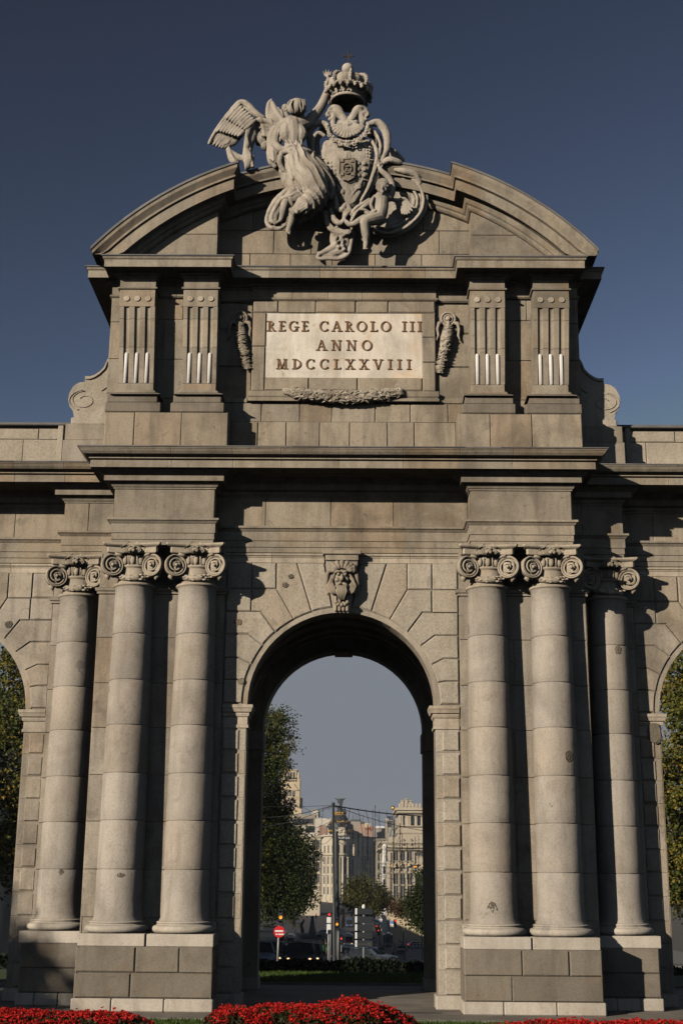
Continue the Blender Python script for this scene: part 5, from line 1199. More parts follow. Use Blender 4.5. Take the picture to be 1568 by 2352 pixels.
# T1: plane tree whose crown shows at the left in the central opening
def px_clumps(base, Y, lst):                                            # (c8 x, c8 y, radius px, depth offset)
    bx, by = base; s_ = (Y+CD)/3064.7/.305**1*.305*.305*1.0
    out = []
    for x, y, rp, dy in lst:
        p = c8(x, y, Y+dy); q = c8(x+rp, y, Y+dy); R1 = abs(q.x-p.x); out.append((p.x-bx, p.y-by, p.z-gz(by), R1, R1*.95))
    return out
TG = 'plane trees lining the left of the avenue'
tree('plane_tree', (-8.6, 60), px_clumps((-8.6, 60), 60, [(150, 260, 130, 0), (260, 230, 90, -1), (300, 330, 85, 0), (200, 400, 130, 1), (330, 450, 75, -.5), (230, 540, 130, 0), (150, 620, 140, 1), (270, 690, 70, -1), (180, 780, 130, 0), (230, 860, 90, -1), (150, 930, 190, 1), (60, 1080, 200, 0), (40, 1250, 220, 0), (60, 1420, 200, 0), (60, 400, 140, 0), (0, 650, 180, 0), (-120, 500, 220, 0), (-200, 300, 200, 0), (-250, 800, 220, 0)]), 56000, .16, M['leaf_plane'], (.35, 6), 'tall plane tree with yellowing sunlit leaves, nearest at the left seen through the central arch', TG, 11)
tree('plane_tree', (-8.5, 78), px_clumps((-8.5, 78), 78, [(200, 980, 150, 0), (290, 1020, 90, 0), (120, 1130, 190, 0), (300, 1150, 110, 0), (200, 1300, 180, 0), (80, 1400, 180, 0), (180, 1500, 170, 0), (330, 1560, 100, 0), (90, 1640, 170, 0), (260, 1650, 120, 0), (330, 1290, 100, 0), (330, 1430, 90, 0), (-60, 1200, 190, 0)]), 21000, .22, M['leaf_dark'], (.3, 4), 'dark plane tree in shade, second in the left row through the central arch', TG, 12)
tree('plane_tree', (-10.5, 105), px_clumps((-10.5, 105), 105, [(380, 1080, 70, 0), (420, 1170, 85, 0), (320, 1250, 120, 0), (450, 1280, 75, 0), (400, 1390, 110, 0), (470, 1430, 50, 0), (300, 1470, 130, 0), (180, 1520, 150, 0), (420, 1500, 80, 0), (440, 1600, 90, 0), (330, 1640, 120, 0), (480, 1560, 50, 0)]), 16000, .24, M['leaf_dark'], (.3, 4.5), 'dark ragged plane tree, third in the left row before the pale corner building', TG, 13)
tree('plane_tree', (-14, 140), px_clumps((-14, 140), 140, [(470, 1200, 50, 0), (500, 1290, 50, 0), (480, 1390, 60, 0), (440, 1480, 80, 0), (380, 1560, 90, 0), (250, 1600, 120, 0), (140, 1620, 110, 0)]), 8000, .28, M['leaf_dark'], (.3, 4.5), 'small dark plane tree, farthest of the left row through the central arch', TG, 14)
r = random.Random(5)
t_ = tree('roadside_tree', (-17.3, 41), clumps_for(r, -.5, 0, 5.2, 17.5, 6.2, 12), 32000, .21, M['leaf_side'], (.35, 5), 'leafy autumn tree filling the arch opening at the far left edge', 'trees behind the side arches', 21)
t_ = tree('roadside_tree', (19.2, 41), clumps_for(r, 0, 0, 4.2, 17, 5.6, 12), 32000, .21, M['leaf_side'], (.35, 4), 'leafy autumn tree filling the arch opening at the far right edge', 'trees behind the side arches', 22)
# avenue trees further down
MG = 'trees in the square down the avenue'
p = c8(850, 1700, 330); tree('round_tree', (p.x, 330), px_clumps((p.x, 330), 330, [(800, 1530, 60, 0), (870, 1490, 70, 0), (900, 1580, 75, 0), (820, 1620, 70, 0), (760, 1600, 40, 0), (880, 1680, 60, 0)]), 5200, .55, M['leaf_olive'], (.3, 3), 'sunlit olive green tree below the domed building, left of the pair', MG, 31)
p = c8(1010, 1700, 345); tree('round_tree', (p.x, 345), px_clumps((p.x, 345), 345, [(970, 1520, 50, 0), (1020, 1560, 60, 0), (1050, 1620, 50, 0), (980, 1640, 70, 0), (1090, 1650, 35, 0), (940, 1700, 45, 0)]), 4600, .55, M['leaf_olive'], (.3, 3), 'sunlit olive green tree between domed building and palace, right of the pair', MG, 32)
p = c8(1190, 1760, 300); tree('bronze_leaved_tree', (p.x, 300), px_clumps((p.x, 300), 300, [(1170, 1650, 45, 0), (1210, 1690, 45, 0), (1150, 1700, 30, 0)]), 1500, .5, M['leaf_brown'], (.2, 3), 'small tree with bronze leaves in front of the pale palace', MG, 33)
tree('avenue_tree', (8.9, 110), px_clumps((8.9, 110), 110, [(1330, 1420, 60, 0), (1320, 1520, 60, 0), (1290, 1600, 80, 0), (1340, 1660, 110, 0), (1260, 1690, 60, 0), (1330, 1780, 70, 0), (1290, 1760, 60, 0), (1400, 1700, 120, 0)]), 9000, .24, M['leaf_dark'], (.25, 3.4), 'dark drooping tree at the right inside the central arch', MG, 34)
# unseen park trees, added left of the roundabout to shade the road
r = random.Random(15)
for k, (x, y) in enumerate(((-27, 20), (-32, 15), (-22, 26), (-25, 33), (-37, 11), (-34, 24))):
    if k == 0: pk = tree('unseen_park_tree', (x, y), clumps_for(r, 0, 0, 2.5, 12, 5.5, 9), 8000, .38, M['leaf_dark'], (.4, 3.5), None, 'unseen park trees left of the roundabout', 41)
    else:
        pk2 = copy_tree(pk); pk2.location = (x, y, gz(y)); pk2.rotation_euler.z = k*1.1
for k, o_ in enumerate(sorted([o for o in bpy.data.objects if o.name.startswith('unseen_park_tree')], key=lambda o: o.location.y)): o_['label'] = 'broad dark park tree added to shade the road, hidden beyond the left end of the arch, '+['first', 'second', 'third', 'fourth', 'fifth', 'farthest'][k]+' by distance'; o_['category'] = 'tree'
# ---------------------------------------------------------------- hedge, lawn and flower beds
M['hedge'] = leafmat('hedge_leaves', [(.006, .011, .004), (.010, .017, .006)], .1)
b = MB(); r = random.Random(8)
def hh(x): return .40+.05*math.sin(x*.8)+.04*math.sin(x*2.7)-(.12 if x > 2.1 else 0)
for k in range(9000):
    x = r.uniform(-14, 14); y = r.uniform(17.2, 18.7); h = hh(x)*(1-((y-17.95)/.95)**4*.4)
    q = r.random(); z = h*(1-q*q*.9); 
    if r.random() < .45: y = 17.2+r.uniform(-.06, .08)
    leaf(b, Vector((x, y, gz(y)+z+r.uniform(-.03, .05))), Vector((r.uniform(-1, 1), r.uniform(-1, .4), r.uniform(-.2, 1))), .15, r, r.random())
for k in range(56): x = -14+k*.5; b.box(x, x+.5, 17.35, 18.55, -.3, hh(x+.25)-.30, .1)
tag(b.build('low_hedge', M['hedge']), 'low clipped dark hedge running across behind the arch between lawn and road', 'hedge')
b = MB(); r = random.Random(9)
sheet('lawn_soil', -20, 20, [8.62, 14.5, 17.2], .01, M['lawn']); sheet('front_lawn_soil', -20, 20, [-60, -3.42], .01, M['lawn'])
M['grass'] = leafmat('grass_blades', [(.045, .085, .015), (.075, .12, .022), (.06, .10, .02)], .3)
def grass(name, x0, x1, y0, y1, n, h, seed):
    b = MB(); r = random.Random(seed)
    for k in range(n):
        x, y = r.uniform(x0, x1), r.uniform(y0, y1); a = r.uniform(0, 6.28); w = .02; l = h*r.uniform(.5, 1.3); dx, dy = math.cos(a)*w, math.sin(a)*w; lx, ly = r.uniform(-.04, .04), r.uniform(-.04, .04)
        o = len(b.v); b.v += [(x-dx, y-dy, 0), (x+dx, y+dy, 0), (x+lx, y+ly, l)]; b.f.append([o, o+1, o+2]); b.t.append(r.random()); b.sm.append(False)
    return tag(b.build(name, M['grass']), kind='stuff')
grass('grass', -8, 8, 8.7, 14.5, 26000, .10, 1); grass('front_grass', -9, 9, -7.4, -3.45, 30000, .08, 2)
M['petal'] = leafmat('red_petals', [(.34, .007, .008), (.52, .012, .012), (.75, .04, .025), (.42, .009, .01)], .25, .5)
M['fleaf'] = leafmat('begonia_leaves', [(.05, .02, .012), (.03, .045, .012), (.07, .03, .015), (.025, .05, .015)], .2, .4)
def flower_bed(x0, x1, y0, y1, hf, n, label, seed):
    r = random.Random(seed); t = empty('flower_bed', ((x0+x1)/2, (y0+y1)/2, 0), label, 'flower bed')
    b = MB(); nx = 40; ny = 8
    vs = [(lerp(x0, x1, i/nx), lerp(y0, y1, j/ny), max(hf(lerp(x0, x1, i/nx), lerp(y0, y1, j/ny))-.16, 0)) for j in range(ny+1) for i in range(nx+1)]
    b.add(vs, [(j*(nx+1)+i, j*(nx+1)+i+1, (j+1)*(nx+1)+i+1, (j+1)*(nx+1)+i) for j in range(ny) for i in range(nx)]); b.build('soil_mound', M['soil'], t)
    lf = MB(); fl = MB()
    for k in range(n):
        x, y = r.uniform(x0, x1), r.uniform(y0, y1); h = hf(x, y)
        if h < .05: continue
        h += .03*noise.noise(Vector((x*3, y*3, 0)))
        for j in range(3): leaf(lf, Vector((x+r.uniform(-.08, .08), y+r.uniform(-.08, .08), h-r.uniform(.0, .16))), Vector((r.uniform(-1, 1), r.uniform(-1, 1), r.uniform(-.1, .9))), .085, r, r.random())
        if noise.noise(Vector((x*2.2, y*2.2, 5)))*1.5+r.random()*.8 > .30:
            c = Vector((x, y, h+r.uniform(-.05, .05)+max(0, r.gauss(0, .03)))); q = r.uniform(0, 6.28); t_ = r.random()
            for j in range(4):
                a = q+j*1.57; d = Vector((math.cos(a), math.sin(a), r.uniform(.3, 1.1))); leaf(fl, c, d, .05, r, min(max(t_+r.uniform(-.2, .2), 0), 1))
    lf.build('leaves', M['fleaf'], t); fl.build('red_flowers', M['petal'], t); return t
def dome(cx, cy, rx, ry, h): return lambda x, y: h*max(0, 1-abs((x-cx)/rx)**3.2-abs((y-cy)/ry)**3)**.42
flower_bed(-3.25, 1.95, -8.2, -5.0, (lambda f: (lambda x, y: f(x, y)*(.86+.10*math.sin(x*1.9+.6)+.06*math.sin(x*4.1+y))))(dome(-.5, -6.6, 2.38, 1.5, .71)), 9500, 'tall mound of dense red begonias in front of the central opening', 51)
flower_bed(-9.0, -3.6, -8.4, -5.2, (lambda f: (lambda x, y: f(x, y)*(.93+.06*math.sin(x*2.3))))(dome(-6.6, -6.8, 2.7, 1.5, .42)), 8000, 'low bed of red begonias before the left pedestals', 52)
flower_bed(2.9, 9.2, -8.6, -5.4, (lambda f: (lambda x, y: f(x, y)*(.90+.10*math.sin(x*2.9))))(dome(6.1, -7.0, 3.1, 1.6, .33)), 7000, 'sparse low bed of red begonias before the right pedestals', 53)
flower_bed(-16, -9.6, -1.5, 1.0, dome(-12.6, -.3, 2.9, 1.2, .62), 3500, 'small patch of red begonias beside the arch at the left edge', 54)
# ---------------------------------------------------------------- VEHICLES
M['glass'] = simple('car_glass', (.02, .025, .03), .08); M['tyre'] = simple('tyre', (.02, .02, .02), .9); M['rim'] = simple('wheel_rim', (.3, .3, .31), .35, .7)
M['head'] = simple('headlight_glow', (.9, .8, .6), .3, 0, (1, .62, .32), 1.6); M['headoff'] = simple('headlight_glass', (.5, .52, .55), .15); M['tail'] = simple('tail_light_lit', (.6, .02, .02), .3, 0, (1, .03, .03), 3)
M['plate'] = simple('number_plate', (.55, .55, .52), .5); M['blk'] = simple('black_plastic', (.02, .02, .022), .6); M['chrome'] = simple('chrome', (.5, .5, .5), .25, .9)
paint = {k: simple('car_paint_'+k, c, .28, .3) for k, c in dict(black=(.012, .014, .018), silver=(.30, .32, .34), grey=(.11, .12, .13), white=(.55, .56, .57), dark=(.03, .035, .045), blue=(.06, .09, .16)).items()}
def make_car(name, label, group, W_, Lg, H, col, hood=.28, tail=.12, lights='front', cab=.78, belt=.58):
    """front faces -y; built round the origin"""
    t = empty(name, (0, 0, 0), label, 'car', group); h2 = W_/2; y0, y1 = -Lg/2, Lg/2; zb = .22; zbelt = H*belt
    yh = y0+Lg*hood; yr0 = yh+Lg*.13; yr1 = y1-Lg*(tail+.08); yt = y1-Lg*tail*.3
    side = [(y0+.02, zb+.05, .90), (y0, .52, .93), (y0+.10, zbelt*.80, .95), (yh-.5, zbelt*.93, 1.0), (yh, zbelt, 1.0), (yt, zbelt+.03, 1.0), (y1-.05, zbelt*.9, .96), (y1, .5, .93), (y1-.03, zb+.05, .9)]
    b = MB(); n = len(side); vs = []
    for s in (-1, 1):
        for y, z, k in side: vs.append((s*h2*k*.97, y, z))
    mid = [(0, y-(.07 if i in (0, 1, 2) else -.05 if i in (6, 7, 8) else 0), z+(.03 if 2 <= i <= 6 else 0)) for i, (y, z, k) in enumerate(side)]
    vs += mid; fs = []
    for i in range(n-1): fs += [(i, i+1, 2*n+i+1, 2*n+i), (2*n+i, 2*n+i+1, n+i+1, n+i)]
    fs += [tuple(range(n))[::-1], tuple(range(n, 2*n))]; b.add(vs, fs, .5)
    b.box(-h2*.92, h2*.92, y0+.1, y1-.1, zb, zb+.1)
    for s in (-1, 1):
        for yw in (y0+Lg*.19, y1-Lg*.2):
            b.tube([(s*(h2-.03), yw, .34), (s*(h2+.015), yw, .34)], .385, 16, sm=False)
    # roof and pillars
    zr = H; rw = h2*cab
    R_ = [(-rw, yr0, zr-.05), (rw, yr0, zr-.05), (rw, yr1, zr-.06), (-rw, yr1, zr-.06)]; Bt = [(-h2*.96, yh, zbelt), (h2*.96, yh, zbelt), (h2*.96, yt, zbelt+.03), (-h2*.96, yt, zbelt+.03)]
    cx_ = [(0, yr0-.03, zr), (0, yr1+.03, zr-.01)]
    b.add(R_+cx_, [(0, 4, 5, 3), (4, 1, 2, 5)], .5)
    for a, c in zip(Bt, R_): b.tube([a, c], .045, 5, sm=False)
    b.tube([R_[0], R_[3]], .04, 5); b.tube([R_[1], R_[2]], .04, 5); b.tube([R_[0], cx_[0], R_[1]], .04, 5); b.tube([R_[3], cx_[1], R_[2]], .04, 5)
    for s in (-1, 1):
        for f in (.42, .72): a = Vector(Bt[0 if s < 0 else 1]).lerp(Vector(Bt[3 if s < 0 else 2]), f); c = Vector(R_[0 if s < 0 else 1]).lerp(Vector(R_[3 if s < 0 else 2]), f*.9); b.tube([tuple(a), tuple(c)], .035, 4)
        b.ball((s*(h2+.10), yh+.25, zbelt+.08), .10, 8, 6, (1, .6, .7))
    b.build('body', paint[col], t)
    g = MB(); q = .985
    g.add([Vector(v)*1 for v in Bt]+[Vector(v) for v in R_], [(0, 1, 5, 4), (1, 2, 6, 5), (2, 3, 7, 6), (3, 0, 4, 7)], .5); g.build('windows', M['glass'], t)
    for s in (-1, 1):
        for yw in (y0+Lg*.19, y1-Lg*.2):
            w = MB(); w.lathe(0, 0, [(.0, -.1), (.30, -.1), (.33, -.07), (.33, .07), (.30, .1), (.22, .1)], 18); w.v = [(s*(h2-.10)+v[2], yw+v[0], .33+v[1]) for v in w.v]; wo = w.build('wheel', M['tyre'], t)
            w = MB(); w.lathe(0, 0, [(.0, .105), (.05, .11), (.2, .085), (.215, .1)], 14); w.v = [(s*(h2-.10)+s*v[2], yw+v[0], .33+v[1]) for v in w.v]; w.build('rim', M['rim'], wo)
    for s in (-1, 1):
        w = MB(); w.ball((s*h2*.70, y0+.05, zbelt*.72), .075, 10, 7, (1.2, .5, .8)); w.build('headlight', M['head'] if lights == 'front' else M['headoff'], t)
        w = MB(); w.cbox(s*h2*.80-.10, s*h2*.80+.10, y1-.10, y1+.02, zbelt*.78, zbelt*.98, .02); w.build('tail_light', M['tail'] if lights == 'rear' else simple_tail, t)
    w = MB(); w.cbox(-h2*.45, h2*.45, y0-.075, y0+.1, zbelt*.58, zbelt*.72, .02)
    for k in range(3): w.box(-h2*.42, h2*.42, y0-.082, y0, zbelt*(.60+k*.04), zbelt*(.612+k*.04))
    w.box(-h2*.8, h2*.8, y0-.06, y0+.1, .25, .36); w.box(-h2*.8, h2*.8, y1-.1, y1+.06, .25, .38); w.build('grille', M['blk'], t)
    w = MB(); w.cbox(-.26, .26, y0-.095, y0-.08, .40, .51, .005); w.build('number_plate', M['plate'], t)
    w = MB(); w.cbox(-.26, .26, y1+.045, y1+.06, .45, .56, .005); w.build('number_plate', M['plate'], t)
    return t
simple_tail = simple('tail_light_glass', (.25, .02, .02), .2)
def place(t, x, Y, rot=0, s=1.0): t.location = (x, Y, gz(Y)); t.rotation_euler = (0, 0, rot); return t
CG = 'cars waiting and driving on the roundabout'
def X8(x, Y): return c8(x, 2000, Y).x
place(make_car('parked_car', 'black saloon car facing the arch with both headlights lit behind the hedge', CG, 1.82, 4.6, 1.46, 'black'), X8(408, 45.5), 47.5)
place(make_car('parked_car', 'silver car cut off by the left jamb, nearest to the no-entry sign pole', CG, 1.8, 4.4, 1.48, 'silver', lights='off'), X8(84, 42), 44, .12)
place(make_car('parked_car', 'dark grey hatchback with lit headlights between silver car and sign pole', CG, 1.75, 4.0, 1.5, 'grey', hood=.22), X8(182, 46), 48)
place(make_car('parked_car', 'black car half hidden behind the black saloon on its right', CG, 1.8, 4.4, 1.48, 'black'), X8(470, 52), 54.5)
place(make_car('parked_car', 'silver hatchback seen side-on beyond the black saloon', CG, 1.75, 4.1, 1.46, 'silver', lights='off'), X8(440, 63), 63, R_(78))
place(make_car('parked_car', 'pale hatchback farther back, seen side-on over the roof of the silver one', CG, 1.75, 4.1, 1.46, 'white', lights='off'), X8(450, 74), 74, R_(82))
place(make_car('parked_car', 'blue grey car crossing behind the direction sign post', CG, 1.8, 4.5, 1.46, 'blue', lights='off'), X8(965, 92), 92, R_(80))
place(make_car('parked_car', 'dark car half hidden behind the direction sign post, nearer than the blue one', CG, 1.8, 4.5, 1.4, 'dark', lights='off'), X8(900, 84), 84, R_(76))
place(make_car('small_van', 'grey small van driving away with red tail lights lit', CG, 1.85, 4.2, 1.85, 'grey', hood=.18, tail=.02, lights='rear', cab=.86, belt=.55), X8(1171, 228), 228)
place(make_car('parked_car', 'black car driving away ahead of the grey van, tail lights lit', CG, 1.8, 4.3, 1.5, 'black', lights='rear'), X8(1184, 285), 285)
place(make_car('parked_car', 'dark car turning, seen side-on at the right near the pedestrians', CG, 1.8, 4.4, 1.5, 'dark', lights='rear'), X8(1290, 330), 330, R_(97))
for k, (x, Y_, cl, rot, lb) in enumerate(((560, 410, 'black', 0, 'tiny black car crossing the far square behind the poles'), (600, 455, 'silver', 1.5, 'tiny silver car far off between the left flag and the poles'), (450, 300, 'white', .1, 'tiny white car behind the left flagpole'), (830, 440, 'dark', 1.4, 'tiny dark car far off left of the direction panels'), (960, 380, 'silver', .2, 'tiny silver car right of the direction panels, beyond the crossing blue one'), (240, 250, 'dark', 0, 'dark car far off above the dark van at the left'), (1020, 270, 'grey', 0, 'grey car beyond the motorbike, left of the grey van'))):
    place(make_car('parked_car', lb, CG, 1.8, 4.3, 1.5, cl, lights='front' if k % 2 else 'rear'), X8(x, Y_), Y_, rot)
def make_bus(name, label, W_, Lg, H, col, lights, stripe=None):
    t = empty(name, (0, 0, 0), label, 'bus' if Lg > 8 else 'van', 'buses and vans down the avenue'); h2 = W_/2; y0, y1 = -Lg/2, Lg/2
    b = MB(); b.cbox(-h2, h2, y0, y1, .3, H, .14); b.cbox(-h2*.6, h2*.6, y0+1, y1-1, H, H+.28, .05); b.build('body', paint[col] if isinstance(col, str) else col, t)
    g = MB(); g.cbox(-h2*.9, h2*.9, y0-.02, y0+.1, H*.36, H*.86, .03); g.cbox(-h2*.9, h2*.9, y1-.1, y1+.02, H*.5, H*.84, .03); 
    for s in (-1, 1): g.box(min(s*(h2-.05), s*(h2+.015)), max(s*(h2-.05), s*(h2+.015)), y0+.5, y1-.5, H*.45, H*.84)
    g.build('windows', M['glass'], t)
    for s in (-1, 1):
        for yw in (y0+Lg*.2, y1-Lg*.22): w = MB(); w.tube([(s*(h2-.3), yw, .48), (s*(h2+.01), yw, .48)], .48, 16, sm=False); w.build('wheel', M['tyre'], t)
        w = MB(); w.ball((s*h2*.78, y0-.0, .75), .16, 8, 6, (1.2, .4, .8)); w.build('headlight', M['head'] if lights == 'front' else M['headoff'], t)
        w = MB(); w.cbox(s*h2*.85-.1, s*h2*.85+.1, y1-.05, y1+.03, .9, 1.4, .02); w.build('tail_light', M['tail'] if lights == 'rear' else simple_tail, t)
    if stripe: w = MB(); w.cbox(-h2*.9, h2*.9, y0-.03, y0, 1.1, 1.45, .01); w.build('stripe', stripe, t)
    return t
red = simple('bus_red', (.45, .03, .03), .4); yel = simple('van_yellow', (.55, .36, .05), .4)
place(make_bus('city_bus', 'white bus facing the arch with a dark windscreen at the left of the square', 2.5, 11, 3.0, 'white', 'front'), X8(340, 318), 318)
place(make_bus('city_bus', 'white bus with a red band beside the right-hand flag', 2.5, 10, 3.0, 'white', 'front', red), X8(776, 340), 340)
place(make_bus('city_bus', 'blue grey bus seen from behind near the pedestrian barrier', 2.5, 11, 3.2, 'blue', 'rear'), X8(1073, 338), 338)
place(make_bus('city_bus', 'dark blue bus up the avenue behind the white one', 2.5, 11, 3.2, 'blue', 'off'), X8(782, 520), 520)
place(make_bus('delivery_van', 'dark van behind the no-entry sign at the left', 2.0, 5.2, 2.35, 'dark', 'off'), X8(188, 60), 62)
place(make_bus('delivery_van', 'yellow and white van far up the avenue', 2.2, 5.5, 2.7, yel, 'off'), X8(733, 660), 660)
place(make_bus('delivery_van', 'white van partly hidden behind the direction panels', 2.0, 5.2, 2.3, 'white', 'off'), X8(790, 200), 200, .3)
# ---------------------------------------------------------------- PEOPLE
skin = simple('skin', (.35, .2, .14), .6); cloth = {k: simple('cloth_'+k, c, .9) for k, c in dict(black=(.02, .02, .025), red=(.4, .03, .03), tan=(.32, .2, .1), white=(.5, .5, .48), blue=(.12, .2, .35), green=(.12, .30, .14), yellow=(.5, .5, .06), jeans=(.04, .06, .12)).items()}
def make_person(label, top, legs, stride=.18, ride=False, helmet=False):
    t = empty('person', (0, 0, 0), label, 'person', 'people around the square')
    hip = .92 if not ride else .80; sh = hip+.52; hd = hip+.76
    b = MB()
    b.tube([(0, 0, sh-.02), (0, 0, sh+.09)], [.06, .055], 8); b.ball((0, 0, hd), .105, 12, 9, (.85, .95, 1.18)); b.ball((0, -.10, hd-.01), .02, 6, 5)
    for s in (-1, 1):
        b.ball((s*.085, 0, hd), .025, 6, 5, (.5, 1, 1.3))
        if not ride:
            b.tube([(s*.09, 0, hip), (s*.10, -s*stride*.5+.0, hip*.52), (s*.10, s*stride*-1+.03, .08)], [.095, .062, .042], 8); b.tube([(s*.10, -s*stride+.05, .05), (s*.11, -s*stride-.16, .035)], [.045, .035], 6)
            A = [(s*.19, 0, sh-.05), (s*.24, s*stride*.5, hip+.22), (s*.22, s*stride*.7-.08, hip-.02)]
        else:
            b.tube([(s*.10, .05, hip), (s*.18, -.38, hip-.02), (s*.16, -.25, .38)], [.10, .075, .05], 8); b.tube([(s*.16, -.2, .34), (s*.16, -.42, .32)], [.045, .035], 6)
            A = [(s*.20, 0, sh-.05), (s*.32, -.2, sh-.28), (s*.30, -.45, sh-.32)]
        b.tube(A, [.055, .045, .032], 8)
        h_ = Vector(A[2]); b.ball(h_+Vector((0, -.01, -.05)), .042, 7, 5, (.5, .8, 1.1))
        for k in range(4): b.tube([h_+Vector((0, (k-1.5)*.018, -.08)), h_+Vector((0, (k-1.5)*.02, -.13)), h_+Vector((0, (k-1.5)*.018-.01, -.16+.01*abs(k-1.5)))], .009, 5)
        b.tube([h_+Vector((0, -.03, -.04)), h_+Vector((0, -.06, -.07)), h_+Vector((0, -.065, -.10))], .010, 5)
    b.tube([(0, 0, hip-.05), (0, 0, hip+.2), (0, 0, sh-.02)], [.13, .12, .15], 10)
    remesh(b, 'body', skin, t, .022, 1)
    b = MB(); b.tube([(0, 0, hip-.08), (0, 0, hip+.18), (0, -.0, sh-.06), (0, 0, sh+.04)], [.165, .155, .19, .09], 12, flat=.8)
    for s in (-1, 1):
        A = [(s*.17, 0, sh-.03), (s*.245, (s*stride*.5 if not ride else -.2), hip+.22 if not ride else sh-.28), (s*.225 if not ride else s*.31, (s*stride*.7-.07 if not ride else -.42), hip+.03 if not ride else sh-.31)]; b.tube(A, [.075, .06, .048], 8)
    remesh(b, 'jacket', cloth[top], t, .028, 1)
    b = MB()
    for s in (-1, 1):
        if not ride: b.tube([(s*.08, 0, hip), (s*.10, -s*stride*.5, hip*.52), (s*.10, -s*stride+.03, .10)], [.115, .082, .065], 8)
        else: b.tube([(s*.10, .05, hip), (s*.18, -.38, hip-.02), (s*.16, -.25, .42)], [.125, .09, .07], 8)
    remesh(b, 'trousers', cloth[legs], t, .028, 1)
    b = MB()
    if helmet: b.ball((0, .01, hd+.02), .145, 12, 9, (1, 1.1, 1.1))
    else: b.ball((0, .02, hd+.035), .112, 12, 8, (.92, 1, 1.0))
    b.build('helmet' if helmet else 'hair', M['blk'], t); return t
pp = [(1098, 338, 'person in a black coat walking on the pavement just right of the blue bus', 'black', 'black'), (1163, 352, 'person in a red jacket on the far pavement', 'red', 'jeans'), (1178, 325, 'person in dark clothes standing behind the metal barrier', 'black', 'black'), (1213, 345, 'person in a tan coat walking by the railings', 'tan', 'jeans'),
      (1243, 335, 'person in a black jacket and pale trousers by the railings', 'black', 'white'), (1265, 337, 'person in dark jeans walking beside the one with pale trousers', 'black', 'jeans'), (1290, 336, 'person in a light blue top on the right pavement', 'blue', 'jeans'), (1318, 334, 'person in a yellow top at the right edge of the pavement', 'yellow', 'black')]
p0 = None
for i, (x, Y, lb, a, c) in enumerate(pp):
    q = make_person(lb, a, c, .12+.03*(i % 3)); q.location = (X8(x, Y), Y, gz(Y)+(.14 if X8(x, Y) > 28 else 0)); q.rotation_euler.z = i*1.3
q = make_person('person in a green reflective jacket standing in the road by the grey post', 'green', 'black', .03); q.location = (X8(588, 62), 62, gz(62))
q = make_person('person in black standing next to the one in the green jacket', 'black', 'black', .03); q.location = (X8(608, 63), 63, gz(63)); q.rotation_euler.z = 2.5
def make_moto(label):
    t = empty('motorbike', (0, 0, 0), label, 'motorbike', 'motorbikes riding away')
    b = MB(); b.tube([(0, -.75, .75), (0, -.3, .72), (0, .2, .68), (0, .8, .80)], [.12, .2, .2, .1], 10); b.tube([(0, -.1, .35), (0, .3, .4)], [.16, .14], 8); b.tube([(-.08, .3, .4), (-.08, .72, .34)], .04, 6); b.cbox(-.2, .2, .75, 1.1, .85, 1.15, .04)
    b.build('body', M['blk'], t)
    for yw in (-.78, .72): w = MB(); w.tube([(-.055, yw, .31), (.055, yw, .31)], .31, 18, sm=False); w.build('wheel', M['tyre'], t)
    w = MB(); w.tube([(-.33, -.42, 1.08), (-.12, -.55, 1.04), (.12, -.55, 1.04), (.33, -.42, 1.08)], .02, 6); w.tube([(0, -.55, 1.04), (0, -.78, .35)], .03, 6); w.build('handlebar', M['chrome'], t)
    w = MB(); w.cbox(-.08, .08, 1.10, 1.13, .80, .86, .01); w.build('tail_light', M['tail'], t); w = MB(); w.box(-.09, .09, 1.05, 1.065, .6, .72); w.build('number_plate', M['plate'], t); return t
for x, Y, lb in ((990, 130, 'left of the two, below the direction panels'), (1117, 185, 'right of the two, beside the grey van')):
    m_ = make_moto('dark motorbike ridden away from the arch, '+lb); m_.location = (X8(x, Y), Y, gz(Y)); m_.rotation_euler.z = math.pi; m_.rotation_euler.z = 0
    q = make_person('helmeted person in black riding the motorbike '+lb, 'black', 'black', ride=True, helmet=True); q.location = (X8(x, Y), Y+.15, gz(Y)+.10)
# ---------------------------------------------------------------- STREET FURNITURE
M['post'] = simple('galvanised_post', (.28, .29, .28), .5, .3); M['dpost'] = simple('dark_post', (.03, .035, .035), .5, .2); M['sred'] = simple('sign_red', (.55, .015, .02), .4); M['swht'] = simple('sign_white', (.7, .7, .68), .5); M['sblk'] = simple('sign_dark', (.012, .018, .022), .5)
M['amber'] = simple('amber_lamp', (.8, .3, .02), .4, 0, (1, .36, .03), 1.2); M['redl'] = simple('red_lamp', (.6, .02, .02), .4, 0, (1, .03, .02), 1.6); M['lampoff'] = simple('lamp_unlit', (.05, .05, .05), .2); M['gold'] = simple('gilding', (.75, .45, .08), .35, .9)
def txt(s, size, name, m, parent, loc, ext=.004):
    cu = bpy.data.curves.new('t', 'FONT'); cu.body = s; cu.size = size; cu.extrude = ext; cu.align_x = 'CENTER'; cu.align_y = 'CENTER'
    o = bpy.data.objects.new('t', cu); COL.objects.link(o); dg = bpy.context.evaluated_depsgraph_get(); me = bpy.data.meshes.new_from_object(o.evaluated_get(dg)); bpy.data.objects.remove(o)
    me.transform(Matrix.Rotation(math.pi/2, 4, 'X')); me.transform(Matrix.Translation(loc)); me.name = name; me.materials.clear(); me.materials.append(m)
    q = bpy.data.objects.new(name, me); COL.objects.link(q); q.parent = parent; q.matrix_parent_inverse = Matrix.Translation(-wloc(parent)); return q
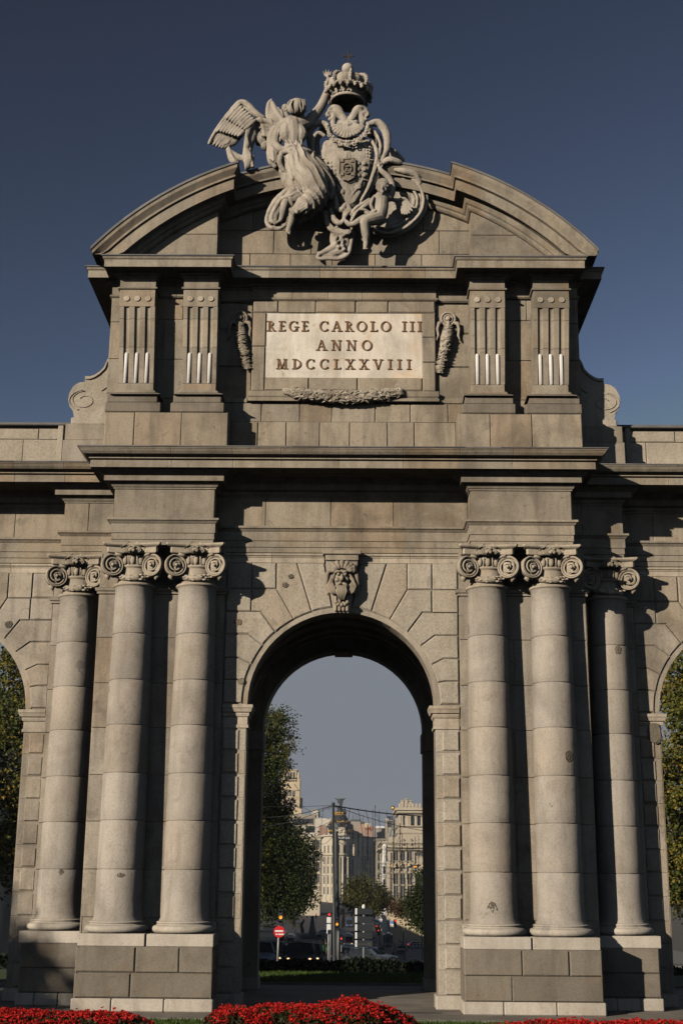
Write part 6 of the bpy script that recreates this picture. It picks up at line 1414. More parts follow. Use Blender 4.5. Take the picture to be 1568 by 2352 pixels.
# no-entry sign
Y = 34; p = c8(256, 1845, Y); g = gz(Y); e = empty('no_entry_sign', (p.x, Y, g), 'round red no-entry sign with a white bar and stickers on a leaning pole', 'road sign')
b = MB(); f = c8(242, 2090, Y); b.tube([(f.x, Y+.06, g-.1), (p.x-.01, Y+.06, p.z+.3)], .05, 10); b.build('pole', M['post'], e)
def disc(mb, x, y, z, r1, th, n=28, r0=0):
    vs = [(x+r1*math.cos(2*math.pi*i/n), yy, z+r1*math.sin(2*math.pi*i/n)) for yy in (y, y+th) for i in range(n)]; mb.add(vs, [list(range(n)), list(range(2*n-1, n-1, -1))]+[[i, n+i, n+(i+1) % n, (i+1) % n] for i in range(n)])
R1 = abs(c8(298, 1845, Y).x-p.x); b = MB(); disc(b, p.x, Y, p.z, R1, .02); d_ = b.build('disc', M['sred'], e)
b = MB(); b.cbox(p.x-R1*.74, p.x+R1*.74, Y-.012, Y+.002, p.z-.01, p.z+R1*.48-.06, .003); b.build('white_bar', M['swht'], d_)
b = MB(); 
for k, w in ((-.6, .09), (-.15, .13), (.32, .16)): b.cbox(p.x+k*R1, p.x+k*R1+w, Y-.008, Y+.002, p.z-R1*.55, p.z-R1*.32, .002)
b.build('sticker', M['swht'], d_)
def signal(label, x, ytop, ybot, Y, lit, three=True, col=None, parentless=True, polex=None, s=1.0):
    a = c8(x, ytop, Y); f = c8(polex or x, ybot, Y); e = empty('traffic_light', (f.x, Y, gz(Y)), label, 'traffic light', 'traffic lights')
    b = MB(); b.tube([(f.x, Y+.1, gz(Y)-.1), (f.x, Y+.1, a.z)], .045*s, 8); b.build('pole', M['post'], e)
    b = MB(); z = a.z; x_ = a.x; b.cbox(x_-.14*s, x_+.14*s, Y, Y+.2, z-.95*s, z, .02); hs_ = b.build('housing', M['sblk'], e)
    for k in range(3):
        c = z-.17*s-.3*s*k; w = MB(); disc(w, x_, Y-.012, c, .10*s, .02, 16); w.build('lamp', {'r': M['redl'], 'a': M['amber']}[lit] if (lit == 'r' and k == 0) or (lit == 'a' and k == 1) else M['lampoff'], hs_)
        w = MB(); w.lathe(0, 0, [(.115*s, 0), (.115*s, .16*s)], 12, a0=0, a1=math.pi); w.v = [(x_+v[0], Y-v[2], c+v[1]) for v in w.v]; w.build('visor', M['sblk'], hs_)
    return e
signal('traffic light with its amber lamp lit, above the no-entry sign', 269, 1676, 2085, 35, 'a', polex=249, s=.85)
signal('red traffic light at the right, in front of the railings', 1130, 1752, 1905, 220, 'r', polex=1120, s=1.5)
signal('red traffic light beside the direction panels, lower of the two', 1003, 1828, 1960, 150, 'r', s=.8)
signal('red traffic light farther off above the blue bus, left one', 990, 1795, 1900, 230, 'r', s=1.2)
signal('red traffic light far off above the fountain square at left', 535, 1708, 1800, 300, 'r', s=1.1)
signal('red traffic light beside the right-hand flag, low', 724, 1885, 1990, 90, 'r', s=.75)
signal('amber lit signal hung on the dark poles', 692, 1742, 2090, 41, 'a', polex=700, s=.7)
signal('red lit signal on top of the grey ribbed post', 634, 1700, 2085, 38.3, 'r', polex=640, s=.6)
# grey post with boxes
Y = 38; a = c8(632, 1735, Y); f = c8(627, 2085, Y); e = empty('signal_post', (f.x, Y, gz(Y)), 'slim grey post with tall pale boxes near its top', 'post')
b = MB(); b.tube([(f.x, Y, gz(Y)-.1), (a.x, Y, a.z)], .06, 10); b.build('pole', M['post'], e); h = c8(632, 1860, Y).z; m_ = c8(632, 1785, Y).z
b = MB(); b.cbox(a.x-.12, a.x+.12, Y-.12, Y+.1, m_+.04, a.z, .02); b.build('box', M['swht'], e); b = MB(); b.cbox(a.x-.12, a.x+.12, Y-.12, Y+.1, h, m_-.02, .02); b.build('box', M['swht'], e)
# tall poles
for (x0, x1, top, w, Y, m_, lb) in ((664, 672, 880, .085, 40, 'dpost', 'tallest dark pole carrying the overhead wires'), (678, 676, 1010, .07, 42, 'post', 'pale metal pole beside the tallest dark one'), (690, 693, 1095, .10, 43, 'dpost', 'thick dark pole right of the pale one'), (703, 707, 1150, .05, 44, 'dpost', 'thin dark pole, rightmost of the four')):
    a = c8(x0, top, Y); f = c8(x1, 2085, Y); e = empty('lamp_pole', (f.x, Y, gz(Y)), lb, 'pole', 'cluster of tall poles')
    b = MB(); b.tube([(f.x, Y, gz(Y)-.1), (f.x, Y, gz(Y)+.5), (a.x, Y, a.z)], [w*1.4, w, w*.8], 10); b.build('shaft', M[m_], e)
    b = MB(); b.tube([(a.x, Y, a.z-.05), (a.x, Y, a.z+.06)], w*1.15, 10); b.tube([(a.x-.3, Y, a.z-.35), (a.x, Y, a.z-.12), (a.x+.3, Y, a.z-.3)], .02, 6); b.build('clamp', M['dpost'], e)
# direction sign
Y = 36; f = c8(893, 2090, Y); t_ = c8(893, 1655, Y); e = empty('direction_sign', (f.x, Y, gz(Y)), 'direction sign of five dark stacked panels with white ends on one post', 'sign')
b = MB(); b.tube([(f.x, Y+.08, gz(Y)-.1), (t_.x, Y+.08, t_.z-.1)], .06, 10); b.build('post', M['post'], e); b = MB(); b.ball((t_.x, Y+.08, t_.z-.02), .10, 12, 9, (1, 1, 1.4)); b.build('finial', M['swht'], e)
for k, (ya, yb) in enumerate(((1668, 1716), (1729, 1778), (1789, 1838), (1849, 1898), (1909, 1960))):
    A, B_ = c8(844, ya, Y), c8(960, yb, Y); b = MB(); b.cbox(A.x, B_.x, Y-.03, Y+.03, B_.z, A.z, .01); pn_ = b.build('panel', M['sblk'], e)
    C0 = c8(828, ya, Y); b = MB(); b.cbox(C0.x, A.x-.002, Y-.035, Y+.035, B_.z, A.z, .01); b.build('panel_end', M['swht'], pn_)
    if k == 4:
        m_ = simple('faint_lettering', (.10, .10, .09), .6); txt('Casa de América', .115, 'lettering', m_, pn_, ((A.x+B_.x)/2-.09, Y-.036, (A.z+B_.z)/2-.02))
        b = MB(); cx2, cz2 = B_.x-.13, (A.z+B_.z)/2
        b.tube([(cx2+.10*math.cos(i*.5236), Y-.034, cz2+.10*math.sin(i*.5236)) for i in range(13)], .008, 5); b.tube([(cx2-.07, Y-.036, cz2), (cx2+.07, Y-.036, cz2)], .008, 5); b.tube([(cx2+.03, Y-.036, cz2+.04), (cx2+.07, Y-.036, cz2), (cx2+.03, Y-.036, cz2-.04)], .008, 5); b.build('arrow', m_, pn_)
# flags
M['flag'] = None
for x, top, bot, Y, lb, sg in ((381, 1665, 1890, 250, 'white pole with a limp red and yellow flag, left of the square', -1), (751, 1668, 1895, 250, 'white pole with a limp red flag beside the white bus', -1)):
    a, f = c8(x, top, Y), c8(x, bot, Y); e = empty('flagpole', (f.x, Y, f.z), lb, 'flag', 'flags in the square')
    b = MB(); b.tube([(f.x, Y, gz(Y)), (a.x, Y, a.z)], [.13, .08], 8); b.build('pole', M['swht'], e)
    L_ = a.z-c8(x, top+115, Y).z
    for c_k, (f0, f1, cc_) in enumerate(((0, .28, (.45, .02, .02)), (.28, .72, (.6, .36, .03)), (.72, 1, (.45, .02, .02)))):
        b = MB(); n = 8; vs = []
        for i in range(n+1):
            q = i/n
            for ff in (f0, f1): vs.append((a.x+sg*(.1+ff*.55*(.5+.5*math.sin(q*2.6))), Y+.18*math.sin(q*9+ff*5), a.z-.5-q*L_-ff*.8))
        b.add(vs, [(2*i, 2*i+1, 2*i+3, 2*i+2) for i in range(n)], sm=True); b.build('flag_stripe', simple('flag_cloth', cc_, .8), e)
# barrier in front of the pedestrians
Y = 318; a, c_ = c8(1140, 1900, Y), c8(1340, 1900, Y); e = empty('pedestrian_barrier', (a.x, Y, gz(Y)), 'long pale metal barrier along the pavement edge at the right', 'barrier'); b = MB(); n = 8; zz = gz(Y)+.14
for k in range(n+1): x = lerp(a.x, c_.x, k/n); b.tube([(x, Y, zz), (x, Y, zz+1.1)], .06, 6)
b.tube([(a.x, Y, zz+1.1), (c_.x, Y, zz+1.1)], .05, 6); b.tube([(a.x, Y, zz+.5), (c_.x, Y, zz+.5)], .035, 6); b.build('rails', M['swht'], e)
b = MB(); b.cbox(a.x-.4, c_.x+.4, Y+.5, Y+.9, gz(Y), gz(Y)+.8, .05); b.build('low_wall', M['pave2'], e)
# banners by the bus
for x, yv, Y, lb in ((993, 1772, 300, 'blue and white banner, left of the three above the blue bus'), (1021, 1772, 302, 'pale banner beside the blue and white one'), (1104, 1785, 298, 'blue and white banner nearest the red traffic light')):
    p = c8(x, yv, Y); e = empty('street_banner', (p.x, Y, gz(Y)), lb, 'banner', 'banners on the lamp posts'); b = MB(); b.tube([(p.x-.45, Y+.1, gz(Y)), (p.x-.45, Y+.1, p.z+.9)], .07, 6); b.build('post', M['post'], e)
    b = MB(); b.cbox(p.x-.40, p.x+.40, Y, Y+.04, p.z-.75, p.z+.75, .01); k_ = b.build('cloth', M['swht'], e)
    if '(blue' or True:
        if 'blue' in lb.split()[0]: b = MB(); b.cbox(p.x-.38, p.x+.38, Y-.02, Y, p.z+.0, p.z+.72, .005); b.build('blue_field', simple('banner_blue', (.12, .22, .42), .7), k_)
# round speed signs
for x, yv, Y, lb in ((725, 1838, 200, 'small round red-rimmed sign on a white board beside the right flag'), (1056, 1838, 230, 'round red-rimmed sign on a white board in front of the blue bus'), (146, 1815, 200, 'small red sign board at the far left under the trees')):
    p = c8(x, yv, Y); k = Y/200; e = empty('round_sign', (p.x, Y, gz(Y)), lb, 'road sign', 'round signs'); b = MB(); b.tube([(p.x, Y+.1, gz(Y)), (p.x, Y+.1, p.z)], .05, 6); b.build('post', M['post'], e)
    b = MB(); b.cbox(p.x-.30*k, p.x+.30*k, Y, Y+.05, p.z-.50*k, p.z+.5*k, .01); k_ = b.build('board', M['swht'], e); b = MB(); disc(b, p.x, Y-.02, p.z, .24*k, .02); k2 = b.build('disc', M['sred'], k_); b = MB(); disc(b, p.x, Y-.04, p.z, .17*k, .02); b.build('disc_centre', M['swht'], k2)
# lamps among the right-hand trees
for x, yv, lb in ((1282, 1352, 'lit amber street lamp left of the pair in the right-hand tree'), (1345, 1352, 'lit amber street lamp right of the pair, against the jamb')):
    Y = 120; p = c8(x, yv, Y); q = c8(x+45, yv+160, Y); e = empty('street_lamp', (q.x, Y, gz(Y)), lb, 'street lamp', 'lit street lamps'); b = MB(); b.tube([(q.x, Y, gz(Y)), (q.x, Y, q.z), (q.x-.1, Y, q.z+1.0), (p.x+.1, Y, p.z+.05)], [.08, .06, .05, .035], 7); b.build('arm', M['post'], e)
    b = MB(); b.ball((p.x, Y, p.z), .16, 10, 7, (1.3, 1, .7)); b.build('lantern', M['amber'], e)
# ---------------------------------------------------------------- OVERHEAD WIRES AND HANGING LIGHT STRINGS
M['wire'] = simple('wire', (.015, .018, .02), .7); M['strand'] = simple('light_strand', (.05, .055, .06), .6); M['bulb'] = simple('unlit_bulb', (.45, .47, .48), .3)
def wire(p, q, sag, r, lb, hang=()):
    pts = [Vector(p).lerp(Vector(q), i/16)-Vector((0, 0, sag*4*(i/16)*(1-i/16))) for i in range(17)]; b = MB(); b.tube(pts, r, 5); o = b.build('overhead_wire', M['wire']); tag(o, lb, 'wire', 'wires over the avenue'); return pts
Y = 40; top = c8(661, 893, Y)
wire(top, c8(1520, 975, 52), .18, .035, 'thick wire running right from the tallest pole to the palace side')
wire(top, c8(1480, 1100, 60), .25, .018, 'thin wire sloping down to the right from the tallest pole')
wire(top, c8(60, 985, 48), .2, .022, 'wire running left from the tallest pole into the trees')
wire(top, c8(60, 900, 48), .05, .012, 'thinner wire running left almost level from the tallest pole')
wire(top, c8(20, 1060, 44), .3, .018, 'lowest wire running left from the tallest pole')
wire(c8(655, 1010, 40), c8(300, 1100, 55), .2, .014, 'short wire left of the poles crossing the pale building')
wire(c8(1168, 1050, 75), c8(1420, 1052, 75), .05, .03, 'level wire in front of the palace')
wire(c8(1060, 1213, 75), c8(1420, 1215, 75), .02, .05, 'thick level wire across the palace facade')
wire(c8(980, 1420, 80), c8(1420, 1400, 80), .4, .015, 'slack wire low across the palace facade')
wire(c8(110, 1230, 50), c8(520, 1240, 50), .6, .012, 'slack pale wire hanging before the dark trees')
r = random.Random(31)
def ORD(n): return ['', 'first', 'second', 'third', 'fourth', 'fifth', 'sixth', 'seventh', 'eighth', 'ninth', 'tenth', 'eleventh', 'twelfth', 'thirteenth', 'fourteenth', 'fifteenth', 'sixteenth', 'seventeenth', 'eighteenth', 'nineteenth', 'twentieth', 'twenty-first', 'twenty-second', 'twenty-third'][n]
SL = []
strands = [(811, 1040, 1425, 60, 1), (852, 1090, 1275, 62, 1), (925, 1040, 1310, 62, 1), (978, 890, 1285, 58, 1), (752, 905, 1420, 58, 0), (885, 1110, 1450, 64, 0), (1026, 1165, 1500, 70, 0), (1047, 1200, 1560, 72, 0), (1062, 1220, 1560, 72, 1), (1113, 1120, 1480, 74, 0), (1122, 1000, 1345, 74, 0), (1140, 1190, 1440, 76, 0), (1165, 1030, 1610, 76, 1), (1180, 1100, 1390, 70, 0), (1187, 1260, 1440, 78, 0), (1220, 1180, 1450, 74, 0), (1250, 1290, 1560, 78, 0), (1262, 1180, 1560, 80, 0), (1280, 1130, 1350, 76, 0), (1305, 1120, 1380, 70, 0), (1340, 1100, 1500, 72, 0), (1090, 1310, 1600, 82, 0), (1205, 1440, 1620, 84, 0), (1145, 1500, 1650, 84, 0), (420, 1380, 1530, 56, 1), (472, 1350, 1520, 58, 1), (960, 1420, 1620, 66, 0), (840, 1420, 1560, 66, 0), (790, 1180, 1500, 66, 0), (905, 1280, 1560, 68, 0), (1010, 1290, 1480, 70, 0)]
for i, (x, ya, yb, Y, br) in enumerate(strands):
    a, f = c8(x, ya, Y), c8(x+r.uniform(-3, 3), yb, Y); b = MB(); w = .03 if br else .022; b.tube([a, a.lerp(f, .5)+Vector((r.uniform(-.03, .03), 0, 0)), f], w, 5, .5)
    L_ = a.z-f.z; n = int(L_/.28)
    bl = MB()
    for k in range(n): bl.ball((a.x+(f.x-a.x)*k/n+(.05 if k % 2 else -.05), Y-.02, a.z-L_*k/n), .035 if br else .028, 6, 4)
    e = b.build('hanging_light_string', M['strand']); k_ = sorted(q_[0] for q_ in strands if q_[4] == br).index(x)+1; tag(e, ('dark' if not br else 'pale beaded')+' vertical string of unlit bulbs, '+ORD(k_)+' from the left among the '+('dark' if not br else 'pale')+' ones', 'string lights', 'strings of unlit lights over the avenue')
    bl.build('bulbs', M['bulb'] if br else M['strand'], e)
for i, (x0, y0, x1, y1, Y, sag) in enumerate(((130, 1010, 330, 1040, 50, .8), (330, 1040, 470, 1010, 50, .7), (200, 950, 250, 1120, 50, .3), (120, 1280, 300, 1250, 50, .5), (300, 1250, 500, 1260, 50, .5), (990, 960, 1120, 1200, 70, .6), (1120, 1200, 1180, 1060, 70, .3), (1150, 1190, 1340, 1180, 72, .4), (430, 900, 650, 1000, 50, .1), (590, 900, 565, 1130, 50, .0), (1050, 1580, 1330, 1560, 80, .5), (1000, 1350, 1340, 1330, 80, .3), (560, 1180, 660, 1120, 46, .2))):
    wire(c8(x0, y0, Y), c8(x1, y1, Y), sag, .012, 'thin slack wire of the hanging lights, '+ORD(i+1)+' of them from the left')
for k_, x in enumerate((745, 790, 850, 905, 960, 1010, 1065)):
    a = c8(x, 897+(x-661)*.095, 44); b = MB(); b.tube([a, (a.x+r.uniform(-.25, .35), 44, a.z-r.uniform(1.0, 1.5)*1.2)], .015, 5); tag(b.build('hanging_wire', M['wire']), 'short wire hanging from the thick wire against the sky, '+ORD(k_+1)+' from the left', 'wire', 'short hanging wires')
# ---------------------------------------------------------------- BUILDINGS BEYOND
def bstone(n, c, c2): return nmat(n, c, c2, .12, .9, .05)
M['gild'] = simple('dull_gilding', (.42, .25, .05), .5, .8)
B_cream = bstone('tower_stone', (.50, .40, .25), (.58, .47, .31)); B_white = bstone('white_render', (.50, .46, .38), (.58, .54, .46)); B_pal = bstone('palace_stone', (.40, .345, .255), (.47, .41, .31)); B_met = bstone('corner_stone', (.48, .42, .31), (.56, .50, .38))
B_brown = bstone('brown_render', (.28, .17, .12), (.32, .20, .15)); B_grey = bstone('grey_concrete', (.26, .23, .18), (.32, .29, .23)); B_pink = bstone('pink_render', (.36, .25, .19), (.41, .29, .22)); M['win'] = simple('window_dark', (.025, .03, .04), .2); M['roofd'] = simple('slate_roof', (.05, .06, .06), .5); M['tile'] = simple('roof_tiles', (.30, .10, .05), .8); M['verd'] = simple('dark_bronze', (.022, .026, .028), .5, .3)
def wins(par, xs, zs, Y, w, h, arched=False, dep=.35, fr=None):
    """each window a part with recessed pane and projecting sill/surround"""
    for z in zs:
        for x in xs:
            b = MB(); b.box(x-w/2, x+w/2, Y-.02, Y+dep, z, z+h)
            if arched: disc(b, x, Y-.02, z+h, w/2, dep, 14)
            o = b.build('window', M['win'], par)
            if fr: 
                b = MB(); b.box(x-w*.62, x+w*.62, Y-.35, Y+.05, z-.35, z-.02); b.box(x-w*.60, x+w*.60, Y-.30, Y+.05, z+h+(w/2 if arched else 0)+.02, z+h+(w/2 if arched else 0)+.3); b.box(x-w*.04, x+w*.04, Y-.06, Y, z, z+h); b.build('surround', fr, o)
def body(par, x0, x1, Y0, Y1, z0, z1, m, name='wall'):
    b = MB(); b.box(x0, x1, Y0, Y1, z0, z1); return b.build(name, m, par)
def cornice(par, x0, x1, Y0, Y1, z, h, pr, m, name='cornice'):
    b = MB(); b.mould([(x0, Y1), (x0, Y0), (x1, Y0), (x1, Y1)], [(0, z), (pr*.4, z+h*.15), (pr*.4, z+h*.4), (pr, z+h*.55), (pr, z+h*.95), (0, z+h)], 99); b.box(x0, x1, Y0, Y1, z+h*.9, z+h); return b.build(name, m, par)
def ctr(x0, x1): return (x0+x1)/2
# 1. stepped cream tower
Y = 980; q = lambda x, y: c8(x, y, Y); e = empty('tower_building', (q(370, 900).x, Y, gz(Y)), 'tall cream stone tower with a green pyramid roof and spire, rising beside the left tree', 'tower')
x0, x1 = q(285, 0).x, q(424, 0).x; body(e, x0, x1, Y, Y+16, gz(Y), q(0, 690).z, B_cream)
body(e, q(300, 0).x, q(398, 0).x, Y+1, Y+14, q(0, 690).z, q(0, 632).z, B_cream, 'upper_stage'); cornice(e, q(300, 0).x, q(398, 0).x, Y+1, Y+14, q(0, 632).z, 1.2, .8, B_cream)
body(e, x1-.1, q(440, 0).x, Y+3, Y+18, gz(Y), q(0, 830).z, B_grey, 'side_wing'); body(e, q(360, 0).x, q(442, 0).x, Y-3, Y+3, gz(Y), q(0, 915).z, B_cream, 'lower_block')
wins(e, [q(x, 0).x for x in (318, 339, 357, 379)], [q(0, 682).z], Y+1, 1.5, 4.2, False, .5); wins(e, [q(x, 0).x for x in (326, 342, 360, 377, 396)], [q(0, 712).z], Y, 1.4, 2.6, True)
wins(e, [q(x, 0).x for x in (330, 354, 380)], [q(0, 822).z, q(0, 886).z, q(0, 935).z], Y, 2.0, 3.8, False, .4, B_white); wins(e, [q(x, 0).x for x in (332, 386)], [q(0, 742).z], Y, 1.5, .1, True)
b = MB(); P = [(q(330, 778).x, q(0, 778).z), (q(402, 778).x, q(0, 778).z), (q(366, 728).x, q(0, 728).z)]; b.prism(P, Y-.9, Y+.2); b.build('gable', B_cream, e)
for zz in (770, 830, 842, 700): b = MB(); z = q(0, zz).z; b.box(x0-.3, x1+.3, Y-.4, Y+1, z, z+.5); b.build('string_course', B_cream, e)
b = MB(); xc = q(348, 0).x; zb = q(0, 628).z; zt = q(0, 596).z; w = (q(385, 0).x-q(312, 0).x)/2
b.lathe(xc, Y+7, [(w*1.35, zb), (w*.9, lerp(zb, zt, .35)), (w*.5, lerp(zb, zt, .75)), (w*.30, zt), (w*.26, q(0, 575).z), (w*.14, q(0, 570).z), (.1, q(0, 548).z)], 8, sm=False, a0=math.pi/8, a1=math.pi/8+2*math.pi); b.build('roof', M['roofd'], e)
b = MB(); xp = q(413, 0).x; b.lathe(xp, Y+1, [(1.1, q(0, 690).z), (1.1, q(0, 668).z), (.8, q(0, 655).z), (.05, q(0, 632).z)], 8, sm=False); b.build('pinnacle', B_cream, e)
# 2-4. roofs between the tower and the domed corner
Y = 940; q = lambda x, y: c8(x, y, Y); e = empty('flat_roofed_block', (q(470, 0).x, Y, gz(Y)), 'grey flat-roofed block with a rooftop penthouse right of the cream tower', 'building')
body(e, q(300, 0).x, q(545, 0).x, Y, Y+25, gz(Y), q(0, 990).z, B_grey); body(e, q(385, 0).x, q(540, 0).x, Y+3, Y+20, q(0, 990).z, q(0, 957).z, B_grey, 'attic_storey'); body(e, q(512, 0).x, q(560, 0).x, Y+4, Y+16, q(0, 990).z, q(0, 925).z, B_white, 'penthouse'); cornice(e, q(512, 0).x, q(560, 0).x, Y+4, Y+16, q(0, 925).z, .8, .3, B_grey); body(e, q(560, 0).x+.05, q(572, 0).x, Y+5, Y+14, q(0, 970).z, q(0, 935).z, M['roofd'], 'lift_housing')
cornice(e, q(300, 0).x, q(545, 0).x, Y, Y+25, q(0, 992).z, 1, .6, B_grey); wins(e, [q(x, 0).x for x in (405, 437, 470, 503)], [q(0, 1040).z], Y, 5, 5)
Y = 915; q = lambda x, y: c8(x, y, Y); e = empty('apartment_block', (q(510, 0).x, Y, gz(Y)), 'cream block with rows of small red-brown windows left of the white wall', 'building')
body(e, q(440, 0).x, q(552, 0).x, Y, Y+20, gz(Y), q(0, 1040).z, B_white); cornice(e, q(440, 0).x, q(552, 0).x, Y, Y+20, q(0, 1046).z, .8, .5, B_white); wins(e, [q(x, 0).x for x in (482, 492, 503, 512, 522, 532, 542)], [q(0, 1072).z, q(0, 1094).z], Y, 1.4, 2.4); body(e, q(480, 0).x, q(520, 0).x, Y+4, Y+12, q(0, 1040).z, q(0, 1025).z, B_brown, 'roof_hut')
Y = 905; q = lambda x, y: c8(x, y, Y); e = empty('white_walled_block', (q(600, 0).x, Y, gz(Y)), 'plain white blind-walled block with a brown party wall, left of the tallest pole', 'building')
body(e, q(540, 0).x, q(660, 0).x, Y, Y+30, gz(Y), q(0, 987).z, B_white); body(e, q(600, 0).x, q(625, 0).x, Y+3, Y+10, q(0, 987).z, q(0, 980).z, B_white, 'roof_hut')
b = MB(); b.prism([(q(562, 0).x, q(0, 1120).z), (q(628, 0).x, q(0, 1120).z), (q(625, 0).x, q(0, 1040).z), (q(572, 0).x, q(0, 1036).z)], Y-.5, Y-.01); b.build('party_wall', B_brown, e)
# behind, right of the dome
Y = 930; q = lambda x, y: c8(x, y, Y); e = empty('pink_block', (q(850, 0).x, Y, gz(Y)), 'pinkish blocks with rooftop antennas right of the dark dome', 'building')
body(e, q(790, 0).x, q(900, 0).x, Y, Y+20, gz(Y), q(0, 1008).z, B_grey); body(e, q(850, 0).x, q(905, 0).x, Y-2, Y-.01, gz(Y), q(0, 1028).z, B_pink, 'front_wall'); body(e, q(873, 0).x, q(902, 0).x, Y-2, Y+10, q(0, 1027).z, q(0, 1010).z, M['roofd'], 'roof_hut'); body(e, q(800, 0).x, q(878, 0).x, Y+2, Y+10, q(0, 1008).z, q(0, 992).z, M['roofd'], 'roof_hut')
for x in (812, 838, 862, 888): b = MB(); p_ = q(x, 975); b.tube([(p_.x, Y+5, p_.z-9), (p_.x, Y+5, p_.z+1)], .15, 5); b.build('antenna', M['iron'], e)
Y = 920; q = lambda x, y: c8(x, y, Y); e = empty('tiled_roof_block', (q(935, 0).x, Y, gz(Y)), 'block with a red-orange awning roof and cream stair tower right of the pink blocks', 'building')
body(e, q(903, 0).x, q(970, 0).x, Y, Y+16, gz(Y), q(0, 1068).z, B_brown); body(e, q(903, 0).x, q(946, 0).x, Y+5, Y+16, gz(Y), q(0, 1018).z, B_cream, 'stair_tower'); b = MB(); b.prism([(q(903, 0).x, q(0, 1068).z), (q(970, 0).x, q(0, 1068).z), (q(970, 0).x, q(0, 1045).z), (q(903, 0).x, q(0, 1052).z)], Y-.5, Y+4); b.build('roof', M['tile'], e)
Y = 860; q = lambda x, y: c8(x, y, Y); e = empty('white_roofed_block', (q(1020, 0).x, Y, gz(Y)), 'low grey block with a white roof edge left of the spire', 'building')
body(e, q(980, 0).x, q(1060, 0).x, Y, Y+16, gz(Y), q(0, 1055).z, B_grey); body(e, q(984, 0).x, q(1060, 0).x, Y+1, Y+16, q(0, 1055).z, q(0, 1040).z, simple('white_paint', (.7, .7, .7), .7), 'roof_edge')
Y = 700; q = lambda x, y: c8(x, y, Y); e = empty('grey_stone_block', (q(1095, 0).x, Y, gz(Y)), 'grey stone block with slotted windows behind the spire', 'building')
body(e, q(1058, 0).x, q(1150, 0).x, Y, Y+18, gz(Y), q(0, 1000).z, B_grey); cornice(e, q(1058, 0).x, q(1150, 0).x, Y, Y+18, q(0, 1002).z, .6, .3, B_grey)
for a, c_ in ((1058, 1077), (1133, 1150)): body(e, q(a, 0).x, q(c_, 0).x, Y-.2, Y+10, q(0, 1002).z, q(0, 984).z, B_white, 'roof_box')
wins(e, [q(x, 0).x for x in (1075, 1084, 1093, 1104)], [q(0, 1050).z], Y, .6, 6)
# spire
Y = 560; q = lambda x, y: c8(x, y, Y); p_ = q(1115, 1115); e = empty('spire', (p_.x, Y, p_.z), 'slender dark slate spire topped with a golden ball beside the palace', 'spire'); b = MB(); s_ = abs(q(1135, 0).x-p_.x)
b.lathe(p_.x, Y, [(s_*1.2, q(0, 1125).z), (s_*.8, q(0, 1072).z), (s_*.45, q(0, 1065).z), (s_*.40, q(0, 1025).z), (s_*.55, q(0, 1022).z), (s_*.22, q(0, 1000).z), (s_*.10, q(0, 930).z), (.05, q(0, 905).z)], 8, sm=False); b.build('roof', M['roofd'], e)
b = MB(); b.ball((p_.x, Y, q(0, 905).z), .9, 14, 10); b.ball((p_.x, Y, q(0, 893).z), .35, 8, 6); b.tube([(p_.x, Y, q(0, 905).z), (p_.x, Y, q(0, 884).z)], .12, 5); b.build('ball', M['gold'], e)
body(e, p_.x-s_*1.4, p_.x+s_*1.4, Y-4, Y+4, gz(Y), q(0, 1125).z, B_pal, 'base')
# 5. domed corner building with winged statue
Y = 820; q = lambda x, y: c8(x, y, Y); px_ = abs(q(101, 0).x-q(1, 0).x)/100
e = empty('domed_corner_building', (q(730, 0).x, Y, gz(Y)), 'ornate pale corner building with a black and gold dome, its right flank in shade', 'building')
zr = q(0, 1110).z; xl, xr = q(575, 0).x, q(800, 0).x
b = MB(); xa, xb = q(655, 0).x, q(790, 0).x                                   # rounded front drum between two wings splaying back
plan = [(q(500, 0).x-2, Y+42), (xa-.2, Y+3)]+[(ctr(xa, xb)+(xb-xa)/2*math.sin(a), Y+3-5.5*math.cos(a)) for a in [R_(-80+20*i) for i in range(9)]]+[(xb+.2, Y+3), (q(995, 0).x, Y+46)]
def wallpath(pts, z0, z1, off=0, m=B_met, name='wall'):
    b = MB(); b.mould(pts, [(off, z0), (off, z1)], 999, cap=False); top = [(x, y, z1) for x, y in pts]; b.add(top, [tuple(range(len(top)))]); return b.build(name, m, e)
wallpath(plan, gz(Y)-3, zr)
for z_, h, pr in ((zr-1.2, 1.4, 1.0), (q(0, 1268).z, 1.1, .9), (q(0, 1420).z, .8, .6), (q(0, 1350).z, .5, .4)):
    b = MB(); b.mould(plan, [(0, z_), (pr*.5, z_+h*.3), (pr, z_+h*.5), (pr, z_+h), (0, z_+h)], 999, cap=False); b.build('cornice', B_met, e)
def along(i0, i1, f): a, c_ = Vector(plan[i0]), Vector(plan[i1]); return a.lerp(c_, f), (c_-a).normalized()
def pathwin(i0, i1, fs, z, w, h, nm='window', m=None, pro=.25):
    for f in fs:
        p_, d = along(i0, i1, f); n_ = Vector((d.y, -d.x)); b = MB()
        for (w_, z0, z1, o0, o1) in ((w, z, z+h, -.5, pro),):
            A = p_-d*w_/2; C_ = p_+d*w_/2; vs = []
            for zz in (z0, z1):
                for P_, o_ in ((A, o0), (C_, o0), (C_, o1), (A, o1)): vs.append((P_.x+n_.x*o_, P_.y+n_.y*o_, zz))
            b.add(vs, [(3, 2, 6, 7), (0, 3, 7, 4), (2, 1, 5, 6), (4, 7, 6, 5), (0, 1, 2, 3)])
        b.build(nm, m or M['win'], e)
n_ = len(plan)
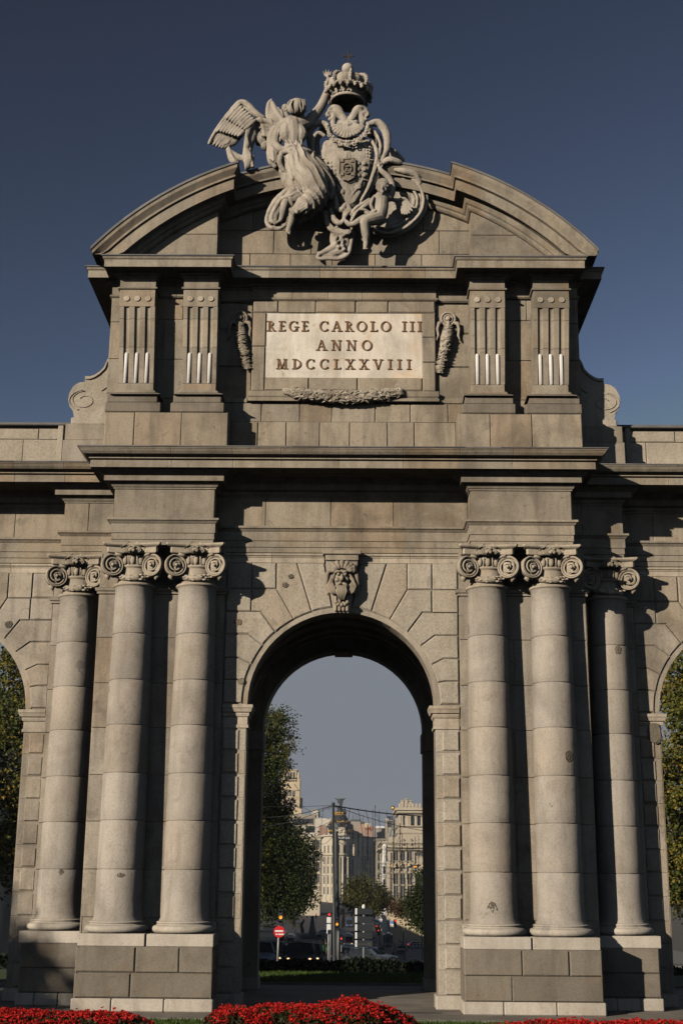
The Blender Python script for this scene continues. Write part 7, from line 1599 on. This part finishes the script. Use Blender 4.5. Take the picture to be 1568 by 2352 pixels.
for z_ in (q(0, 1245).z, q(0, 1330).z, q(0, 1400).z, q(0, 1480).z, q(0, 1560).z):
    pathwin(0, 1, [.15, .35, .55, .75, .92], z_, 2.0, 4.6, pro=.06); pathwin(n_-2, n_-1, [.08, .22, .36, .5, .64, .78, .92], z_, 2.0, 4.6, pro=.06); pathwin(5, 6, [.5], z_, 1.9, 4.8, pro=.08); pathwin(3, 4, [.5], z_, 1.6, 4.6, pro=.08); pathwin(7, 8, [.5], z_, 1.6, 4.6, pro=.08)
for i in (2, 4, 5, 6, 7, 9):                                               # giant columns round the drum and along the wings
    x, y = plan[i]; b = MB(); b.lathe(x, y-.3, [(.9, q(0, 1600).z), (.8, q(0, 1420).z), (.7, q(0, 1290).z), (1.0, q(0, 1275).z)], 12); b.build('column', B_met, e)
pathwin(n_-2, n_-1, [.01, .15, .29, .43, .57, .71, .85, .99], q(0, 1600).z, .9, q(0, 1280).z-q(0, 1600).z, 'pilaster', B_met, .5); pathwin(0, 1, [.05, .25, .45, .65, .84], q(0, 1600).z, .9, q(0, 1280).z-q(0, 1600).z, 'pilaster', B_met, .5)
b = MB(); xc = ctr(xa, xb); R2 = 74*px_; cy = Y+9
b.lathe(xc, cy, [(R2*1.05, zr-.2), (R2*1.05, q(0, 1085).z), (R2*1.12, q(0, 1080).z), (R2*1.08, q(0, 1040).z), (R2*.98, q(0, 1015).z), (R2*.80, q(0, 985).z), (R2*.62, q(0, 965).z), (R2*.42, q(0, 945).z), (R2*.38, q(0, 925).z), (R2*.26, q(0, 910).z), (R2*.14, q(0, 898).z), (R2*.16, q(0, 893).z)], 32); dm = b.build('dome', M['verd'], e)
b = MB(); r = random.Random(4)
for zz, rr, am in ((1005, .97, .7), (950, .50, .5), (1075, 1.13, .8)):
    b.build('gilded_garland', M['gild'], dm) if b.v else None; b = MB()
    for k in range(40): a = k*math.pi/20; b.ball((xc+R2*rr*math.cos(a), cy+R2*rr*math.sin(a), q(0, zz+6*abs(math.sin(a*5))).z), am*r.uniform(.7, 1.2), 7, 5)
for k in range(16): a = k*math.pi/8; b.tube([(xc+R2*.52*math.cos(a), cy+R2*.52*math.sin(a), q(0, 950).z), (xc+R2*.5*math.cos(a), cy+R2*.5*math.sin(a), q(0, 935).z)], .5, 6)
for k in range(12): a = k*math.pi/6; b.ball((xc+R2*.5*math.cos(a), cy+R2*.5*math.sin(a), q(0, 940).z), .9, 8, 6)
b.build('gilded_garland', M['gild'], dm)
b = MB()
for k in range(10): a = k*math.pi/5+.3; b.ball((xc+R2*1.08*math.cos(a), cy+R2*1.08*math.sin(a), q(0, 1042).z), 1.5, 10, 7, (1, 1, 1.3))
b.build('dormers', M['verd'], dm)
b = MB(); g0 = q(692, 1110); g1 = q(765, 1045); r = random.Random(2)        # sculpted crest over the front
yf = Y-2.6; b.prism([(q(690, 0).x, zr), (q(770, 0).x, zr), (q(768, 0).x, q(0, 1092).z), (q(750, 0).x, q(0, 1070).z), (q(730, 0).x, q(0, 1050).z), (q(708, 0).x, q(0, 1070).z), (q(692, 0).x, q(0, 1092).z)], yf, yf+3)
for k in range(34): b.ball((q(r.uniform(695, 765), 0).x, yf-.1, q(0, r.uniform(1048, 1085)+abs(0)).z-.5), r.uniform(.3, .75), 7, 5)
b.build('crest_sculpture', B_met, e)
for x, t_ in ((590, 1093), (955, 1100), (817, 1178)):
    p_ = q(x, 1135 if x != 817 else 1270); yy_ = Y+ (22 if x == 590 else 38 if x == 955 else 0); b = MB(); zt = q(0, t_).z; zb_ = q(0, 1122).z if x != 817 else q(0, 1265).z
    b.lathe(p_.x, yy_, [(.9, zb_), (.7, lerp(zb_, zt, .3)), (1.0, lerp(zb_, zt, .5)), (.8, lerp(zb_, zt, .7)), (.35, lerp(zb_, zt, .82)), (.5, lerp(zb_, zt, .92)), (.1, zt)], 10); b.build('roof_statue', B_met, e)
sg_ = MB(); s0, s1 = q(688, 1152), q(762, 1127); sg_.cbox(s0.x, s1.x, Y-3.4, Y-3.0, s0.z, s1.z, .05); sb = sg_.build('sign_board', M['sblk'], e); txt('METROPOLIS', 1.75, 'lettering', M['swht'], sb, ((s0.x+s1.x)/2, Y-3.45, (s0.z+s1.z)/2), .03)
# winged bronze figure on the dome
st = q(730, 895); e2 = empty('dome_statue', (xc, cy, q(0, 893).z), 'dark winged bronze figure with spread wings on top of the dome', 'statue'); K = px_; Zs = lambda y: q(0, y).z; b = MB()
def D(pts, sg=0): b.tube([(xc+dx*K, cy+dy*K, Zs(y)) for dx, dy, y, r_ in pts], [r_*K for *_, r_ in pts], 8)
D([(-5, 0, 893, 4), (-5, 0, 875, 5), (-2, 0, 858, 7), (0, 0, 845, 8.5), (0, 0, 836, 4)]); D([(7, 0, 893, 4), (6, 0, 875, 6), (3, 0, 860, 7)]); D([(9, 2, 885, 5), (12, 2, 868, 6), (9, 2, 852, 5)])
b.ball((xc, cy, Zs(831)), 5.5*K, 10, 8)
for s in (-1, 1):
    D([(s*5, -1, 842, 4), (s*15, -3, 847, 3), (s*25, -4, 845, 2)]); D([(s*25, -4, 845, 1.8), (s*29, -4, 843, 1)]); D([(s*15, -2, 848, 4), (s*17, -2, 860, 5), (s*15, -2, 866, 2)])
    for k in range(5): D([(s*4, 3, 840+k*1.5, 4), (s*(18), 4, 832+k*3.0, 3.5), (s*(44-6*k), 4, 829+k*3.6-(2 if k == 0 else 0), 1.2)])
remesh(b, 'body', M['verd'], e2, .28, 1)
b = MB(); b.lathe(xc, cy, [(1.8, q(0, 900).z), (1.5, q(0, 893).z), (0.1, q(0, 892).z)], 12); b.build('base', M['verd'], e2)
# dark block left of the corner building
Y = 640; q = lambda x, y: c8(x, y, Y); e = empty('shaded_block', (q(560, 0).x, Y, gz(Y)), 'pale block in shade between the left trees and the poles', 'building')
body(e, q(440, 0).x, q(582, 0).x, Y, Y+20, gz(Y)-2, q(0, 1135).z, B_met); cornice(e, q(440, 0).x, q(582, 0).x, Y, Y+20, q(0, 1137).z, 1.2, 1.0, B_met); wins(e, [q(x, 0).x for x in (535, 550, 565)], [q(0, 1215).z, q(0, 1300).z, q(0, 1380).z, q(0, 1470).z], Y, 1.5, 4, False, .4, B_met)
# 6. palace on the right
Y = 520; q = lambda x, y: c8(x, y, Y); e = empty('palace_building', (q(1250, 0).x, Y, gz(Y)), 'pale stone palace with a colonnaded tower at the right inside the central arch', 'palace')
X = lambda x: q(x, 0).x; Z = lambda y: q(0, y).z
body(e, X(1148), X(1420), Y, Y+40, gz(Y)-2, Z(1048), B_pal); body(e, X(1158), X(1420), Y+1, Y+40, Z(1048), Z(930), B_pal, 'tower_stage')
cornice(e, X(1148), X(1420), Y, Y+40, Z(945), 2.4, 1.2, B_pal); cornice(e, X(1148), X(1420), Y, Y+40, Z(1052), .9, .6, B_pal); cornice(e, X(1148), X(1420), Y, Y+40, Z(1100), .8, .5, B_pal)
b = MB(); b.box(X(1152), X(1420), Y+.3, Y+1.4, Z(912), Z(895))
for x in (1152, 1170, 1196, 1222, 1248, 1274, 1300, 1330): b.cbox(X(x), X(x+18), Y+.1, Y+1.6, Z(905), Z(868), .1)
b.build('parapet', B_pal, e)
for x, t_ in ((1172, 838), (1200, 826), (1233, 840)): b = MB(); b.cbox(X(x), X(x+24), Y+4, Y+8, Z(900), Z(t_), .2); b.cbox(X(x-2), X(x+26), Y+3.7, Y+8.3, Z(t_+8), Z(t_+2), .1); b.build('chimney', B_pal, e)
for x in (1246, 1290, 1335): b = MB(); b.box(X(x), X(x+26), Y+.9, Y+1.5, Z(1040), Z(962)); b.build('opening', M['win'], e)
for x in (1215, 1225, 1237, 1276, 1284, 1321, 1329, 1166, 1180): b = MB(); b.lathe(X(x), Y+.55, [(.55, Z(1043)), (.42, Z(1038)), (.38, Z(975)), (.6, Z(962)), (.6, Z(960))], 12); b.build('column', B_pal, e)
Y2 = 470; q2 = lambda x, y: c8(x, y, Y2); X2 = lambda x: q2(x, 0).x; Z2 = lambda y: q2(0, y).z
body(e, X2(1030), X2(1420), Y2, Y-.1, gz(Y2)-2, Z2(1180), B_pal, 'main_block'); cornice(e, X2(1030), X2(1420), Y2, Y-.1, Z2(1182), 1.3, .9, B_pal); cornice(e, X2(1030), X2(1420), Y2, Y-.1, Z2(1230), 1.1, 1.4, B_pal); cornice(e, X2(1030), X2(1420), Y2, Y-.1, Z2(1400), .7, .6, B_pal)
wins(e, [X2(x) for x in (1290, 1313, 1336)], [Z2(1262)], Y2, 1.1, 1.5, True, .5, B_pal); wins(e, [X2(x) for x in (1130, 1180, 1230)], [Z2(1300)], Y2, 1.6, 3.4, False, .5, B_pal); wins(e, [X2(x) for x in (1130, 1180, 1230, 1290)], [Z2(1480), Z2(1580)], Y2, 1.6, 4.4, False, .5, B_pal)
for x in (1085, 1105, 1155, 1205, 1260): b = MB(); b.cbox(X2(x), X2(x+9), Y2-.6, Y2, gz(Y2), Z2(1236), .08); b.cbox(X2(x-3), X2(x+12), Y2-.8, Y2, Z2(1345), Z2(1320), .1); b.build('pilaster', B_pal, e)
b = MB(); r = random.Random(3)
for x in (1092, 1110, 1160, 1212, 1266):
    b = MB()
    for k in range(9): b.ball((X2(x+r.uniform(-10, 18)), Y2-.8, Z2(r.uniform(1318, 1350))), r.uniform(.2, .5), 6, 5)
    b.build('carved_capital', B_cream, e)
b = MB(); b.prism([(X2(1080), Z2(1180)), (X2(1130), Z2(1180)), (X2(1112), Z2(1130)), (X2(1098), Z2(1120)), (X2(1084), Z2(1140))], Y2+2, Y2+8); b.build('curved_gable', B_pal, e)
for x in (1188, 1246): p_ = q2(x, 1200); b = MB(); b.lathe(p_.x, Y2-.2, [(.5, Z2(1182)), (.7, Z2(1175)), (.5, Z2(1165)), (1.0, Z2(1150)), (.6, Z2(1138)), (.1, Z2(1132))], 12); b.build('urn', B_grey, e)
Y3 = 450; q3 = lambda x, y: c8(x, y, Y3); e = empty('corner_tower', (q3(1050, 0).x, Y3, gz(Y3)), 'narrow white corner tower with a carved figure in front of the palace', 'building'); X3 = lambda x: q3(x, 0).x; Z3 = lambda y: q3(0, y).z; B_wh = bstone('white_stone_far', (.62, .60, .55), (.70, .68, .63))
body(e, X3(1028), X3(1062), Y3, Y3+5, gz(Y3)-2, Z3(1320), B_wh); cornice(e, X3(1028), X3(1062), Y3, Y3+5, Z3(1330), 1, .5, B_wh); cornice(e, X3(1028), X3(1062), Y3, Y3+5, Z3(1420), .6, .3, B_wh); b = MB(); b.lathe(X3(1052), Y3+2, [(1.2, Z3(1320)), (.8, Z3(1260)), (.9, Z3(1230)), (.6, Z3(1210)), (1.0, Z3(1195)), (.8, Z3(1180)), (.1, Z3(1172))], 12); b.build('figure', B_wh, e); wins(e, [X3(1045)], [Z3(1400), Z3(1500)], Y3, .8, 2.6)
Y4 = 600; e = empty('side_street_block', (c8(1010, 0, Y4).x, Y4, gz(Y4)), 'narrow brownish block between the domed building and the palace', 'building'); body(e, c8(990, 0, Y4).x, c8(1040, 0, Y4).x, Y4, Y4+30, gz(Y4)-2, c8(0, 1150, Y4).z, B_grey); cornice(e, c8(990, 0, Y4).x, c8(1040, 0, Y4).x, Y4, Y4+30, c8(0, 1155, Y4).z, 1.2, .8, B_grey); wins(e, [c8(1010, 0, Y4).x], [c8(0, y, Y4).z for y in (1230, 1300, 1370, 1440)], Y4, 1.4, 3)
# fence and low building along the right pavement
Y = 372; X = lambda x: c8(x, 0, Y).x; Z = lambda y: c8(0, y, Y).z; e = empty('railing_wall', (X(1250), Y, gz(Y)), 'pale pillared garden wall with iron railings behind the pedestrians', 'wall')
b = MB(); b.box(X(1100), X(1420), Y, Y+.6, gz(Y), gz(Y)+1.2); b.build('plinth', B_cream, e)
for k in range(14): x = X(1105)+k*(X(1400)-X(1105))/13; b = MB(); b.cbox(x-.55, x+.55, Y-.2, Y+.8, gz(Y), Z(1700+k*6), .08); b.build('pillar', B_cream, e)
b = MB()
for k in range(52): x = X(1105)+k*(X(1400)-X(1105))/51; b.box(x-.05, x+.05, Y+.2, Y+.3, gz(Y)+1.2, Z(1760))
b.box(X(1105), X(1400), Y+.2, Y+.3, Z(1772), Z(1768)); b.build('railings', M['iron'], e)
# fountain statue in the shade of the square and its basin
Y = 420; p_ = c8(505, 1860, Y); e = empty('fountain', (p_.x, Y, gz(Y)), 'dark stone fountain group standing in the shaded square at the left', 'fountain'); b = MB(); b.lathe(p_.x, Y, [(4.5, gz(Y)), (4.5, gz(Y)+1.2), (4.2, gz(Y)+1.2), (4.2, gz(Y)+.8), (0, gz(Y)+.8)], 32, sm=False); b.build('basin', M['verd'], e)
b = MB(); zz = c8(0, 1735, Y).z; b.tube([(p_.x, Y, gz(Y)+.8), (p_.x, Y, lerp(gz(Y), zz, .5)), (p_.x, Y, lerp(gz(Y), zz, .9))], [1.6, 1.0, .6], 12); b.ball((p_.x, Y, zz), .6); b.tube([(p_.x-3, Y-1, gz(Y)+2), (p_.x-3.6, Y-1.5, gz(Y)+4.5), (p_.x-2.5, Y-2, gz(Y)+6)], [.7, .6, .3], 8); remesh(b, 'figure_group', M['verd'], e, .25, 1)
# far hill of roofs closing the view at the horizon
b = MB(); xs = [-900+60*i for i in range(31)]; vs = []
for i, x in enumerate(xs): z = 16+8*noise.noise(Vector((x*.004, 0, 0))); vs += [(x, 2600, gz(2600)-5), (x, 2600, z), (x, 3600, z-8)]
b.add(vs, [(3*i, 3*i+3, 3*i+4, 3*i+1) for i in range(30)]+[(3*i+1, 3*i+4, 3*i+5, 3*i+2) for i in range(30)]); tag(b.build('hills', M['earth']), kind='structure')
# left of the road: shaded trees behind, large dark mass
r = random.Random(77)
for k, (x, y) in enumerate(((-34, 150), (-44, 200), (-52, 260))):
    if k == 0: fb = tree('avenue_tree', (x, y), clumps_for(r, 0, 0, 3, 17, 8, 9), 7000, .45, M['leaf_dark'], (.4, 3), 'dark tree in the background row on the left, nearest of three', 'far trees on the left of the avenue', 61)
    else: o = copy_tree(fb); o.location = (x, y, gz(y)); o['label'] = 'dark tree in the background row on the left, '+('second' if k == 1 else 'farthest')+' of three'
for k, (y0, y1, h, nm) in enumerate(((85, 130, 31, 'nearest'), (140, 215, 34, 'middle'), (228, 400, 33, 'farthest'))):  # unseen blocks, added and sized to cast shade across the avenue
    e = empty('unseen_avenue_block', (-70, y0, gz(y0)), 'unseen stone street block added on the left to shade the avenue, '+nm+' of three', 'building', 'unseen street blocks on the left of the avenue')
    g_ = gz(y1); body(e, -78, -42-k*4, y0, y1, g_-1, g_+h, B_pal); cornice(e, -78, -42-k*4, y0, y1, g_+h-1.2, 1.2, .8, B_pal); wins(e, [-75+4*i for i in range(6)], [g_+3, g_+8, g_+13, g_+18], y0, 1.4, 2.6, False, .4, B_pal)
# ---------------------------------------------------------------- BIRDS
M['pig'] = simple('pigeon_grey', (.10, .11, .13), .7); M['pigd'] = simple('pigeon_dark', (.025, .028, .035), .6)
def pigeon(p, s, rot, m, lb):
    t = empty('pigeon', tuple(p), lb, 'pigeon', 'pigeons'); b = MB()
    b.tube([(0, .17, .10), (0, .08, .11), (0, -.02, .13), (0, -.09, .17), (0, -.12, .22), (0, -.13, .245)], [.018, .05, .07, .055, .035, .036], 10); b.ball((0, -.135, .25), .038, 10, 7); b.tube([(0, -.165, .25), (0, -.20, .242)], [.012, .003], 5)
    b.tube([(0, .14, .11), (0, .30, .09)], [.035, .03], 6, flat=.35)
    for q in (-1, 1): b.tube([(q*.03, -.0, .08), (q*.03, 0, .0), (q*.03, -.03, 0)], .008, 5)
    b.build('body', m, t)
    for q in (-1, 1): w = MB(); w.ball((q*.06, .05, .135), .1, 10, 7, (.28, 1.1, .5)); w.build('wing', M['pigd'], t)
    t.scale = (s, s, s); t.rotation_euler.z = rot; return t
p_ = c1(660, 336, -1.34); pigeon((p_.x, p_.y, p_.z), 1.25, R_(70), M['pig'], 'grey pigeon perched on the head of the winged statue')
p_ = c1(915, 208, -1.3); pigeon((p_.x, -1.28, p_.z), 1.2, R_(10), M['pigd'], 'dark pigeon perched at the top of the stone crown')
p_ = at((0+945*.7015)*.57415, (1650+742*.7015)*.57415, -1.2); pigeon((p_.x+.06, -1.22, 12.485), 1.35, R_(-80), M['pig'], 'grey pigeon perched on the abacus between the two left capitals')
p_ = at(623, 1020, -1.5); pigeon((p_.x, -1.5, 15.16), 1.3, R_(-60), M['pigd'], 'dark pigeon standing on the main cornice, left of the two')
p_ = at(788, 1021, -1.5); pigeon((p_.x, -1.5, 15.16), 1.3, R_(75), M['pigd'], 'dark pigeon standing on the main cornice near the middle')
p_ = at(807, 1667, 150); t = empty('flying_bird', tuple(p_), 'tiny dark bird flying in the sky inside the arch', 'bird'); b = MB(); b.tube([(-.2, 0, 0), (.2, 0, .02)], [.05, .07], 7); 
for q in (-1, 1): b.tube([(0, 0, 0), (0, q*.25, .12), (-.1, q*.5, .05)], [.06, .05, .01], 5, flat=.3)
b.build('body', M['pigd'], t); t.rotation_euler.z = R_(60)

# ---------------------------------------------------------------- war scars and chipped spots on the stone
M['scar'] = stone('broken_stone', [(.10, .085, .065), (.17, .145, .11)], grain=.6, stain=.9, bump=.8, pit=0)
def scar(x, y, cx, cy, rr, rw, rh, seed, m='scar'):
    """ragged crater: a rim of broken stone with a sunk middle, set into a shaft (axis cx, cy, radius rr) or a wall (rr None: plane y = cy)"""
    r = random.Random(seed)
    if rr: Yp = cy-rr
    else: Yp = cy
    p = at(x, y, Yp); b = MB(); n = 14
    def srf(u, v, d):
        X = p.x+u; Z = p.z+v
        Y_ = (cy-math.sqrt(max(rr*rr-(X-cx)**2, .01))) if rr else cy
        return (X, Y_-d, Z)
    rings = []
    for f, d in ((1.0, -.01), (.85, .012), (.6, -.002 if False else .006), (.3, .010)):
        rings.append([srf(rw*f*math.cos(a)*(1+.3*(r.random()-.5)), rh*f*math.sin(a)*(1+.3*(r.random()-.5)), d+r.uniform(-.006, .008)) for a in [2*math.pi*i/n for i in range(n)]])
    vs = [v for q in rings for v in q]+[srf(0, 0, .006)]
    fs = [[k*n+i, k*n+(i+1) % n, (k+1)*n+(i+1) % n, (k+1)*n+i] for k in range(3) for i in range(n)]+[[3*n+i, 3*n+(i+1) % n, 4*n] for i in range(n)]
    b.add(vs, fs, r.random()); b.build('shell_scar', M[m], arch)
for q in ((1307, 1738, 5.92, -.47, .60, .13, .17), (1256, 1853, 5.92, -.47, .60, .15, .13), (1108, 1632, 4.13, -.47, .57, .14, .10), (1130, 2090, 4.13, -.47, .625, .15, .20), (1419, 1493, 7.82, 1.02, .56, .11, .16),
          (298, 1786, -5.92, -.47, .59, .20, .08), (278, 2012, -5.92, -.47, .62, .12, .07), (140, 2005, -7.82, 1.02, .62, .07, .09), (546, 1430, 0, -.07, None, .13, .10), (655, 1345, 0, -.07, None, .10, .08), (668, 1325, 0, -.07, None, .08, .07), (553, 1566, 0, -.07, None, .10, .10), (1502, 1685, 0, 1.4, None, .22, .30), (20, 1436, 0, 1.43, None, .12, .12)):
    scar(*q, seed=int(q[0]))
# large tree across the lawn at the left behind the viewer, whose shade falls on the foot of the left pedestals
r = random.Random(99)
tree('shade_tree', (-37, -27), clumps_for(r, 0, 0, 3.0, 13.6, 5.2, 11), 16000, .36, M['leaf_dark'], (.35, 3.5), 'broad tree on the front lawn at the left, shading the foot of the arch', None, 71)

# ---------------------------------------------------------------- the haze of the avenue
m = bpy.data.materials.new('haze'); m.use_nodes = True; n = m.node_tree.nodes; n.clear(); mo = n.new('ShaderNodeOutputMaterial'); vp = n.new('ShaderNodeVolumePrincipled')
vp.inputs['Color'].default_value = (.86, .9, .96, 1); vp.inputs['Density'].default_value = HAZE; vp.inputs['Anisotropy'].default_value = .2; m.node_tree.links.new(vp.outputs[0], mo.inputs['Volume'])
b = MB(); b.box(-1500, 1500, -60, 3700, -18, 90); hz = b.build('haze', m); tag(hz, kind='stuff')
scn.cycles.volume_bounces = 0
